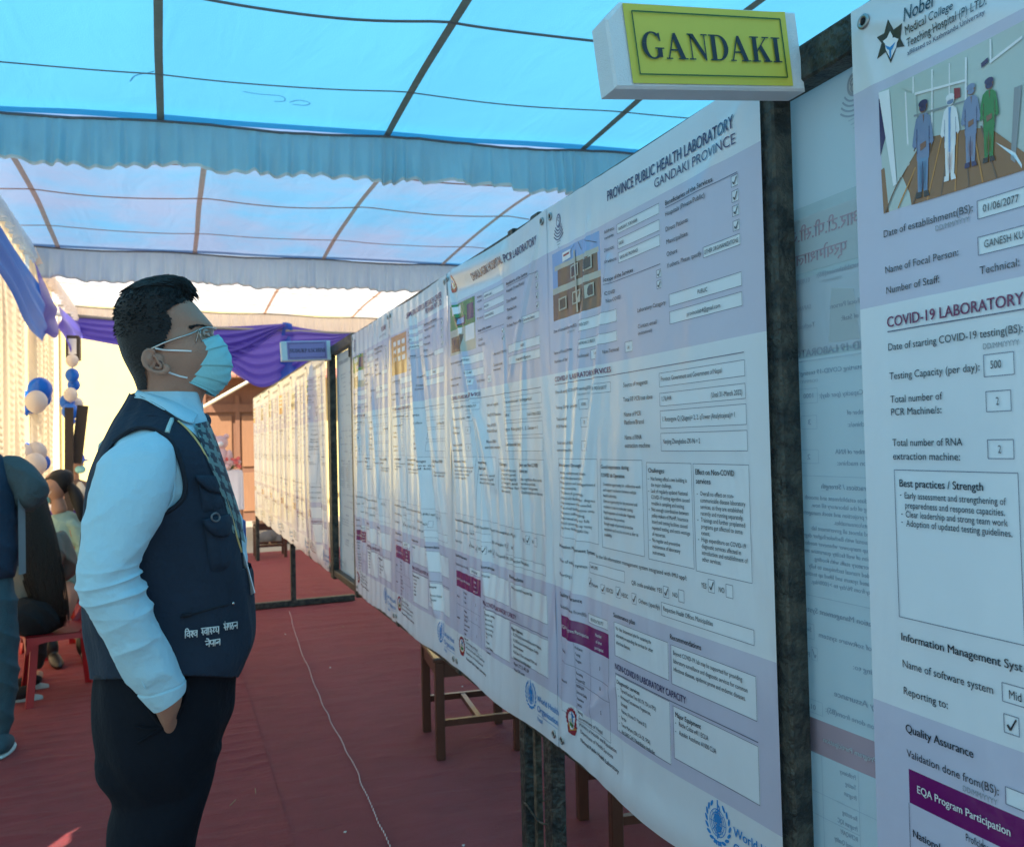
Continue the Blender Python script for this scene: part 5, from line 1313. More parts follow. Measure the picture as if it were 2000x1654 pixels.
def slv_rings(n=150, s=1.0):
    K = crm([list(a)+list(b_)+[y, h] for a, b_, y, h in SLV], n)
    C, A, Bv = [], [], []
    for r in K:
        a = at(r[0], r[1], Y=r[4]); b_ = at(r[2], r[3], Y=r[4])
        C.append((a+b_)/2); A.append((b_-a)/2*s); Bv.append(np.array([0, r[5]*s, 0]))
    return np.array(C), np.array(A), np.array(Bv)
def mirrorY(G):
    H_ = G.copy(); H_[..., 1] = 2*YP-H_[..., 1]; return H_[:, ::-1] if H_.ndim == 3 else H_
def arm_grid(n=70, s=.80, k=24):
    C, A, Bv = slv_rings(n, s); return np.array([ellring(C[i], A[i], Bv[i], k) for i in range(n)])
b = MB()
def addc(G):
    V, F = caps(np.asarray(G)); b.add(V, F)
addc(headgrid(64))
addc(torso_grid(*profile(TOR, 60), 48, s=.93)); addc(torso_grid(*profile(HIP, 30), 48, s=.93))
ag = arm_grid(); addc(ag); addc(mirrorY(ag))
# wrist and hand going into the pocket
hr = [((300, 1384), (356, 1348), 1.541, .026), ((306, 1396), (356, 1362), 1.545, .024), ((312, 1408), (352, 1380), 1.551, .021), ((318, 1420), (346, 1396), 1.560, .019), ((324, 1440), (350, 1416), 1.580, .017), ((330, 1462), (352, 1446), 1.595, .014)]
K = crm([list(a)+list(b_)+[y, h] for a, b_, y, h in hr], 26)
hg = np.array([ellring((at(r[0], r[1], Y=r[4])+at(r[2], r[3], Y=r[4]))/2, (at(r[2], r[3], Y=r[4])-at(r[0], r[1], Y=r[4]))/2, np.array([0, r[5], 0]), 20) for r in K])
addc(hg); addc(mirrorY(hg))
for q, (fx, fl) in enumerate(((326, .052), (334, .060), (342, .056), (349, .044))):
    for sg in (0, 1):
        a = at(fx, 1452, Y=1.594+.002*q); c = a+np.array([.008, .012, -fl*.55]); e = c+np.array([-.004, .014, -fl*.45])
        T = crm([a, c, e], 8)
        if sg: T[:, 1] = 2*YP-T[:, 1]
        b.tube(T, [.009, .009, .0088, .0085, .008, .0075, .007, .005], 8)
a = at(343, 1408, Y=1.575); T = crm([a, a+np.array([.018, .01, -.02]), a+np.array([.026, .018, -.045])], 8)
b.tube(T, np.linspace(.011, .007, 8), 8); T = T.copy(); T[:, 1] = 2*YP-T[:, 1]; b.tube(T, np.linspace(.011, .007, 8), 8)
LEG = [(1440, 190, 434), (1475, 206, 424), (1520, 220, 415), (1570, 217.5, 402), (1654, 217, 385)]
def leg_rows(sg):
    out = []
    for y, xb, xf in LEG:
        a = at(xb, y, Y=YP); c = at(xf, y, Y=YP); out.append(((a[0]+c[0])/2-.004, YP+sg*.082, (a[2]+c[2])/2, (c[0]-a[0])/2*(.95 if y > 1500 else 1), .088))
    z0 = out[-1][2]
    out += [(-.035, YP+sg*.09, .60, .070, .080), (-.028, YP+sg*.092, .48, .064, .074), (-.032, YP+sg*.094, .30, .066, .068), (-.030, YP+sg*.095, .16, .064, .062), (-.028, YP+sg*.095, .045, .066, .060)]
    return np.array(out)
def leg_grid(sg, s=1.0, n=70, k=40, p=2.2):
    K = crm(leg_rows(sg), n); return np.array([ellring(K[i, :3], np.array([K[i, 3]*s, 0, 0]), np.array([0, K[i, 4]*s, 0]), k, p) for i in range(n)])
for sg in (-1, 1):
    addc(leg_grid(sg, .88)); b.ball((.03, YP+sg*.095, .05), (.11, .042, .035))
# ears
EAR = [(303, 690), (299, 683), (290, 682), (282, 688), (279, 700), (282, 712), (291, 721), (303, 726.5), (316, 728), (326, 725), (328, 719), (320, 713)]
for sg in (-1, 1):
    K = crm([at(x, y, Y=YP-.084-.004*math.sin(i/11*3.1)) for i, (x, y) in enumerate(EAR)], 40)
    c = at(303, 706, Y=YP-.076)
    if sg > 0: K[:, 1] = 2*YP-K[:, 1]; c[1] = 2*YP-c[1]
    b.tube(K, np.concatenate([np.linspace(.003, .0042, 26), np.linspace(.0045, .006, 14)]), 8)
    b.ball(c, (.016, .006, .018), 14, 8)
    b.ball(c+np.array([-.010, sg*.006, .004]), (.006, .008, .012), 10, 6)
tmp = b.out('tmp_body', m_skin)
md = tmp.modifiers.new('r', 'REMESH'); md.mode = 'VOXEL'; md.voxel_size = .0032
ms_ = tmp.modifiers.new('s', 'SMOOTH'); ms_.factor = .5; ms_.iterations = 3
bpy.context.view_layer.update()
me = bpy.data.meshes.new_from_object(tmp.evaluated_get(bpy.context.evaluated_depsgraph_get()))
bpy.data.objects.remove(tmp)
me.transform(Matrix.Translation((0, -YP, 0)))
me.name = 'body'
me.polygons.foreach_set('use_smooth', [True]*len(me.polygons))
if not me.materials: me.materials.append(m_skin)
body = bpy.data.objects.new('body', me); COL.objects.link(body); body.parent = man; ORG[body] = np.array([0, YP, 0.])
# ear shading detail
b = MB(); c = at(309, 709, Y=YP-.0855)
K = crm([at(x, y, Y=YP-.0845) for x, y in ((299, 694), (306, 700), (309, 708), (314, 713), (312, 719), (303, 718))], 20)
b.tube(K, .0026, 6); b.out('ear_fold', m_skin, body, True)
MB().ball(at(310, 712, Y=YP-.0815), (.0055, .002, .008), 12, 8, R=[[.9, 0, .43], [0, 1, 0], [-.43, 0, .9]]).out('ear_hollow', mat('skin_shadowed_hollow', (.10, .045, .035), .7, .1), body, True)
# eyes
for sg in (-1, 1):
    c = at(398.5, 653, Y=YP-.034)
    if sg > 0: c[1] = 2*YP-c[1]
    e = MB().ball(c, .0115, 20, 14).out('eyeball', m_eye, body, True)
    MB().ball(c+np.array([.0077, -.0012, .0016]), (.0045, .0056, .0056), 14, 10).out('iris', m_iris, body, True)
    b = MB()
    for k, (zz, rr) in enumerate(((.0058, .0022), (-.0052, .0016))):
        T = [c+np.array([.0108*math.cos(a)*1.02-.0005, .0120*math.sin(a), zz*math.cos(a*.8)]) for a in np.linspace(-1.35, 1.35, 14)]
        b.tube(T, rr, 6)
    b.out('eyelid', m_skin, body, True)
    b = MB()
    for q in range(46):
        a = q/45; x = 373+31*a; y = 642.5-9*math.sin(a*2.3)+2.5*a+RNG.uniform(-1.6, 1.6)
        p0 = at(x, y, Y=YP-.076+.042*a**1.5)
        # push to head surface
        P0 = surf(x, y, .0008, (hdC, hdA, hdB*(1-.14*a)), 2.25)
        if sg > 0: P0[1] = 2*YP-P0[1]
        d = np.array([-.006, 0, .0035-.004*a])*RNG.uniform(.7, 1.1)
        b.tube([P0, P0+d*.5+np.array([0, sg*.0008, 0]), P0+d], [.0009, .0008, .0003], 4)
    b.out('eyebrow', m_hair, body, True)

# hair
HR = np.array([(545.5, 334, 349, .010), (549, 314, 358, .026), (556, 281, 367, .047), (566, 256, 372, .061), (578, 242, 374, .070), (590, 233, 374, .0760), (606, 226, 385, .0790), (622, 224, 402, .0810), (640, 224, 414, .0815), (664, 228, 419, .0812), (697, 238, 424, .0792), (721, 250, 424, .074), (742, 261, 415, .068), (764, 269, 400, .058)])
sC, sA, sB = profile(HR, 150)
HPOLY = [(374, 592), (352, 592), (336, 599), (324, 610), (335, 622), (334, 640), (325, 658), (320, 678), (308, 684), (293, 680), (279, 690), (281, 715), (286, 740), (287, 760), (262, 766), (195, 765), (195, 515), (395, 515)]
t = np.linspace(0, 2*math.pi, 220, endpoint=False)
G = []
for i in range(len(sC)):
    c, s_ = np.cos(t), np.sin(t); e = 2/2.25
    cx = np.sign(c)*np.abs(c)**e; sx = np.sign(s_)*np.abs(s_)**e
    X = sC[i, 0]+sA[i]*cx; Y = YP+sB[i]*sx*(1-.12*np.clip(cx, 0, 1)**2); Z = np.full(220, sC[i, 2])
    topness = np.clip(1-i/60, 0, 1)
    st = vnoise2(Y*160+9, X*14, 3)*vnoise2(Y*60, X*9, 5)
    Z = Z+topness*(.013*(st-.25)+.002); X = X-topness*.002*st
    G.append(np.stack([X, Y, Z], 1))
hair = cutmesh('hair', np.array(G), [HPOLY], m_hair, man, keep=True)
b = MB(); n_ = 0
for q in range(2600):
    i = int(RNG.uniform(0, 1)**1.25*104); j = RNG.randrange(220)
    p0 = G[i][j].copy()
    if p0[1] > YP+.045 and RNG.random() < .75: continue
    c0 = p0.copy(); c0[1] = min(c0[1], 2*YP-c0[1]); x, y = pix(c0)
    if not inside(HPOLY, x, y): continue
    ct = np.array([sC[i, 0], YP, sC[min(i+60, 149), 2]])
    nrm = (p0-ct); nrm /= np.linalg.norm(nrm)+1e-9
    top = max(0, 1-i/52)
    if i < 40:
        L = RNG.uniform(.016, .042); d = np.array([.75, RNG.uniform(-.25, .25), .22]); lift = .0030*top+.0012
    else:
        L = RNG.uniform(.004, .010); d = np.array([-.25, RNG.uniform(-.1, .1), -1.0]); lift = .0003
    d = d-nrm*(d@nrm); d /= np.linalg.norm(d)+1e-9
    P = [p0-d*L*.5+nrm*.0002, p0+nrm*lift, p0+d*L*.35+nrm*lift*1.3-nrm*L*L*2, p0+d*L*.62+nrm*lift*(1.0+1.0*RNG.random()*top)-nrm*L*L*5]
    b.tube(P, [.0008, .0010, .0008, .0003], 4); n_ += 1
for q in range(150):   # quiff strands over the forehead edge
    a = RNG.random(); yy = YP+RNG.uniform(-.05, .05)
    s0 = at(300+60*a, 556+18*a*RNG.random(), Y=YP); s0[1] = yy
    e0 = at(352+20*RNG.random(), 552+36*RNG.random(), Y=YP); e0[1] = yy+RNG.uniform(-.01, .01)
    mid = (s0+e0)/2+np.array([.002, 0, .010])
    b.tube(crm([s0, mid, e0, e0+np.array([.003, 0, -.005])], 7), [.0009]*6+[.0003], 4)
b.out('hair_strands', m_hair, hair, True, kind='stuff')

# shirt: torso under the waistcoat, sleeves, collar
def wr(t, z): return .0016*np.sin(t*9+z*40)+.0012*np.sin(z*160+t*3)
Gs = torso_grid(*profile(TOR, 120), 96, s=.982, fold=wr)[:102]
b = MB(); b.grid(Gs, wrap=True, flip=True)
def sleeve(sg):
    n, k = 330, 72
    C, A, Bv = slv_rings(n)
    G = []
    tt = np.linspace(0, 2*math.pi, k, endpoint=False)
    for i in range(n):
        s_ = i/(n-1)
        ring = ellring(C[i], A[i], Bv[i], k, 2.15)
        elbow = math.exp(-((s_-.50)/.12)**2); fore = math.exp(-((s_-.78)/.16)**2); up = math.exp(-((s_-.25)/.18)**2)
        innr = .35+.65*np.clip(np.cos(tt), 0, 1)          # creases deepest at the inner bend
        ph = s_*(2*math.pi)
        shp = lambda x: (1-np.abs(np.sin(x)))**1.6     # sharp-crested creases
        d = elbow*.0085*innr*shp(ph*6.5+.9*np.sin(tt+.4)+1.4*vnoise(s_*9+np.cos(tt), 2))-elbow*.002
        d = d+fore*.0055*shp(ph*4.2+1.5*np.cos(tt+.9)+2.2*vnoise(s_*6+np.sin(tt)*.8, 5))*(.35+.65*vnoise(tt*1.3+s_*4, 8))
        d = d+up*.0040*shp(ph*2.6+1.9*np.sin(tt+1.0)+1.6*vnoise(s_*5+np.cos(tt)*.9, 7))*(.3+.7*vnoise(tt*1.1+s_*3, 3))
        d = d+.0026*(vnoise2(s_*22+tt*0, tt*2.4, 11)-.5)+.0010*(vnoise2(s_*60+tt*0, tt*5, 13)-.5)
        if s_ > .90: d = d*.25+.0016
        if .893 < s_ < .905: d = d-.0022
        nn = ring-C[i]; nn /= np.linalg.norm(nn, axis=1)[:, None]
        G.append(ring+nn*d[:, None])
    G.append(C[-1]+(G[-1]-C[-1])*.93); G.append(C[-6]+(G[-7]-C[-6])*.90)
    G = np.array(G)
    if sg > 0: G = mirrorY(G)
    return G
for sg in (-1, 1): b.grid(sleeve(sg), wrap=True, flip=True)
shirt = b.out('shirt', m_shirt, man, True)
# armhole seam, cuff stitching
b = MB()
b.tube(crm([surf(x, y, .010) for x, y in ((322, 1000), (338, 972), (340, 925), (331, 893), (306, 862), (285, 848))], 30), .0012, 5)
b.out('seam', m_collar, shirt, True)
MB().tube(crm([at(x, y, Y=1.488) for x, y in ((250, 1240), (262, 1285), (272, 1320), (284, 1345))], 20), .0012, 5).out('placket_seam', m_collar, shirt, True)
# collar leaf (folded) both sides
for sg in (-1, 1):
    G = []
    UP = crm([(268.5, 762), (290, 768), (320, 776), (350, 786), (375, 797), (391, 806)], 44); LO = crm([(262, 776), (282, 779), (310, 794), (340, 811), (362, 822), (376, 826)], 44)
    for j in range(44):
        p0 = surf(UP[j][0], UP[j][1], .006, (hdC, hdA, hdB), 2.1); p1 = surf(LO[j][0], LO[j][1], .010)
        if j > 36: p1 = p1+(p0-p1)*0+np.array([.0, .02*(j-36)/7*0, 0])
        col = []
        for v in np.linspace(0, 1, 12):
            q = p0*(1-v)+p1*v; q = q+np.array([0, -.006*math.sin(v*math.pi), .004*math.sin(v*math.pi)])
            if sg > 0: q = np.array([q[0], 2*YP-q[1], q[2]])
            col.append(q)
        G.append(col)
    G = np.array(G)
    o = MB().grid(G, flip=(sg > 0)).grid(G[:, ::1]*1.0+np.array([0, -sg*.0022, 0]), flip=(sg < 0)).out('collar', m_collar, shirt, True)
    MB().tube(G[:, -1], .0016, 6).tube(G[-1], .0016, 6).out('collar_edge', m_collar, o, True)
# tie
def surfpatch(name, L, R_, nu, m, par, off, bulge=.0, S=None, edge=.0, chk=None, side=-1, smooth=True):
    L = crm([list(q) for q in L], max(8, nu*2)); R_ = crm([list(q) for q in R_], max(8, nu*2))
    n = len(L); G = []; I = []
    for i in range(n):
        row = []
        for j in range(nu):
            u = j/(nu-1); v = i/(n-1)
            x = L[i][0]*(1-u)+R_[i][0]*u; y = L[i][1]*(1-u)+R_[i][1]*u
            o_ = off+bulge*math.sin(math.pi*u)**.6*math.sin(math.pi*v)**.6-(edge if (i in (0, n-1) or j in (0, nu-1)) else 0)
            row.append(surf(x, y, o_, S, side=side))
        G.append(row)
    b = MB(); G = np.array(G)
    if chk:
        F0 = []
        b.grid(G, flip=True)
        b.I = [chk(i/(n-1), j/(nu-1)) for i in range(n-1) for j in range(nu-1)]
    else: b.grid(G, flip=True)
    return b.out(name, m, par, smooth)
tie = surfpatch('tie', [(380, 828), (388, 850), (398, 885), (418, 930), (440, 985), (455, 1040)], [(408, 822), (424, 862), (437, 900), (452, 948), (469, 1005), (479, 1060)], 16, [m_tieA, m_tieB], man, .012, .006,
                chk=lambda v, u: int((math.floor(v*9+u*2.2)+math.floor(v*7-u*2.6)) % 2))
b = MB(); b.ball(at(396, 822, Y=YP-.012), (.016, .022, .016), 14, 10); b.out('tie_knot', m_tieB, tie, True)
tie.parent = man
# waistcoat
CUTN = [(180, 700), (258, 772), (272, 771), (296, 786), (321, 801), (355, 830), (388, 862), (413, 902), (437, 950), (456, 1000), (467, 1050), (474, 1110), (620, 1110), (620, 700)]
CUTA = [(186, 930), (198, 898), (218, 868), (245, 846), (270, 836), (300, 838), (326, 854), (346, 885), (358, 922), (362, 955), (352, 980), (318, 1003), (250, 1020), (200, 1010)]
def vf(t, z):
    z = np.asarray(z)
    return .004+.0035*np.sin(z*26+2*np.cos(t*2))*np.clip((1.35-z)*4, 0, 1)+.0014*np.sin(t*14+z*20)+.005*vnoise2(np.cos(t)*5+9, z*14, 4)+.007*(1-np.abs(np.sin(z*11+1.6*np.cos(t*1.5)+2*vnoise(z*9, 4))))**2*np.clip((1.30-z)*6, 0, 1)
Gv = torso_grid(*profile(TOR, 230), 320, fold=vf)
CUTH = [(100, 1318), (183, 1327), (345, 1317), (458, 1321), (520, 1330), (520, 1420), (100, 1420)]
vest = cutmesh('waistcoat', Gv, [CUTN, CUTA, CUTH], m_vest, man)
for pl, nm in ((CUTN[1:12], 'neck_piping'), (CUTA+[CUTA[0]], 'armhole_piping')):
    for sd_ in (-1, 1):
        K = crm([surf(x, y, .0065, side=-1) for x, y in pl], 90)
        if sd_ > 0: K = K*1.0; K[:, 1] = 2*YP-K[:, 1]
        MB().tube(K, .0042 if nm == 'armhole_piping' else .0034, 6).out(nm, m_vest2, vest, True)
hem = np.array([surf(x, y, .006) for x, y in crm([(186, 1322), (240, 1322), (300, 1319), (345, 1316), (400, 1317), (455, 1320)], 60)])
MB().tube(hem, .0035, 6).out('hem', m_vest2, vest, True)
for k, (L_, R__) in enumerate((([(190, 1008), (240, 1012), (300, 1010), (345, 992), (362, 968)], None), ([(238, 817), (290, 812), (335, 818)], None), ([(372, 900), (388, 950), (398, 1000), (402, 1050)], None), ([(386, 878), (400, 925), (410, 960), (412, 985)], None), ([(455, 1100), (462, 1180), (464, 1250), (452, 1310)], None), ([(190, 1312), (300, 1309), (345, 1306), (455, 1309)], None))):
    MB().tube(crm([surf(x, y, .0045) for x, y in L_], 30), .0011, 5).out('stitch_line', m_vest2, vest, True)
# pockets
def pocket(L, R_, nm, bulge, par=vest, off=.004, m=m_vest): return surfpatch(nm, L, R_, 12, m, par, off, bulge, edge=.006)
pocket([(384, 942), (388, 970), (391, 1003)], [(424, 958), (436, 980), (441, 1002)], 'pocket', .013)
pocket([(380, 928), (383, 938), (398, 952), (408, 962)], [(424, 928), (429, 944), (430, 956), (431, 962)], 'pocket_flap', .010, off=.015)
pocket([(411, 975), (413, 985), (415, 1000)], [(432, 966), (438, 978), (440, 990)], 'pen_loop', .006, off=.011)
pocket([(393, 1018), (398, 1060), (404, 1105), (412, 1123)], [(448, 1012), (456, 1050), (464, 1085), (470, 1108)], 'pocket', .019)
pocket([(393, 1015), (400, 1030), (415, 1045), (432, 1050)], [(449, 1003), (453, 1020), (452, 1038), (446, 1048)], 'pocket_flap', .012, off=.023)
MB().tube([surf(421+8*math.cos(a), 1010+8*math.sin(a), .032) for a in np.linspace(0, 2*math.pi, 20, endpoint=False)], .0017, 6, closed=True).out('d_ring', mat('grey_ring', (.18, .19, .2), .35, .1, metal=.6), vest, True)
b = MB(); b.tube(crm([surf(x, y, .006) for x, y in ((352, 1205), (375, 1199), (400, 1192), (430, 1184), (470, 1175))], 30), .0022, 5)
b.tube([surf(356, 1203, .008), surf(374, 1199, .009)], .0042, 6); b.out('zip', m_vest2, vest, True)
MB().ball(surf(455, 1178, .010), .0032, 10, 8).out('zip_pull', m_metal, vest, True)
MB().tube(crm([surf(x, y, .006) for x, y in ((326, 845), (330, 833), (336, 819))], 8), .0044, 6).out('reflective_tab', m_reflect, vest, True)
surfpatch('reflective_panel', [(192, 868), (190, 884)], [(207, 852), (204, 866)], 6, m_reflect, vest, .007)
# Devanagari lettering on the waistcoat, drawn as pen strokes in letter cells
def strokes_word(cells, x0, y0, dx, dy, hh, bm, m=None):
    "cells: list of (advance, strokes) ; strokes in cell units, y up from 0 (foot) to 1 (head line)"
    cx = 0
    for adv, sts in cells:
        for st in sts:
            P = crm(st, 12) if len(st) > 2 else np.array(st, float)
            K = []
            for a, c in P:
                fx = x0+(cx+a)*dx; fy = y0+(cx+a)*dy-c*hh
                K.append(surf(fx, fy, .0150))
            bm.tube(K, .00105, 5)
        cx += adv
    bm.tube([surf(x0+s_*dx, y0+s_*dy-hh, .0150) for s_ in np.linspace(-.05, cx-.05, 10)], .0010, 5)
va = [[(.75, 1), (.75, 0)], [(.75, .65), (.45, .75), (.2, .55), (.3, .3), (.55, .3), (.75, .5)]]
i_m = [[(.1, 1), (.1, 0)], [(.1, 1), (.25, 1.35), (.6, 1.35), (.85, 1.0)]]
sha = [[(.15, .9), (.4, .8), (.3, .55), (.1, .5), (.35, .3), (.5, .05)], [(.55, .9), (.55, .4)]]
sa = [[(.1, .85), (.35, .75), (.25, .5), (.1, .45), (.4, .3), (.5, .0)], [(.3, .5), (.8, .5)], [(.85, 1), (.85, 0)]]
sah = [[(.1, .85), (.35, .75), (.25, .5), (.1, .45), (.4, .3), (.45, .05)], [(.3, .5), (.55, .5)]]
aa = [[(.2, 1), (.2, 0)]]
tha = [[(.15, .9), (.4, .85), (.3, .6), (.15, .5), (.35, .3), (.55, .4)]]
ya = [[(.15, .9), (.35, .7), (.2, .5), (.5, .3), (.8, .5)], [(.8, 1), (.8, 0)]]
anu = [[(.3, 1.25), (.36, 1.3)]]
ga = [[(.2, 1), (.2, .5), (.05, .4)], [(.6, 1), (.6, 0)]]
tth = [[(.4, 1), (.4, .75), (.15, .5), (.2, .15), (.5, .05), (.65, .35), (.4, .6)]]
na = [[(.1, .5), (.3, .55), (.35, .4), (.2, .4)], [(.2, .52), (.75, .52)], [(.75, 1), (.75, 0)]]
e_m = [[(.75, 1.0), (.6, 1.3), (.2, 1.4)]]
pa = [[(.15, 1), (.15, .6), (.4, .4), (.75, .5)], [(.75, 1), (.75, 0)]]
la = [[(.1, .3), (.25, .6), (.4, .3), (.5, .6), (.7, .6)], [(.8, 1), (.8, 0)]]
b = MB(); D_ = 11.0
strokes_word([(.25, i_m), (.9, va), (.6, sha), (.9, va)], 361, 1246, D_*.86, -.9, 13, b)
strokes_word([(.55, sah), (.9, va), (.4, aa), (.6, sah), (.6, tha), (.95, ya)], 393, 1241, D_*.80, -1.0, 14, b)
strokes_word([(.95, sa+anu), (.75, ga), (.75, tth), (.85, na)], 437, 1231, D_*.74, -1.2, 13, b)
strokes_word([(.85, na+e_m), (.85, pa), (.35, aa), (.9, la)], 401, 1264, D_*.9, -1.6, 12, b)
b.out('lettering', mat('white_embroidery', (.62, .68, .68), .7, .05), vest, True)
# lanyard, card holder, pen
lan = MB().tube(crm([surf(x, y, .012) for x, y in ((348, 822), (370, 842), (392, 872), (412, 910), (434, 955), (450, 1000), (462, 1045), (472, 1078))], 60), .0019, 6).out('lanyard', m_lany, man, True)
c0 = surf(474, 1082, .018)
b = MB(); q = [at(467, 1088, Y=1.66), at(476, 1080, Y=1.63), at(497, 1158, Y=1.63), at(484, 1165, Y=1.66)]
q2 = [v+np.array([.002, .004, 0]) for v in q]
b.add(q+q2, [(0, 1, 2, 3), (7, 6, 5, 4), (0, 4, 5, 1), (1, 5, 6, 2), (2, 6, 7, 3), (3, 7, 4, 0)]); cardo = b.out('name_card', m_white, lan)
MB().tube([at(470, 1068, Y=1.66), at(471, 1090, Y=1.655)], .003, 8).out('clip', m_metal, lan, True)
MB().box(at(467, 1029, Y=1.70)-np.array([0, .01, .028]), at(467, 1029, Y=1.70)+np.array([.012, .01, .014]), bev=.003).out('pen', mat('blue_pen', (.02, .09, .30), .35, .05), man)
# trousers
b = MB()
gh = torso_grid(*profile(HIP, 60), 96, fold=lambda t, z: .002*np.sin(t*10+z*30)); V, F = caps(gh); b.add(V, F)
for sg in (-1, 1):
    n = 140; G = leg_grid(sg, 1.0, n, 64)
    for i in range(n):
        s_ = i/n; c = G[i].mean(0); nn = G[i]-c; nn /= np.linalg.norm(nn, axis=1)[:, None]
        tt = np.linspace(0, 2*math.pi, 64, endpoint=False)
        G[i] += nn*(.0035*np.sin(s_*26+2*np.sin(tt+1)+3*vnoise(s_*6, 3+sg))*(.4+.6*np.abs(np.sin(tt*.5))))[:, None]
    V, F = caps(G); b.add(V, F)
tmp = b.out('tmp_trousers', m_trous)
md = tmp.modifiers.new('r', 'REMESH'); md.mode = 'VOXEL'; md.voxel_size = .0055
ms_ = tmp.modifiers.new('s', 'SMOOTH'); ms_.factor = .5; ms_.iterations = 4
bpy.context.view_layer.update()
me = bpy.data.meshes.new_from_object(tmp.evaluated_get(bpy.context.evaluated_depsgraph_get()))
bpy.data.objects.remove(tmp); me.transform(Matrix.Translation((0, -YP, 0))); me.name = 'trousers'
me.polygons.foreach_set('use_smooth', [True]*len(me.polygons))
if not me.materials: me.materials.append(m_trous)
trous = bpy.data.objects.new('trousers', me); COL.objects.link(trous); trous.parent = man; ORG[trous] = np.array([0, YP, 0.])
SH = (hC, hA, hB)
for pl, r_ in (([(366, 1322), (367, 1345), (360, 1372), (346, 1396), (330, 1414), (317, 1420)], .0035), ([(292, 1385), (300, 1398), (309, 1410), (317, 1420)], .0035), ([(317, 1420), (290, 1422), (262, 1418)], .0022), ([(317, 1421), (292, 1436), (270, 1450)], .0022)):
    MB().tube(crm([surf(x, y, .004, SH) for x, y in pl], 30), r_, 6).out('pocket_edge', m_trous, trous, True)
for sg in (-1, 1):
    b = MB(); c = np.array([.035, YP+sg*.095, .012]); K = []
    for i, (x, w_, h) in enumerate(((-.125, .012, .05), (-.115, .032, .085), (-.07, .038, .095), (-.01, .040, .088), (.05, .046, .062), (.10, .048, .048), (.14, .036, .04), (.158, .010, .025))):
        K.append(ellring(np.array([c[0]+x, c[1], .012+h/2]), np.array([0, w_, 0]), np.array([0, 0, h/2]), 20, 2.6))
    V, F = caps(np.array(K)); b.add(V, F); b.out('shoe', m_shoe, man, True)

# mask with pleats, ear loops
EV = crm([(369, 678), (376, 694), (383, 712), (373, 727), (361, 741)], 60)
FV = crm([(428, 656), (438, 668), (447, 684), (452.5, 704), (453, 726), (448, 743), (436, 760), (420, 773)], 60)
G = []
for i in range(60):
    v = i/59; e = at(*EV[i], Y=YP-.070); f = at(*FV[i], Y=YP)
    wd = .067-.012*v; row = []
    saw = ((v*3.6+.15) % 1.0); plt_ = .0026*(saw-.5) if .18 < v < .86 else 0
    for s_ in np.linspace(-1, 1, 61):
        k = (1-abs(s_)**2.1)**.55
        x = e[0]+(f[0]-e[0])*k; z = e[2]+(f[2]-e[2])*k
        y = YP+wd*(abs(s_)**.92*(1 if s_ > 0 else -1))
        n0 = np.array([k, s_*.9, 0]); n0 /= np.linalg.norm(n0)
        x += n0[0]*plt_*(.3+.7*k)+.0010*math.sin(v*40+s_*9)*k; z += -.8*plt_*k
        row.append((x, y+n0[1]*plt_, z))
    G.append(row)
G = np.array(G)
mk = MB().grid(G, flip=True).out('face_mask', m_mask, man, True)
b = MB(); b.tube(G[0], .0012, 6); b.tube(G[-1], .0014, 6); b.tube(G[-4]+np.array([.0008, 0, 0]), .0009, 5); b.tube(G[:, 0], .0013, 6); b.tube(G[:, -1], .0013, 6); b.out('mask_border', m_mask, mk, True)
for sg in (-1, 1):
    for pl in (((374, 686), (350, 685), (325, 684), (303, 682)), ((366, 738), (352, 735), (340, 731), (326, 727))):
        K = crm([surf(x, y, .0035, (hdC, hdA, hdB), 2.25) for x, y in pl], 14); K[-1][1] -= .010; K[-2][1] -= .008; K[-3][1] -= .005
        if sg > 0: K[:, 1] = 2*YP-K[:, 1]
        MB().tube(K, .0018, 6).out('ear_loop', m_maskw, mk, True)
# glasses
gl = MB()
temple = [(296, 682), (308, 676), (324, 668.5), (345, 661), (364, 655), (377, 650), (387, 645)]
K = crm([surf(x, y, .006, (hdC, hdA, hdB), 2.25) for x, y in temple], 24)
K[:8, 1] -= np.linspace(.006, .002, 8)
gl.tube(K, np.linspace(.0024, .0013, 24), 6); K2 = K.copy(); K2[:, 1] = 2*YP-K2[:, 1]; gl.tube(K2, .0014, 6)
def Lp(x, y, Yo): return at(x, y, Y=YP+Yo)
top = crm([Lp(388, 644.5, -.070), Lp(398, 640.5, -.058), Lp(410, 639.5, -.040), Lp(417.5, 641, -.022)], 20)
gl.tube(top, .0015, 6); tm = top.copy(); tm[:, 1] = 2*YP-tm[:, 1]; gl.tube(tm, .0015, 6)
gl.tube(crm([top[-1], (top[-1]+tm[-1])/2+np.array([.006, 0, .002]), tm[-1]], 10), .0013, 6)
gl.tube([top[2], Lp(390.5, 652, -.068), Lp(394, 668, -.066)], .0010, 6)
glasses = gl.out('glasses', m_metal, man, True)
for sg in (-1, 1):
    GG = []
    for u in np.linspace(0, 1, 10):
        tp = top[int(u*19)]; row = []
        for v in np.linspace(0, 1, 8):
            z = tp[2]-.0005-(.024+.003*math.sin(u*3.1))*v; x = tp[0]-.006*v*(1-.3*u)+.0005
            row.append((x, tp[1], z))
        GG.append(row)
    GG = np.array(GG); th = np.array([.0012, -.0004, 0])
    if sg > 0: GG[..., 1] = 2*YP-GG[..., 1]
    b = MB(); b.grid(GG); b.grid(GG-th, flip=True)
    b.grid(np.stack([GG[:, -1], GG[:, -1]-th])); b.grid(np.stack([GG[0], GG[0]-th])); b.grid(np.stack([GG[-1], GG[-1]-th]))
    b.out('lens', m_lens, glasses, True)
    MB().tube(GG[:, -1], .0005, 4).tube(GG[0], .0007, 4).tube(GG[-1], .0006, 4).out('lens_rim', m_metal, glasses, True)
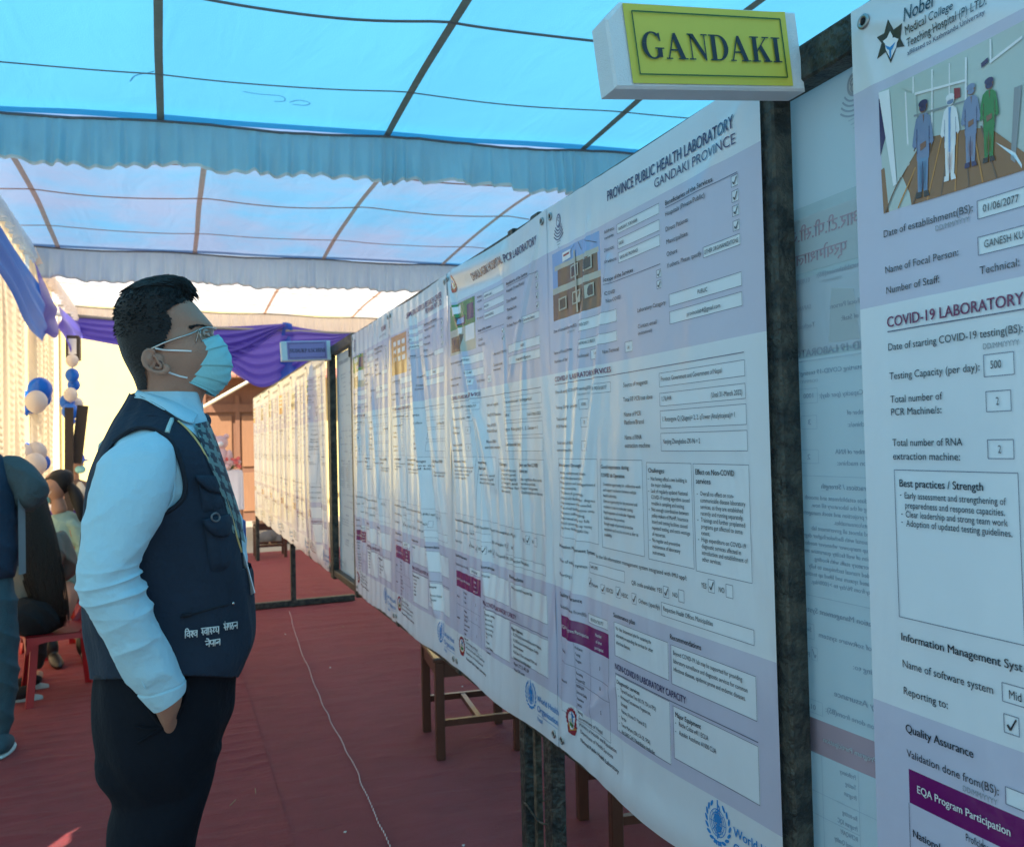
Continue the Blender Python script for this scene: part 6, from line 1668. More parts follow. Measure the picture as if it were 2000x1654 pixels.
# ---------------------------------------------------------------- people, chairs, balloons and table on the left
def skinmesh(name, chains, m, par, sub=1, voxel=None):
    "tapered limbs: each chain is a list of (point, radius or (rx, ry)) joined into one continuous surface"
    b = MB()
    for ch in chains:
        P = np.array([c[0] for c in ch], float); R_ = np.array([c[1] if hasattr(c[1], '__len__') else (c[1], c[1]) for c in ch], float)
        n = max(10, len(ch)*7); K = crm(np.hstack([P, R_]), n)
        T = np.gradient(K[:, :3], axis=0); T /= np.linalg.norm(T, axis=1)[:, None]+1e-9
        G = []
        ref = np.array([1., 0, 0])
        for i in range(n):
            a_ = ref-T[i]*(ref@T[i])
            if np.linalg.norm(a_) < .15: a_ = np.array([0, 1., 0])-T[i]*T[i][1]
            a_ /= np.linalg.norm(a_); c_ = np.cross(T[i], a_)
            ee = max(.25, math.sin(math.pi*min(1, max(0, (i+.6)/n)))**.35) if True else 1
            G.append(ellring(K[i, :3], a_*K[i, 3]*ee, c_*K[i, 4]*ee, 20))
        V, F = caps(np.array(G)); b.add(V, F)
    tmp = b.out('tmp', m)
    md = tmp.modifiers.new('r', 'REMESH'); md.mode = 'VOXEL'; md.voxel_size = voxel or .008
    s_ = tmp.modifiers.new('s', 'SMOOTH'); s_.factor = .5; s_.iterations = 4
    bpy.context.view_layer.update()
    me = bpy.data.meshes.new_from_object(tmp.evaluated_get(bpy.context.evaluated_depsgraph_get()))
    bpy.data.objects.remove(tmp)
    o0 = ORG[par]; me.transform(Matrix.Translation(tuple(-o0))); me.name = name
    me.polygons.foreach_set('use_smooth', [True]*len(me.polygons))
    if name in ('sleeve', 'jacket', 'trouser_leg', 'top', 'tunic', 'trousers'):     # cloth folds
        n_ = len(me.vertices); co = np.zeros(n_*3); no = np.zeros(n_*3)
        me.vertices.foreach_get('co', co); me.vertices.foreach_get('normal', no); co = co.reshape(-1, 3); no = no.reshape(-1, 3)
        x_, y_, z_ = co.T
        q_ = (1-np.abs(np.sin(z_*24+x_*16+y_*9+2.5*vnoise2(z_*7+x_*5, y_*6+x_*4, 3))))**1.5
        co = co+no*(.019*q_*vnoise2(x_*8+5, z_*7, 9)+.006*vnoise2(x_*22, z_*22+y_*15, 5)-.005)[:, None]
        me.vertices.foreach_set('co', co.ravel()); me.update()
    if not me.materials: me.materials.append(m)
    o = bpy.data.objects.new(name, me); COL.objects.link(o); o.parent = par; ORG[o] = o0
    return o
v3 = lambda *a: np.array(a, float)
def crease(m): return m
m_jacket = mat('grey_jacket', (.055, .085, .095), .8, .2, 6, .6, 60, wave=((14, 14, 8), .6, .02))
m_jackn = mat('navy_jacket', (.010, .032, .065), .85, .2, 6, .6, 60, wave=((12, 12, 6), .5, .015))
m_jackp = mat('pale_side_stripe', (.20, .26, .28), .8, .2, 8, .4, 60)
m_jeans = mat('teal_jeans', (.035, .085, .11), .9, .3, 18, .5, 180, wave=((14, 14, 9), .5, .015))
m_sole = mat('pale_sole', (.45, .55, .55), .7, .1)
m_dark = mat('dark_cloth', (.010, .010, .012), .9, .2, 8, .4, 60)
m_brownhair = mat('dark_brown_hair', (.020, .011, .007), .45, .5, 30, .7, 60, stretch=(6, 6, .6))
m_green = mat('pale_green_cloth', (.25, .38, .33), .85, .12, 8, .5, 60, wave=((12, 12, 6), .5, .015))
m_beige = mat('beige_cloth', (.22, .19, .15), .9, .2, 8, .4, 60)
m_skin2 = mat('skin_light', (.36, .20, .14), .55, .1, 10, .2, 200)

def head(c, par, face=(-1, 0), r=.098):
    f = v3(face[0], face[1], 0); f /= np.linalg.norm(f); s_ = v3(-f[1], f[0], 0)
    ch = [[(c+v3(0, 0, .115), .05), (c+v3(0, 0, .07), (.075, .085)), (c, (.076, .095)), (c+f*.010+v3(0, 0, -.06), (.064, .080)), (c+f*.02+v3(0, 0, -.10), (.045, .055))],
          [(c+f*.085+v3(0, 0, .01), .008), (c+f*.105+v3(0, 0, -.02), .014), (c+f*.09+v3(0, 0, -.03), .012)],
          [(c-f*.01+v3(0, 0, -.07), .052), (c-f*.02+v3(0, 0, -.15), .052), (c-f*.03+v3(0, 0, -.20), .07)],
          [(c+s_*.076+v3(0, 0, .01), .012), (c+s_*.084, .018), (c+s_*.078+v3(0, 0, -.03), .010)], [(c-s_*.076+v3(0, 0, .01), .012), (c-s_*.084, .018), (c-s_*.078+v3(0, 0, -.03), .010)]]
    return ch
def hand(p, d, side):
    d = np.array(d, float); d /= np.linalg.norm(d); s_ = np.cross(d, v3(0, 0, 1)); s_ /= np.linalg.norm(s_)+1e-9
    out = [[(p-d*.03, .024), (p+d*.03, (.036, .016)), (p+d*.08, (.036, .014))]]
    for k in range(4):
        q = p+d*.08+s_*(.027-.018*k); l = (.062, .072, .067, .05)[k]
        out.append([(q-d*.02, .009), (q+d*l*.5+v3(0, 0, -.008), .0085), (q+d*l*.9+v3(0, 0, -.024), .007)])
    q = p+d*.02+s_*.034*side; out.append([(q, .011), (q+s_*.02*side+d*.02, .010), (q+s_*.028*side+d*.05, .008)])
    return out

# standing person at the left edge, seen from behind, arms folded in front
X0, Y0 = -.93, 4.78
A_ = thing('person', (X0, Y0, 0), 'person in grey and navy jacket and teal jeans, cut off by the left edge', 'person')
hd = v3(X0, Y0, 1.72)
sh_r, el_r, wr_r = v3(X0+.165, Y0-.0, 1.44), v3(X0+.275, Y0-.02, 1.30), v3(X0+.08, Y0+.20, 1.17)
sh_l, el_l, wr_l = v3(X0-.165, Y0, 1.44), v3(X0-.275, Y0-.02, 1.30), v3(X0-.08, Y0+.20, 1.17)
bc = head(hd, A_, (0, 1))+[[(v3(X0, Y0, 1.50), (.12, .07)), (v3(X0, Y0, 1.35), (.17, .11)), (v3(X0, Y0, 1.1), (.14, .10)), (v3(X0, Y0, .95), (.15, .11)), (v3(X0, Y0, .84), (.14, .10))]]
for a, c, d in ((sh_r, el_r, wr_r), (sh_l, el_l, wr_l)): bc += [[(a, .05), (c, .042), (d, .03)]]
bc += hand(wr_r+v3(-.02, .02, 0), (-1, .3, .1), 1)+hand(wr_l+v3(.02, .02, 0), (1, .3, .1), -1)
feet = [(X0+.135, Y0+.02), (X0-.12, Y0+.05)]
for fx, fy in feet: bc += [[(v3(X0+(fx-X0)*.7, Y0, .9), .075), (v3(fx, Y0+.01, .48), .05), (v3(fx, fy, .08), .036)], [(v3(fx, fy-.05, .045), .03), (v3(fx, fy+.12, .04), .03)]]
skinmesh('body', bc, m_skin, A_)
skinmesh('sleeve', [[(sh_r+v3(-.02, 0, .03), .07), (sh_r+v3(.03, 0, -.03), .082), (el_r, .078), ((el_r+wr_r)/2+v3(0, 0, .0), .066), (wr_r, .052)]], m_jacket, A_)
skinmesh('sleeve', [[(sh_l+v3(.02, 0, .03), .07), (sh_l+v3(-.03, 0, -.03), .082), (el_l, .078), ((el_l+wr_l)/2, .066), (wr_l, .052)]], m_jacket, A_)
skinmesh('jacket', [[(v3(X0, Y0-.01, 1.57), (.075, .07)), (v3(X0, Y0-.01, 1.50), (.16, .10)), (v3(X0, Y0, 1.40), (.215, .135)), (v3(X0, Y0, 1.2), (.215, .15)), (v3(X0, Y0, 1.0), (.235, .16)), (v3(X0, Y0, .885), (.24, .165)), (v3(X0, Y0, .88), (.236, .162))]], m_jackn, A_)
skinmesh('hood', [[(v3(X0-.11, Y0-.05, 1.55), .03), (v3(X0, Y0-.10, 1.57), .05), (v3(X0+.11, Y0-.05, 1.55), .03)]], m_jacket, A_)
MB().grid(np.array([[(X0+.243*math.sqrt(1-((-.075+.025*j)/.165)**2)+.007, Y0-.075+.025*j, z) for j in range(3)] for k, z in enumerate(np.linspace(1.27, .895, 14))])).out('side_stripe', m_jackp, A_, True)
for k, (fx, fy) in enumerate(feet):
    skinmesh('trouser_leg', [[(v3(X0+(fx-X0)*.75, Y0, .93), (.115, .12)), (v3(X0+(fx-X0)*.9, Y0, .75), (.092, .105)), (v3(fx, Y0+.01, .48), (.072, .08)), (v3(fx, fy, .3), (.07, .072)), (v3(fx, fy, .09), (.062, .068))]], m_jeans, A_)
    s_ = skinmesh('shoe', [[(v3(fx, fy-.10, .055), (.032, .04)), (v3(fx, fy-.04, .065), (.042, .055)), (v3(fx, fy+.06, .05), (.045, .04)), (v3(fx, fy+.16, .035), (.036, .025))]], m_jeans, A_)
    skinmesh('sole', [[(v3(fx, fy-.105, .020), (.036, .016)), (v3(fx, fy, .018), (.048, .016)), (v3(fx, fy+.09, .018), (.048, .016)), (v3(fx, fy+.17, .02), (.036, .014))]], m_sole, s_, voxel=.006)

skinmesh('hair', [[(hd+v3(0, 0, .135), .05), (hd+v3(0, -.01, .09), (.088, .095)), (hd+v3(0, -.03, .03), (.086, .088)), (hd+v3(0, -.045, -.04), (.07, .055)), (hd+v3(0, -.05, -.08), (.05, .03))]], m_hair, A_, voxel=.006)
# red plastic chair
m_plast = mat('red_plastic', (.42, .018, .026), .35, .08, 6, .08, 30, spec=.5)
def plastic_chair(x, y, rz, lab):
    t = thing('plastic_chair', (x, y, 0), lab, 'chair', 'red plastic chairs')
    c, s_ = math.cos(rz), math.sin(rz); R = np.array([[c, -s_, 0], [s_, c, 0], [0, 0, 1]]); O = v3(x, y, 0)
    def part(nm, b): b.V = [v@R.T+O for v in b.V]; return b.out(nm, m_plast, t, True)
    for sx in (-1, 1):
        for sy in (-1, 1):
            b = MB(); K = [v3(sx*.165, sy*.165, .40), v3(sx*.18, sy*.18, .2), v3(sx*.20, sy*.20, .004)]
            K = crm(K, 8)
            for o_, w_, d in ((v3(0, 0, 0), .040, .006),): b.grid(np.array([[k+v3(-sx*w_, 0, 0), k+v3(-sx*.004, 0, 0), k, k+v3(0, -sy*.004, 0), k+v3(0, -sy*w_, 0)] for k in K])); b.grid(np.array([[k+v3(-sx*w_, -sy*.005, 0), k+v3(-sx*.005, -sy*.005, 0), k+v3(-sx*.005, -sy*w_, 0)] for k in K]))
            part('leg', b)
    b = MB(); n = 14
    G = []
    for i in range(n):
        row = []
        for j in range(n):
            u, v = -1+2*i/(n-1), -1+2*j/(n-1)
            uu, vv = u*math.sqrt(1-.12*v*v), v*math.sqrt(1-.12*u*u)
            row.append((uu*.205, vv*.205, .42-.012*(1-u*u)*(1-v*v)))
        G.append(row)
    G = np.array(G); b.grid(G); b.grid(G-v3(0, 0, .006), flip=True); part('seat', b)
    for sx, sy, ax in ((0, -1, 0), (0, 1, 0), (-1, 0, 1), (1, 0, 1)):   # arched aprons
        b = MB(); T = np.linspace(-1, 1, 17); G = []
        for q in T:
            dep = .035+.065*abs(q)**5
            if ax == 0: G.append([(q*.19, sy*.195, .415), (q*.193, sy*.199, .415-dep)])
            else: G.append([(sx*.195, q*.19, .415), (sx*.199, q*.193, .415-dep)])
        G = np.array(G); b.grid(G); b.grid(G*v3(.975, .975, 1), flip=True); part('apron', b)
    for sx in (-1, 1):
        b = MB(); K = crm([v3(sx*.185, .10, .40), v3(sx*.20, .17, .50), v3(sx*.20, .215, .66), v3(sx*.17, .245, .80)], 14)
        b.grid(np.array([[k+v3(0, -.028, 0), k+v3(sx*.006, 0, 0), k+v3(0, .028, 0)] for k in K])); b.grid(np.array([[k+v3(-sx*.006, -.028, 0), k+v3(-sx*.012, 0, 0), k+v3(-sx*.006, .028, 0)] for k in K]), flip=True); part('back_post', b)
    b = MB()
    for k in range(4):
        q = -.12+.08*k; b.bar(v3(q, .205, .47), v3(q*.9, .245, .79), .045, .006)
    b.bar(v3(-.18, .247, .80), v3(.18, .247, .80), .012, .06); b.bar(v3(-.19, .195, .46), v3(.19, .195, .46), .01, .05); part('backrest', b)
    return t
plastic_chair(-.655, 5.80, math.radians(-78), 'red plastic chair on the carpet with the long haired woman on its edge')
plastic_chair(-.80, 7.05, math.radians(-60), 'red plastic chair farther back, under the woman in pale green')

# woman with long brown hair on the near chair, her back to the camera
X1, Y1 = -.84, 5.78
W1 = thing('person', (X1, Y1, 0), 'seated woman with very long brown hair down her back, wearing black', 'person')
hd = v3(X1+.03, Y1+.02, 1.24)
bc = head(hd, W1, (-.5, .85))
bc += [[(v3(X1+.03, Y1, 1.05), (.10, .06)), (v3(X1+.03, Y1, .92), (.16, .10)), (v3(X1, Y1, .7), (.13, .10)), (v3(X1, Y1, .52), (.17, .14))],
       [(v3(X1+.19, Y1+.02, .98), .045), (v3(X1+.22, Y1+.12, .76), .04), (v3(X1+.1, Y1+.3, .68), .03)], [(v3(X1-.14, Y1+.02, .98), .045), (v3(X1-.19, Y1+.12, .76), .04), (v3(X1-.05, Y1+.3, .68), .03)]]
bc += hand(v3(X1+.09, Y1+.31, .67), (-.6, .7, -.1), 1)+hand(v3(X1-.05, Y1+.31, .67), (.4, .8, -.1), -1)
for sg in (-1, 1): bc += [[(v3(X1+sg*.08, Y1, .52), .08), (v3(X1-.08+sg*.09, Y1+.40, .50), .06), (v3(X1-.08+sg*.09, Y1+.40, .10), .04)], [(v3(X1-.08+sg*.09, Y1+.36, .045), .03), (v3(X1-.08+sg*.09, Y1+.52, .04), .03)]]
skinmesh('body', bc, m_skin2, W1, voxel=.009)
skinmesh('top', [[(v3(X1+.03, Y1, 1.06), (.08, .06)), (v3(X1+.03, Y1, .98), (.19, .10)), (v3(X1+.02, Y1, .85), (.19, .125)), (v3(X1, Y1, .66), (.165, .13)), (v3(X1, Y1, .58), (.19, .15))],
       [(v3(X1+.19, Y1+.02, 1.0), .055), (v3(X1+.23, Y1+.12, .77), .052), (v3(X1+.12, Y1+.28, .69), .04)], [(v3(X1-.14, Y1+.02, 1.0), .055), (v3(X1-.19, Y1+.12, .77), .05), (v3(X1-.06, Y1+.28, .69), .04)]], m_beige, W1, voxel=.009)
skinmesh('trousers', [[(v3(X1+.0, Y1-.02, .64), (.18, .14)), (v3(X1+.02, Y1-.03, .53), (.215, .18)), (v3(X1, Y1, .45), (.19, .16))]]+[[(v3(X1+sg*.09, Y1, .53), .10), (v3(X1-.08+sg*.10, Y1+.40, .50), .075), (v3(X1-.09+sg*.10, Y1+.40, .28), .07), (v3(X1-.09+sg*.10, Y1+.38, .10), .075)] for sg in (-1, 1)], m_dark, W1, voxel=.009)
for sg in (-1, 1):
    yy_ = Y1+.10+.13*sg
    s_ = skinmesh('shoe', [[(v3(X1+.06, yy_, .07), (.04, .035)), (v3(X1-.0, yy_, .065), (.042, .04)), (v3(X1-.10, yy_, .05), (.03, .038)), (v3(X1-.17, yy_, .04), (.02, .03))]], m_dark, W1)
    skinmesh('sole', [[(v3(X1+.10, yy_, .02), (.014, .034)), (v3(X1+.0, yy_, .018), (.014, .04)), (v3(X1-.10, yy_, .018), (.014, .042)), (v3(X1-.19, yy_, .018), (.012, .03))]], m_sole, s_, voxel=.006)
hr_ = skinmesh('hair', [[(hd+v3(0, 0, .13), .05), (hd+v3(0, -.01, .08), (.088, .10)), (hd+v3(.0, -.03, .0), (.098, .10)), (hd+v3(.02, -.07, -.12), (.10, .06)), (hd+v3(.05, -.12, -.30), (.115, .045)), (hd+v3(.09, -.13, -.50), (.10, .04)), (hd+v3(.125, -.13, -.66), (.07, .03)), (hd+v3(.15, -.12, -.76), (.03, .015))]], m_brownhair, W1)
b = MB()
for q in range(260):
    a = RNG.uniform(-1, 1); w0 = RNG.uniform(-.01, .01)
    K = [hd+v3(a*.085, -.075*math.sqrt(1-a*a)-.03, .03), hd+v3(.02+a*.10, -.07-.06*math.sqrt(1-a*a), -.12), hd+v3(.05+a*.118, -.12-.047*math.sqrt(1-a*a), -.30), hd+v3(.09+a*.105+w0, -.135-.04*math.sqrt(1-a*a), -.50), hd+v3(.125+a*.08+w0*2, -.135-.03*math.sqrt(1-a*a), -.66), hd+v3(.15+a*.05+w0*3, -.13, -.74-RNG.random()*.06)]
    b.tube(crm(K, 10), [.0020]*8+[.0013, .0006], 4)
b.out('hair_strands', m_brownhair, hr_, True, kind='stuff')

# woman in pale green behind her, facing left, mask under her chin
X2, Y2 = -.80, 6.95
W2_ = thing('person', (X2, Y2, 0), 'seated woman in pale green with a black ponytail and a green phone cover', 'person')
hd = v3(X2+.0, Y2, 1.24)
dx, dy = -.9, -.35
bc = head(hd, W2_, (-.9, .30))
bc += [[(v3(X2+.02, Y2, 1.05), (.07, .09)), (v3(X2+.03, Y2, .92), (.12, .15)), (v3(X2+.03, Y2, .7), (.10, .13)), (v3(X2, Y2, .52), (.14, .16))],
       [(v3(X2+.10, Y2-.14, .98), .045), (v3(X2+.17, Y2-.16, .76), .04), (v3(X2+.02, Y2-.22, .64), .028)], [(v3(X2+.0, Y2+.16, .98), .045), (v3(X2-.02, Y2+.2, .76), .04), (v3(X2-.2, Y2+.1, .64), .03)]]
bc += hand(v3(X2+.02, Y2-.22, .63), (-.9, .1, -.2), 1)+hand(v3(X2-.2, Y2+.1, .63), (-.8, -.3, 0), -1)
for sg in (-1, 1): bc += [[(v3(X2, Y2+sg*.08, .52), .08), (v3(X2-.12+.17*(sg < 0)+.05, Y2+.36*0+sg*.12-.1, .46), .06), (v3(X2+.10+.10*sg, Y2-.30, .12), .035)], [(v3(X2+.10+.10*sg, Y2-.28, .05), .028), (v3(X2+.14+.10*sg, Y2-.42, .035), .03)]]
skinmesh('body', bc, m_skin2, W2_, voxel=.009)
skinmesh('tunic', [[(v3(X2+.02, Y2, 1.06), (.06, .07)), (v3(X2+.04, Y2, .99), (.14, .18)), (v3(X2+.04, Y2, .86), (.155, .19)), (v3(X2+.03, Y2, .66), (.15, .17)), (v3(X2+.02, Y2-.02, .50), (.20, .20)), (v3(X2+.02, Y2-.08, .36), (.20, .18))],
       [(v3(X2+.11, Y2-.13, 1.0), .06), (v3(X2+.19, Y2-.17, .78), .058), (v3(X2+.05, Y2-.23, .65), .042)], [(v3(X2, Y2+.16, 1.0), .055), (v3(X2-.02, Y2+.2, .77), .05), (v3(X2-.17, Y2+.12, .65), .04)]], m_green, W2_, voxel=.009)
for sg in (-1, 1):
    skinmesh('shoe', [[(v3(X2+.10+.10*sg, Y2-.26, .05), (.035, .04)), (v3(X2+.12+.10*sg, Y2-.34, .055), (.042, .045)), (v3(X2+.15+.10*sg, Y2-.44, .04), (.04, .03)), (v3(X2+.17+.10*sg, Y2-.50, .03), (.028, .02))], [(v3(X2+.10+.10*sg, Y2-.30, .05), .045), (v3(X2+.09+.10*sg, Y2-.30, .20), .05)]], m_shoe, W2_, voxel=.007)
hg_ = skinmesh('hair', [[(hd+v3(.0, 0, .125), .05), (hd+v3(.015, -.0, .08), (.10, .085)), (hd+v3(.035, -.0, .0), (.085, .088)), (hd+v3(.06, 0, -.05), (.05, .07))], [(hd+v3(.09, -.02, .03), .03), (hd+v3(.13, -.05, -.05), .045), (hd+v3(.16, -.08, -.15), .042), (hd+v3(.17, -.11, -.26), .018)]], m_hair, W2_, voxel=.006)
mk2 = MB().ball(hd+v3(-.075, .01, -.085), (.045, .06, .045), 16, 10).out('chin_mask', m_mask, W2_, True)
MB().tube([hd+v3(-.05, -.078, -.07), hd+v3(-.015, -.086, -.02), hd+v3(.0, -.088, .015)], .002, 5).out('ear_loop', m_maskw, mk2, True)
MB().box(v3(X2-.02, Y2-.285, .63), v3(X2+.07, Y2-.27, .84), bev=.004).out('green_phone_cover', mat('sea_green_plastic', (.02, .20, .14), .4, .1), smooth=False, label='upright sea green phone cover held in the seated woman\'s lap', cat='phone cover', org=(X2, Y2-.28, .63))
# man with a blue cap far behind
X3, Y3 = -1.0, 10.35
M3 = thing('person', (X3, Y3, 0), 'distant seated person in a bright blue cap and a pale mask', 'person')
hd = v3(X3, Y3, 1.36)
bc = head(hd, M3, (.6, -.8)); bc += [[(v3(X3, Y3, 1.17), (.08, .07)), (v3(X3, Y3, 1.08), (.2, .11)), (v3(X3, Y3, .8), (.17, .12)), (v3(X3, Y3, .5), (.19, .15))]]
for sg in (-1, 1): bc += [[(v3(X3+sg*.2, Y3, 1.1), .05), (v3(X3+sg*.24, Y3-.1, .98), .045), (v3(X3+sg*.1, Y3-.3, 1.01), .03)], [(v3(X3+sg*.1, Y3, .5), .08), (v3(X3+sg*.1, Y3-.35, .5), .06), (v3(X3+sg*.1, Y3-.35, .05), .04)]]; bc += hand(v3(X3+sg*.1, Y3-.3, 1.01), (-sg*.7, -.5, 0), sg)
skinmesh('body', bc, m_skin2, M3, voxel=.01)
skinmesh('jacket', [[(v3(X3, Y3+.01, 1.2), (.08, .07)), (v3(X3, Y3+.01, 1.1), (.22, .13)), (v3(X3, Y3, .8), (.2, .15)), (v3(X3, Y3, .5), (.2, .16))]]+[[(v3(X3+sg*.2, Y3, 1.12), .06), (v3(X3+sg*.25, Y3-.1, .99), .058), (v3(X3+sg*.13, Y3-.26, 1.01), .045)] for sg in (-1, 1)], mat('brown_grey_jacket', (.13, .09, .08), .9, .2), M3, voxel=.01)
skinmesh('shirt_front', [[(v3(X3+.05, Y3-.10, 1.17), .04), (v3(X3+.06, Y3-.13, 1.05), .06), (v3(X3+.04, Y3-.15, .9), .05)]], mat('pale_shirt', (.5, .5, .45), .9), M3, voxel=.01)
b = MB(); b.ball(hd+v3(0, .01, .06), (.098, .108, .085), 18, 10); b.ball(hd+v3(.07, -.10, .045), (.075, .085, .012), 14, 8); b.out('cap', mat('blue_cap', (.01, .10, .60), .7, .1), M3, True)
MB().ball(hd+v3(.055, -.065, -.055), (.055, .05, .045), 14, 10).out('face_mask', m_mask, M3, True)
# table with violet skirt
m_vskirt = mat('violet_skirt', (.10, .03, .34), .6, .15, 5, .2, 60, sheen=.3)
m_cloth = mat('white_tablecloth', (.75, .72, .74), .85, .05, 6, .2, 60)
def skirted(x0, x1, y0, y1, h, ms, lab, drop=.9, seed=1, nm='skirted_table'):
    t = thing(nm, ((x0+x1)/2, (y0+y1)/2, 0), lab, 'table')
    MB().box((x0, y0, h-.04), (x1, y1, h), bev=.006).out('cloth_top', m_cloth, t)
    pts = []
    per = [(x0, y0), (x1, y0), (x1, y1), (x0, y1), (x0, y0)]
    for a, c in zip(per[:-1], per[1:]):
        L = math.dist(a, c)
        for k in range(int(L*90)): f = k/int(L*90); pts.append((a[0]+(c[0]-a[0])*f, a[1]+(c[1]-a[1])*f, (c[1]-a[1])/L, -(c[0]-a[0])/L))
    G = []
    for v in np.linspace(0, 1, 8):
        row = []
        for k, (x, y, nx, ny) in enumerate(pts):
            d = .006+.016*(.3+.7*v)*math.sin(k*.42+math.sin(k*.13)*2); row.append((x+nx*d, y+ny*d, h-.035-(h-.05)*drop*v))
        G.append(row)
    MB().grid(np.array(G), wrap=True).out('pleated_skirt', ms, t, True)
    for a in (x0+.06, x1-.06):
        for c in (y0+.06, y1-.06): MB().tube([(a, c, 0), (a, c, h-.045)], .02, 8).out('leg', m_pole, t, True)
    return t
skirted(-1.2, -.2, 9.35, 10.0, .955, m_vskirt, 'table with a white top and pleated violet skirt behind the seated women')
skirted(.55, 1.05, 14.2, 15.0, 1.14, m_cloth, 'white clothed table beyond the tent with the pink plush on it', .55, nm='clothed_table')
# plush and flowers
m_pink = mat('pale_pink_plush', (.70, .48, .46), .95, .1, 30, .6, 90); m_red = mat('coral_flowers', (.75, .16, .14), .8, .3, 30, .5, 60)
pb = thing('plush_bear', (.80, 14.35, 1.14), 'pale pink plush bear sitting on the white clothed table', 'plush toy')
c = v3(.72, 14.4, 1.14)
MB().ball(c+v3(0, 0, .20), (.14, .12, .19), 16, 12).out('body', m_pink, pb, True); hb = MB().ball(c+v3(0, 0, .46), (.125, .11, .115), 16, 12).out('head', m_pink, pb, True)
for sg in (-1, 1):
    MB().ball(c+v3(sg*.10, 0, .56), .045, 10, 8).out('ear', m_pink, hb, True); MB().ball(c+v3(sg*.14, -.06, .24), (.05, .06, .10), 10, 8).out('arm', m_pink, pb, True); MB().ball(c+v3(sg*.10, -.14, .07), (.06, .12, .06), 10, 8).out('leg', m_pink, pb, True)
MB().ball(c+v3(0, -.10, .44), (.05, .04, .04), 10, 8).out('snout', m_maskw, hb, True)
fl = thing('flower_bouquet', (.86, 14.25, 1.14), 'coral and pink flower bouquet in front of the plush bear', 'flowers')
b = MB(); b2 = MB()
for k in range(34):
    p_ = v3(.86+RNG.uniform(-.16, .16), 14.25+RNG.uniform(-.1, .1), 1.20+RNG.uniform(0, .16))
    for q in range(5):
        a = q*1.256; b.ball(p_+v3(.018*math.cos(a), -.008, .018*math.sin(a)), (.017, .010, .017), 6, 4, mi=k % 2)
    b2.tube([p_, v3(.86, 14.26, 1.15)], .003, 4)
b.out('blossoms', [m_red, m_pink], fl, True, kind='stuff'); b2.out('stems', mat('stem_green', (.05, .14, .03), .8), fl, True, kind='stuff')
MB().box((.95, 14.8, .9), (1.7, 15.3, 1.22), bev=.02).out('crate', mat('lime_crate', (.45, .45, .12), .7, .1), label='lime green crate standing by the clothed table beyond the tent', cat='crate', org=(1.3, 15, .9)) if False else None
# balloons
m_bblue = mat('blue_balloon', (.005, .16, .72), .28, .05, 3, trans=.25); m_bwhite = mat('white_balloon', (.72, .68, .66), .28, .03, 3, trans=.3)
def balloon(x, y, dep, rpx, blue, lab, grp):
    c = at(x, y, Y=dep); r = rpx*dep/FPX*1.03; b = MB()
    b.ball(c, (r, r, r*1.13), 20, 14)
    V = b.V[0]; k = (c[2]-V[:, 2])/(r*1.13); V[:, :2] = c[:2]+(V[:, :2]-c[:2])*(1-.13*np.clip(k, 0, 1)**2)[:, None]
    b.tube([c-v3(0, 0, r*1.10), c-v3(0, 0, r*1.22)], [r*.05, r*.13], 8)
    return b.out('balloon', m_bblue if blue else m_bwhite, smooth=True, label=lab, cat='balloon', group=grp, org=tuple(c))
g1, g2, g3 = 'balloon bunch beside the royal blue swag', 'balloon column below the purple point', 'balloon bunch above the standing person'
balloon(78, 762, 9.0, 19, 1, 'round blue balloon at the top of the bunch under the royal blue swag', g1); balloon(84, 778, 9.15, 13, 1, 'blue balloon peeping out right of the white one in the upper bunch', g1)
balloon(52, 787, 9.05, 18, 1, 'blue balloon at the lower left of the upper bunch', g1); balloon(71, 785, 8.8, 17, 0, 'white balloon in front of the blue ones in the upper bunch', g1)
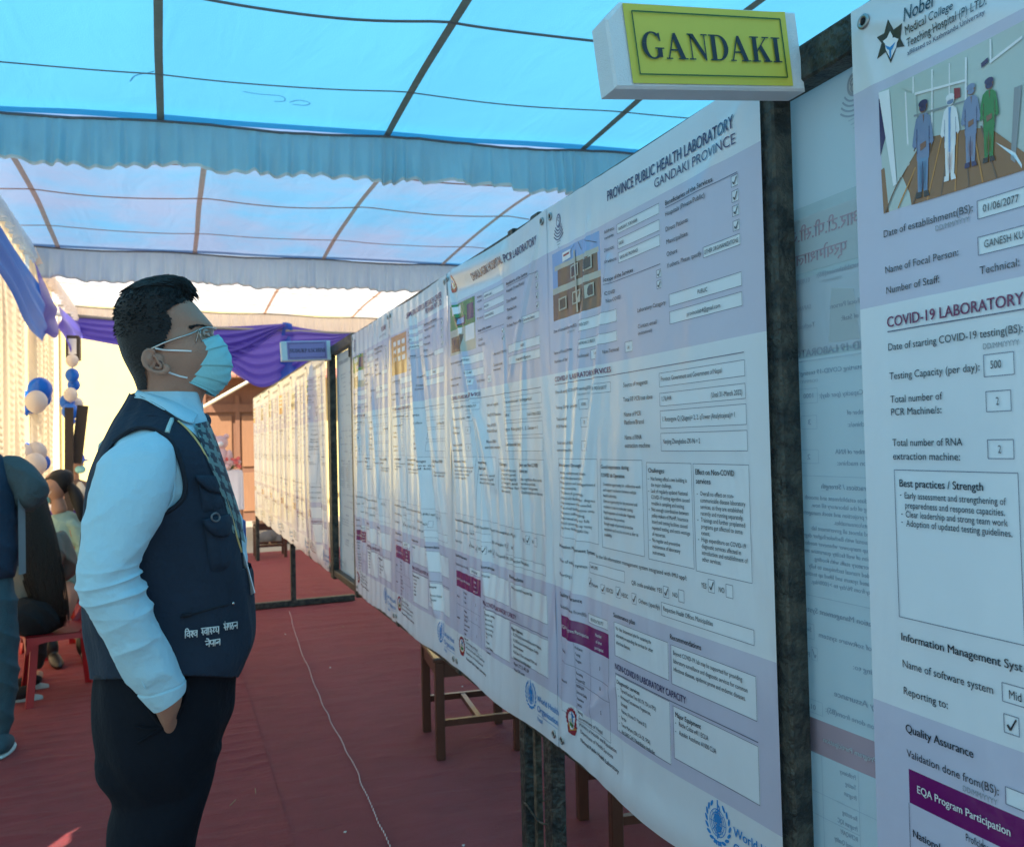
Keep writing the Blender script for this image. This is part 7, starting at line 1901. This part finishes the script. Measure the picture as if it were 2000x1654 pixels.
for k, (x, y, r, bl, lb) in enumerate(((141, 705, 10, 0, 'white balloon topmost in the column'), (141, 733, 11, 1, 'blue balloon second from the top of the column'), (144, 752, 10, 1, 'blue balloon third from the top of the column'), (138, 771, 11, 0, 'white balloon in the middle of the column, left one'),
     (131, 785, 12, 1, 'blue balloon bulging left from the column'), (150, 789, 10, 0, 'white balloon at the right of the column'), (137, 804, 13, 1, 'blue balloon near the bottom of the column'), (137, 822, 8, 1, 'small blue balloon lowest in the column'))):
    balloon(x, y, 10.2+.1*(k % 3), r, bl, lb, g2)
for k, (x, y, r, bl, lb) in enumerate(((44, 888, 17, 0, 'white balloon at the upper left of the lower bunch'), (71, 884, 16, 0, 'white balloon at the upper right of the lower bunch'), (68, 908, 18, 0, 'large white balloon in front of the lower bunch'), (82, 904, 13, 1, 'blue balloon behind the large white one in the lower bunch'), (65, 938, 13, 0, 'white balloon hanging lowest in the lower bunch'), (52, 876, 9, 1, 'tiny blue balloon rim at the top of the lower bunch'))):
    balloon(x, y, 8.6 if k in (2,) else 8.8+.06*k, r, bl, lb, g3)
# dark post, leaning board and small cabinet by the balloon column
m_dkw = mat('dark_brown_wood', (.045, .032, .024), .6, .3, 8, .3, 40)
q0, q1 = at(133, 1010, Y=9.2), at(135, 800, Y=9.2); q0[2] = 0
MB().bar(q0, q1+v3(0, 0, .02), .075, .05).out('timber_post', m_dkw, label='dark timber post standing in front of the violet skirted table', cat='post', org=(q0[0], q0[1], 0))
q0, q1 = at(149, 905, Y=9.3), at(162, 792, Y=9.3); b = MB(); b.bar(q0, q1, .10, .03, up=(0, 1, 0)); lean = b.out('leaning_board', m_dkw, label='dark board tilted to the right beside the timber post', cat='board', org=tuple(q0))
cb = thing('hanging_cabinet', at(140, 700, Y=10.6), 'small dark framed box with a pale front above the balloon column', 'box')
a, c = at(128, 702, Y=10.6), at(155, 655, Y=10.6)
MB().box((a[0], 10.6, a[2]), (c[0], 10.8, c[2]), bev=.01).out('frame', m_dkw, cb); MB().box((a[0]+.03, 10.588, a[2]+.06), (c[0]-.03, 10.598, c[2]-.04)).out('front_panel', m_white, cb)
if _fo is not None: bpy.data.objects.remove(_fo)
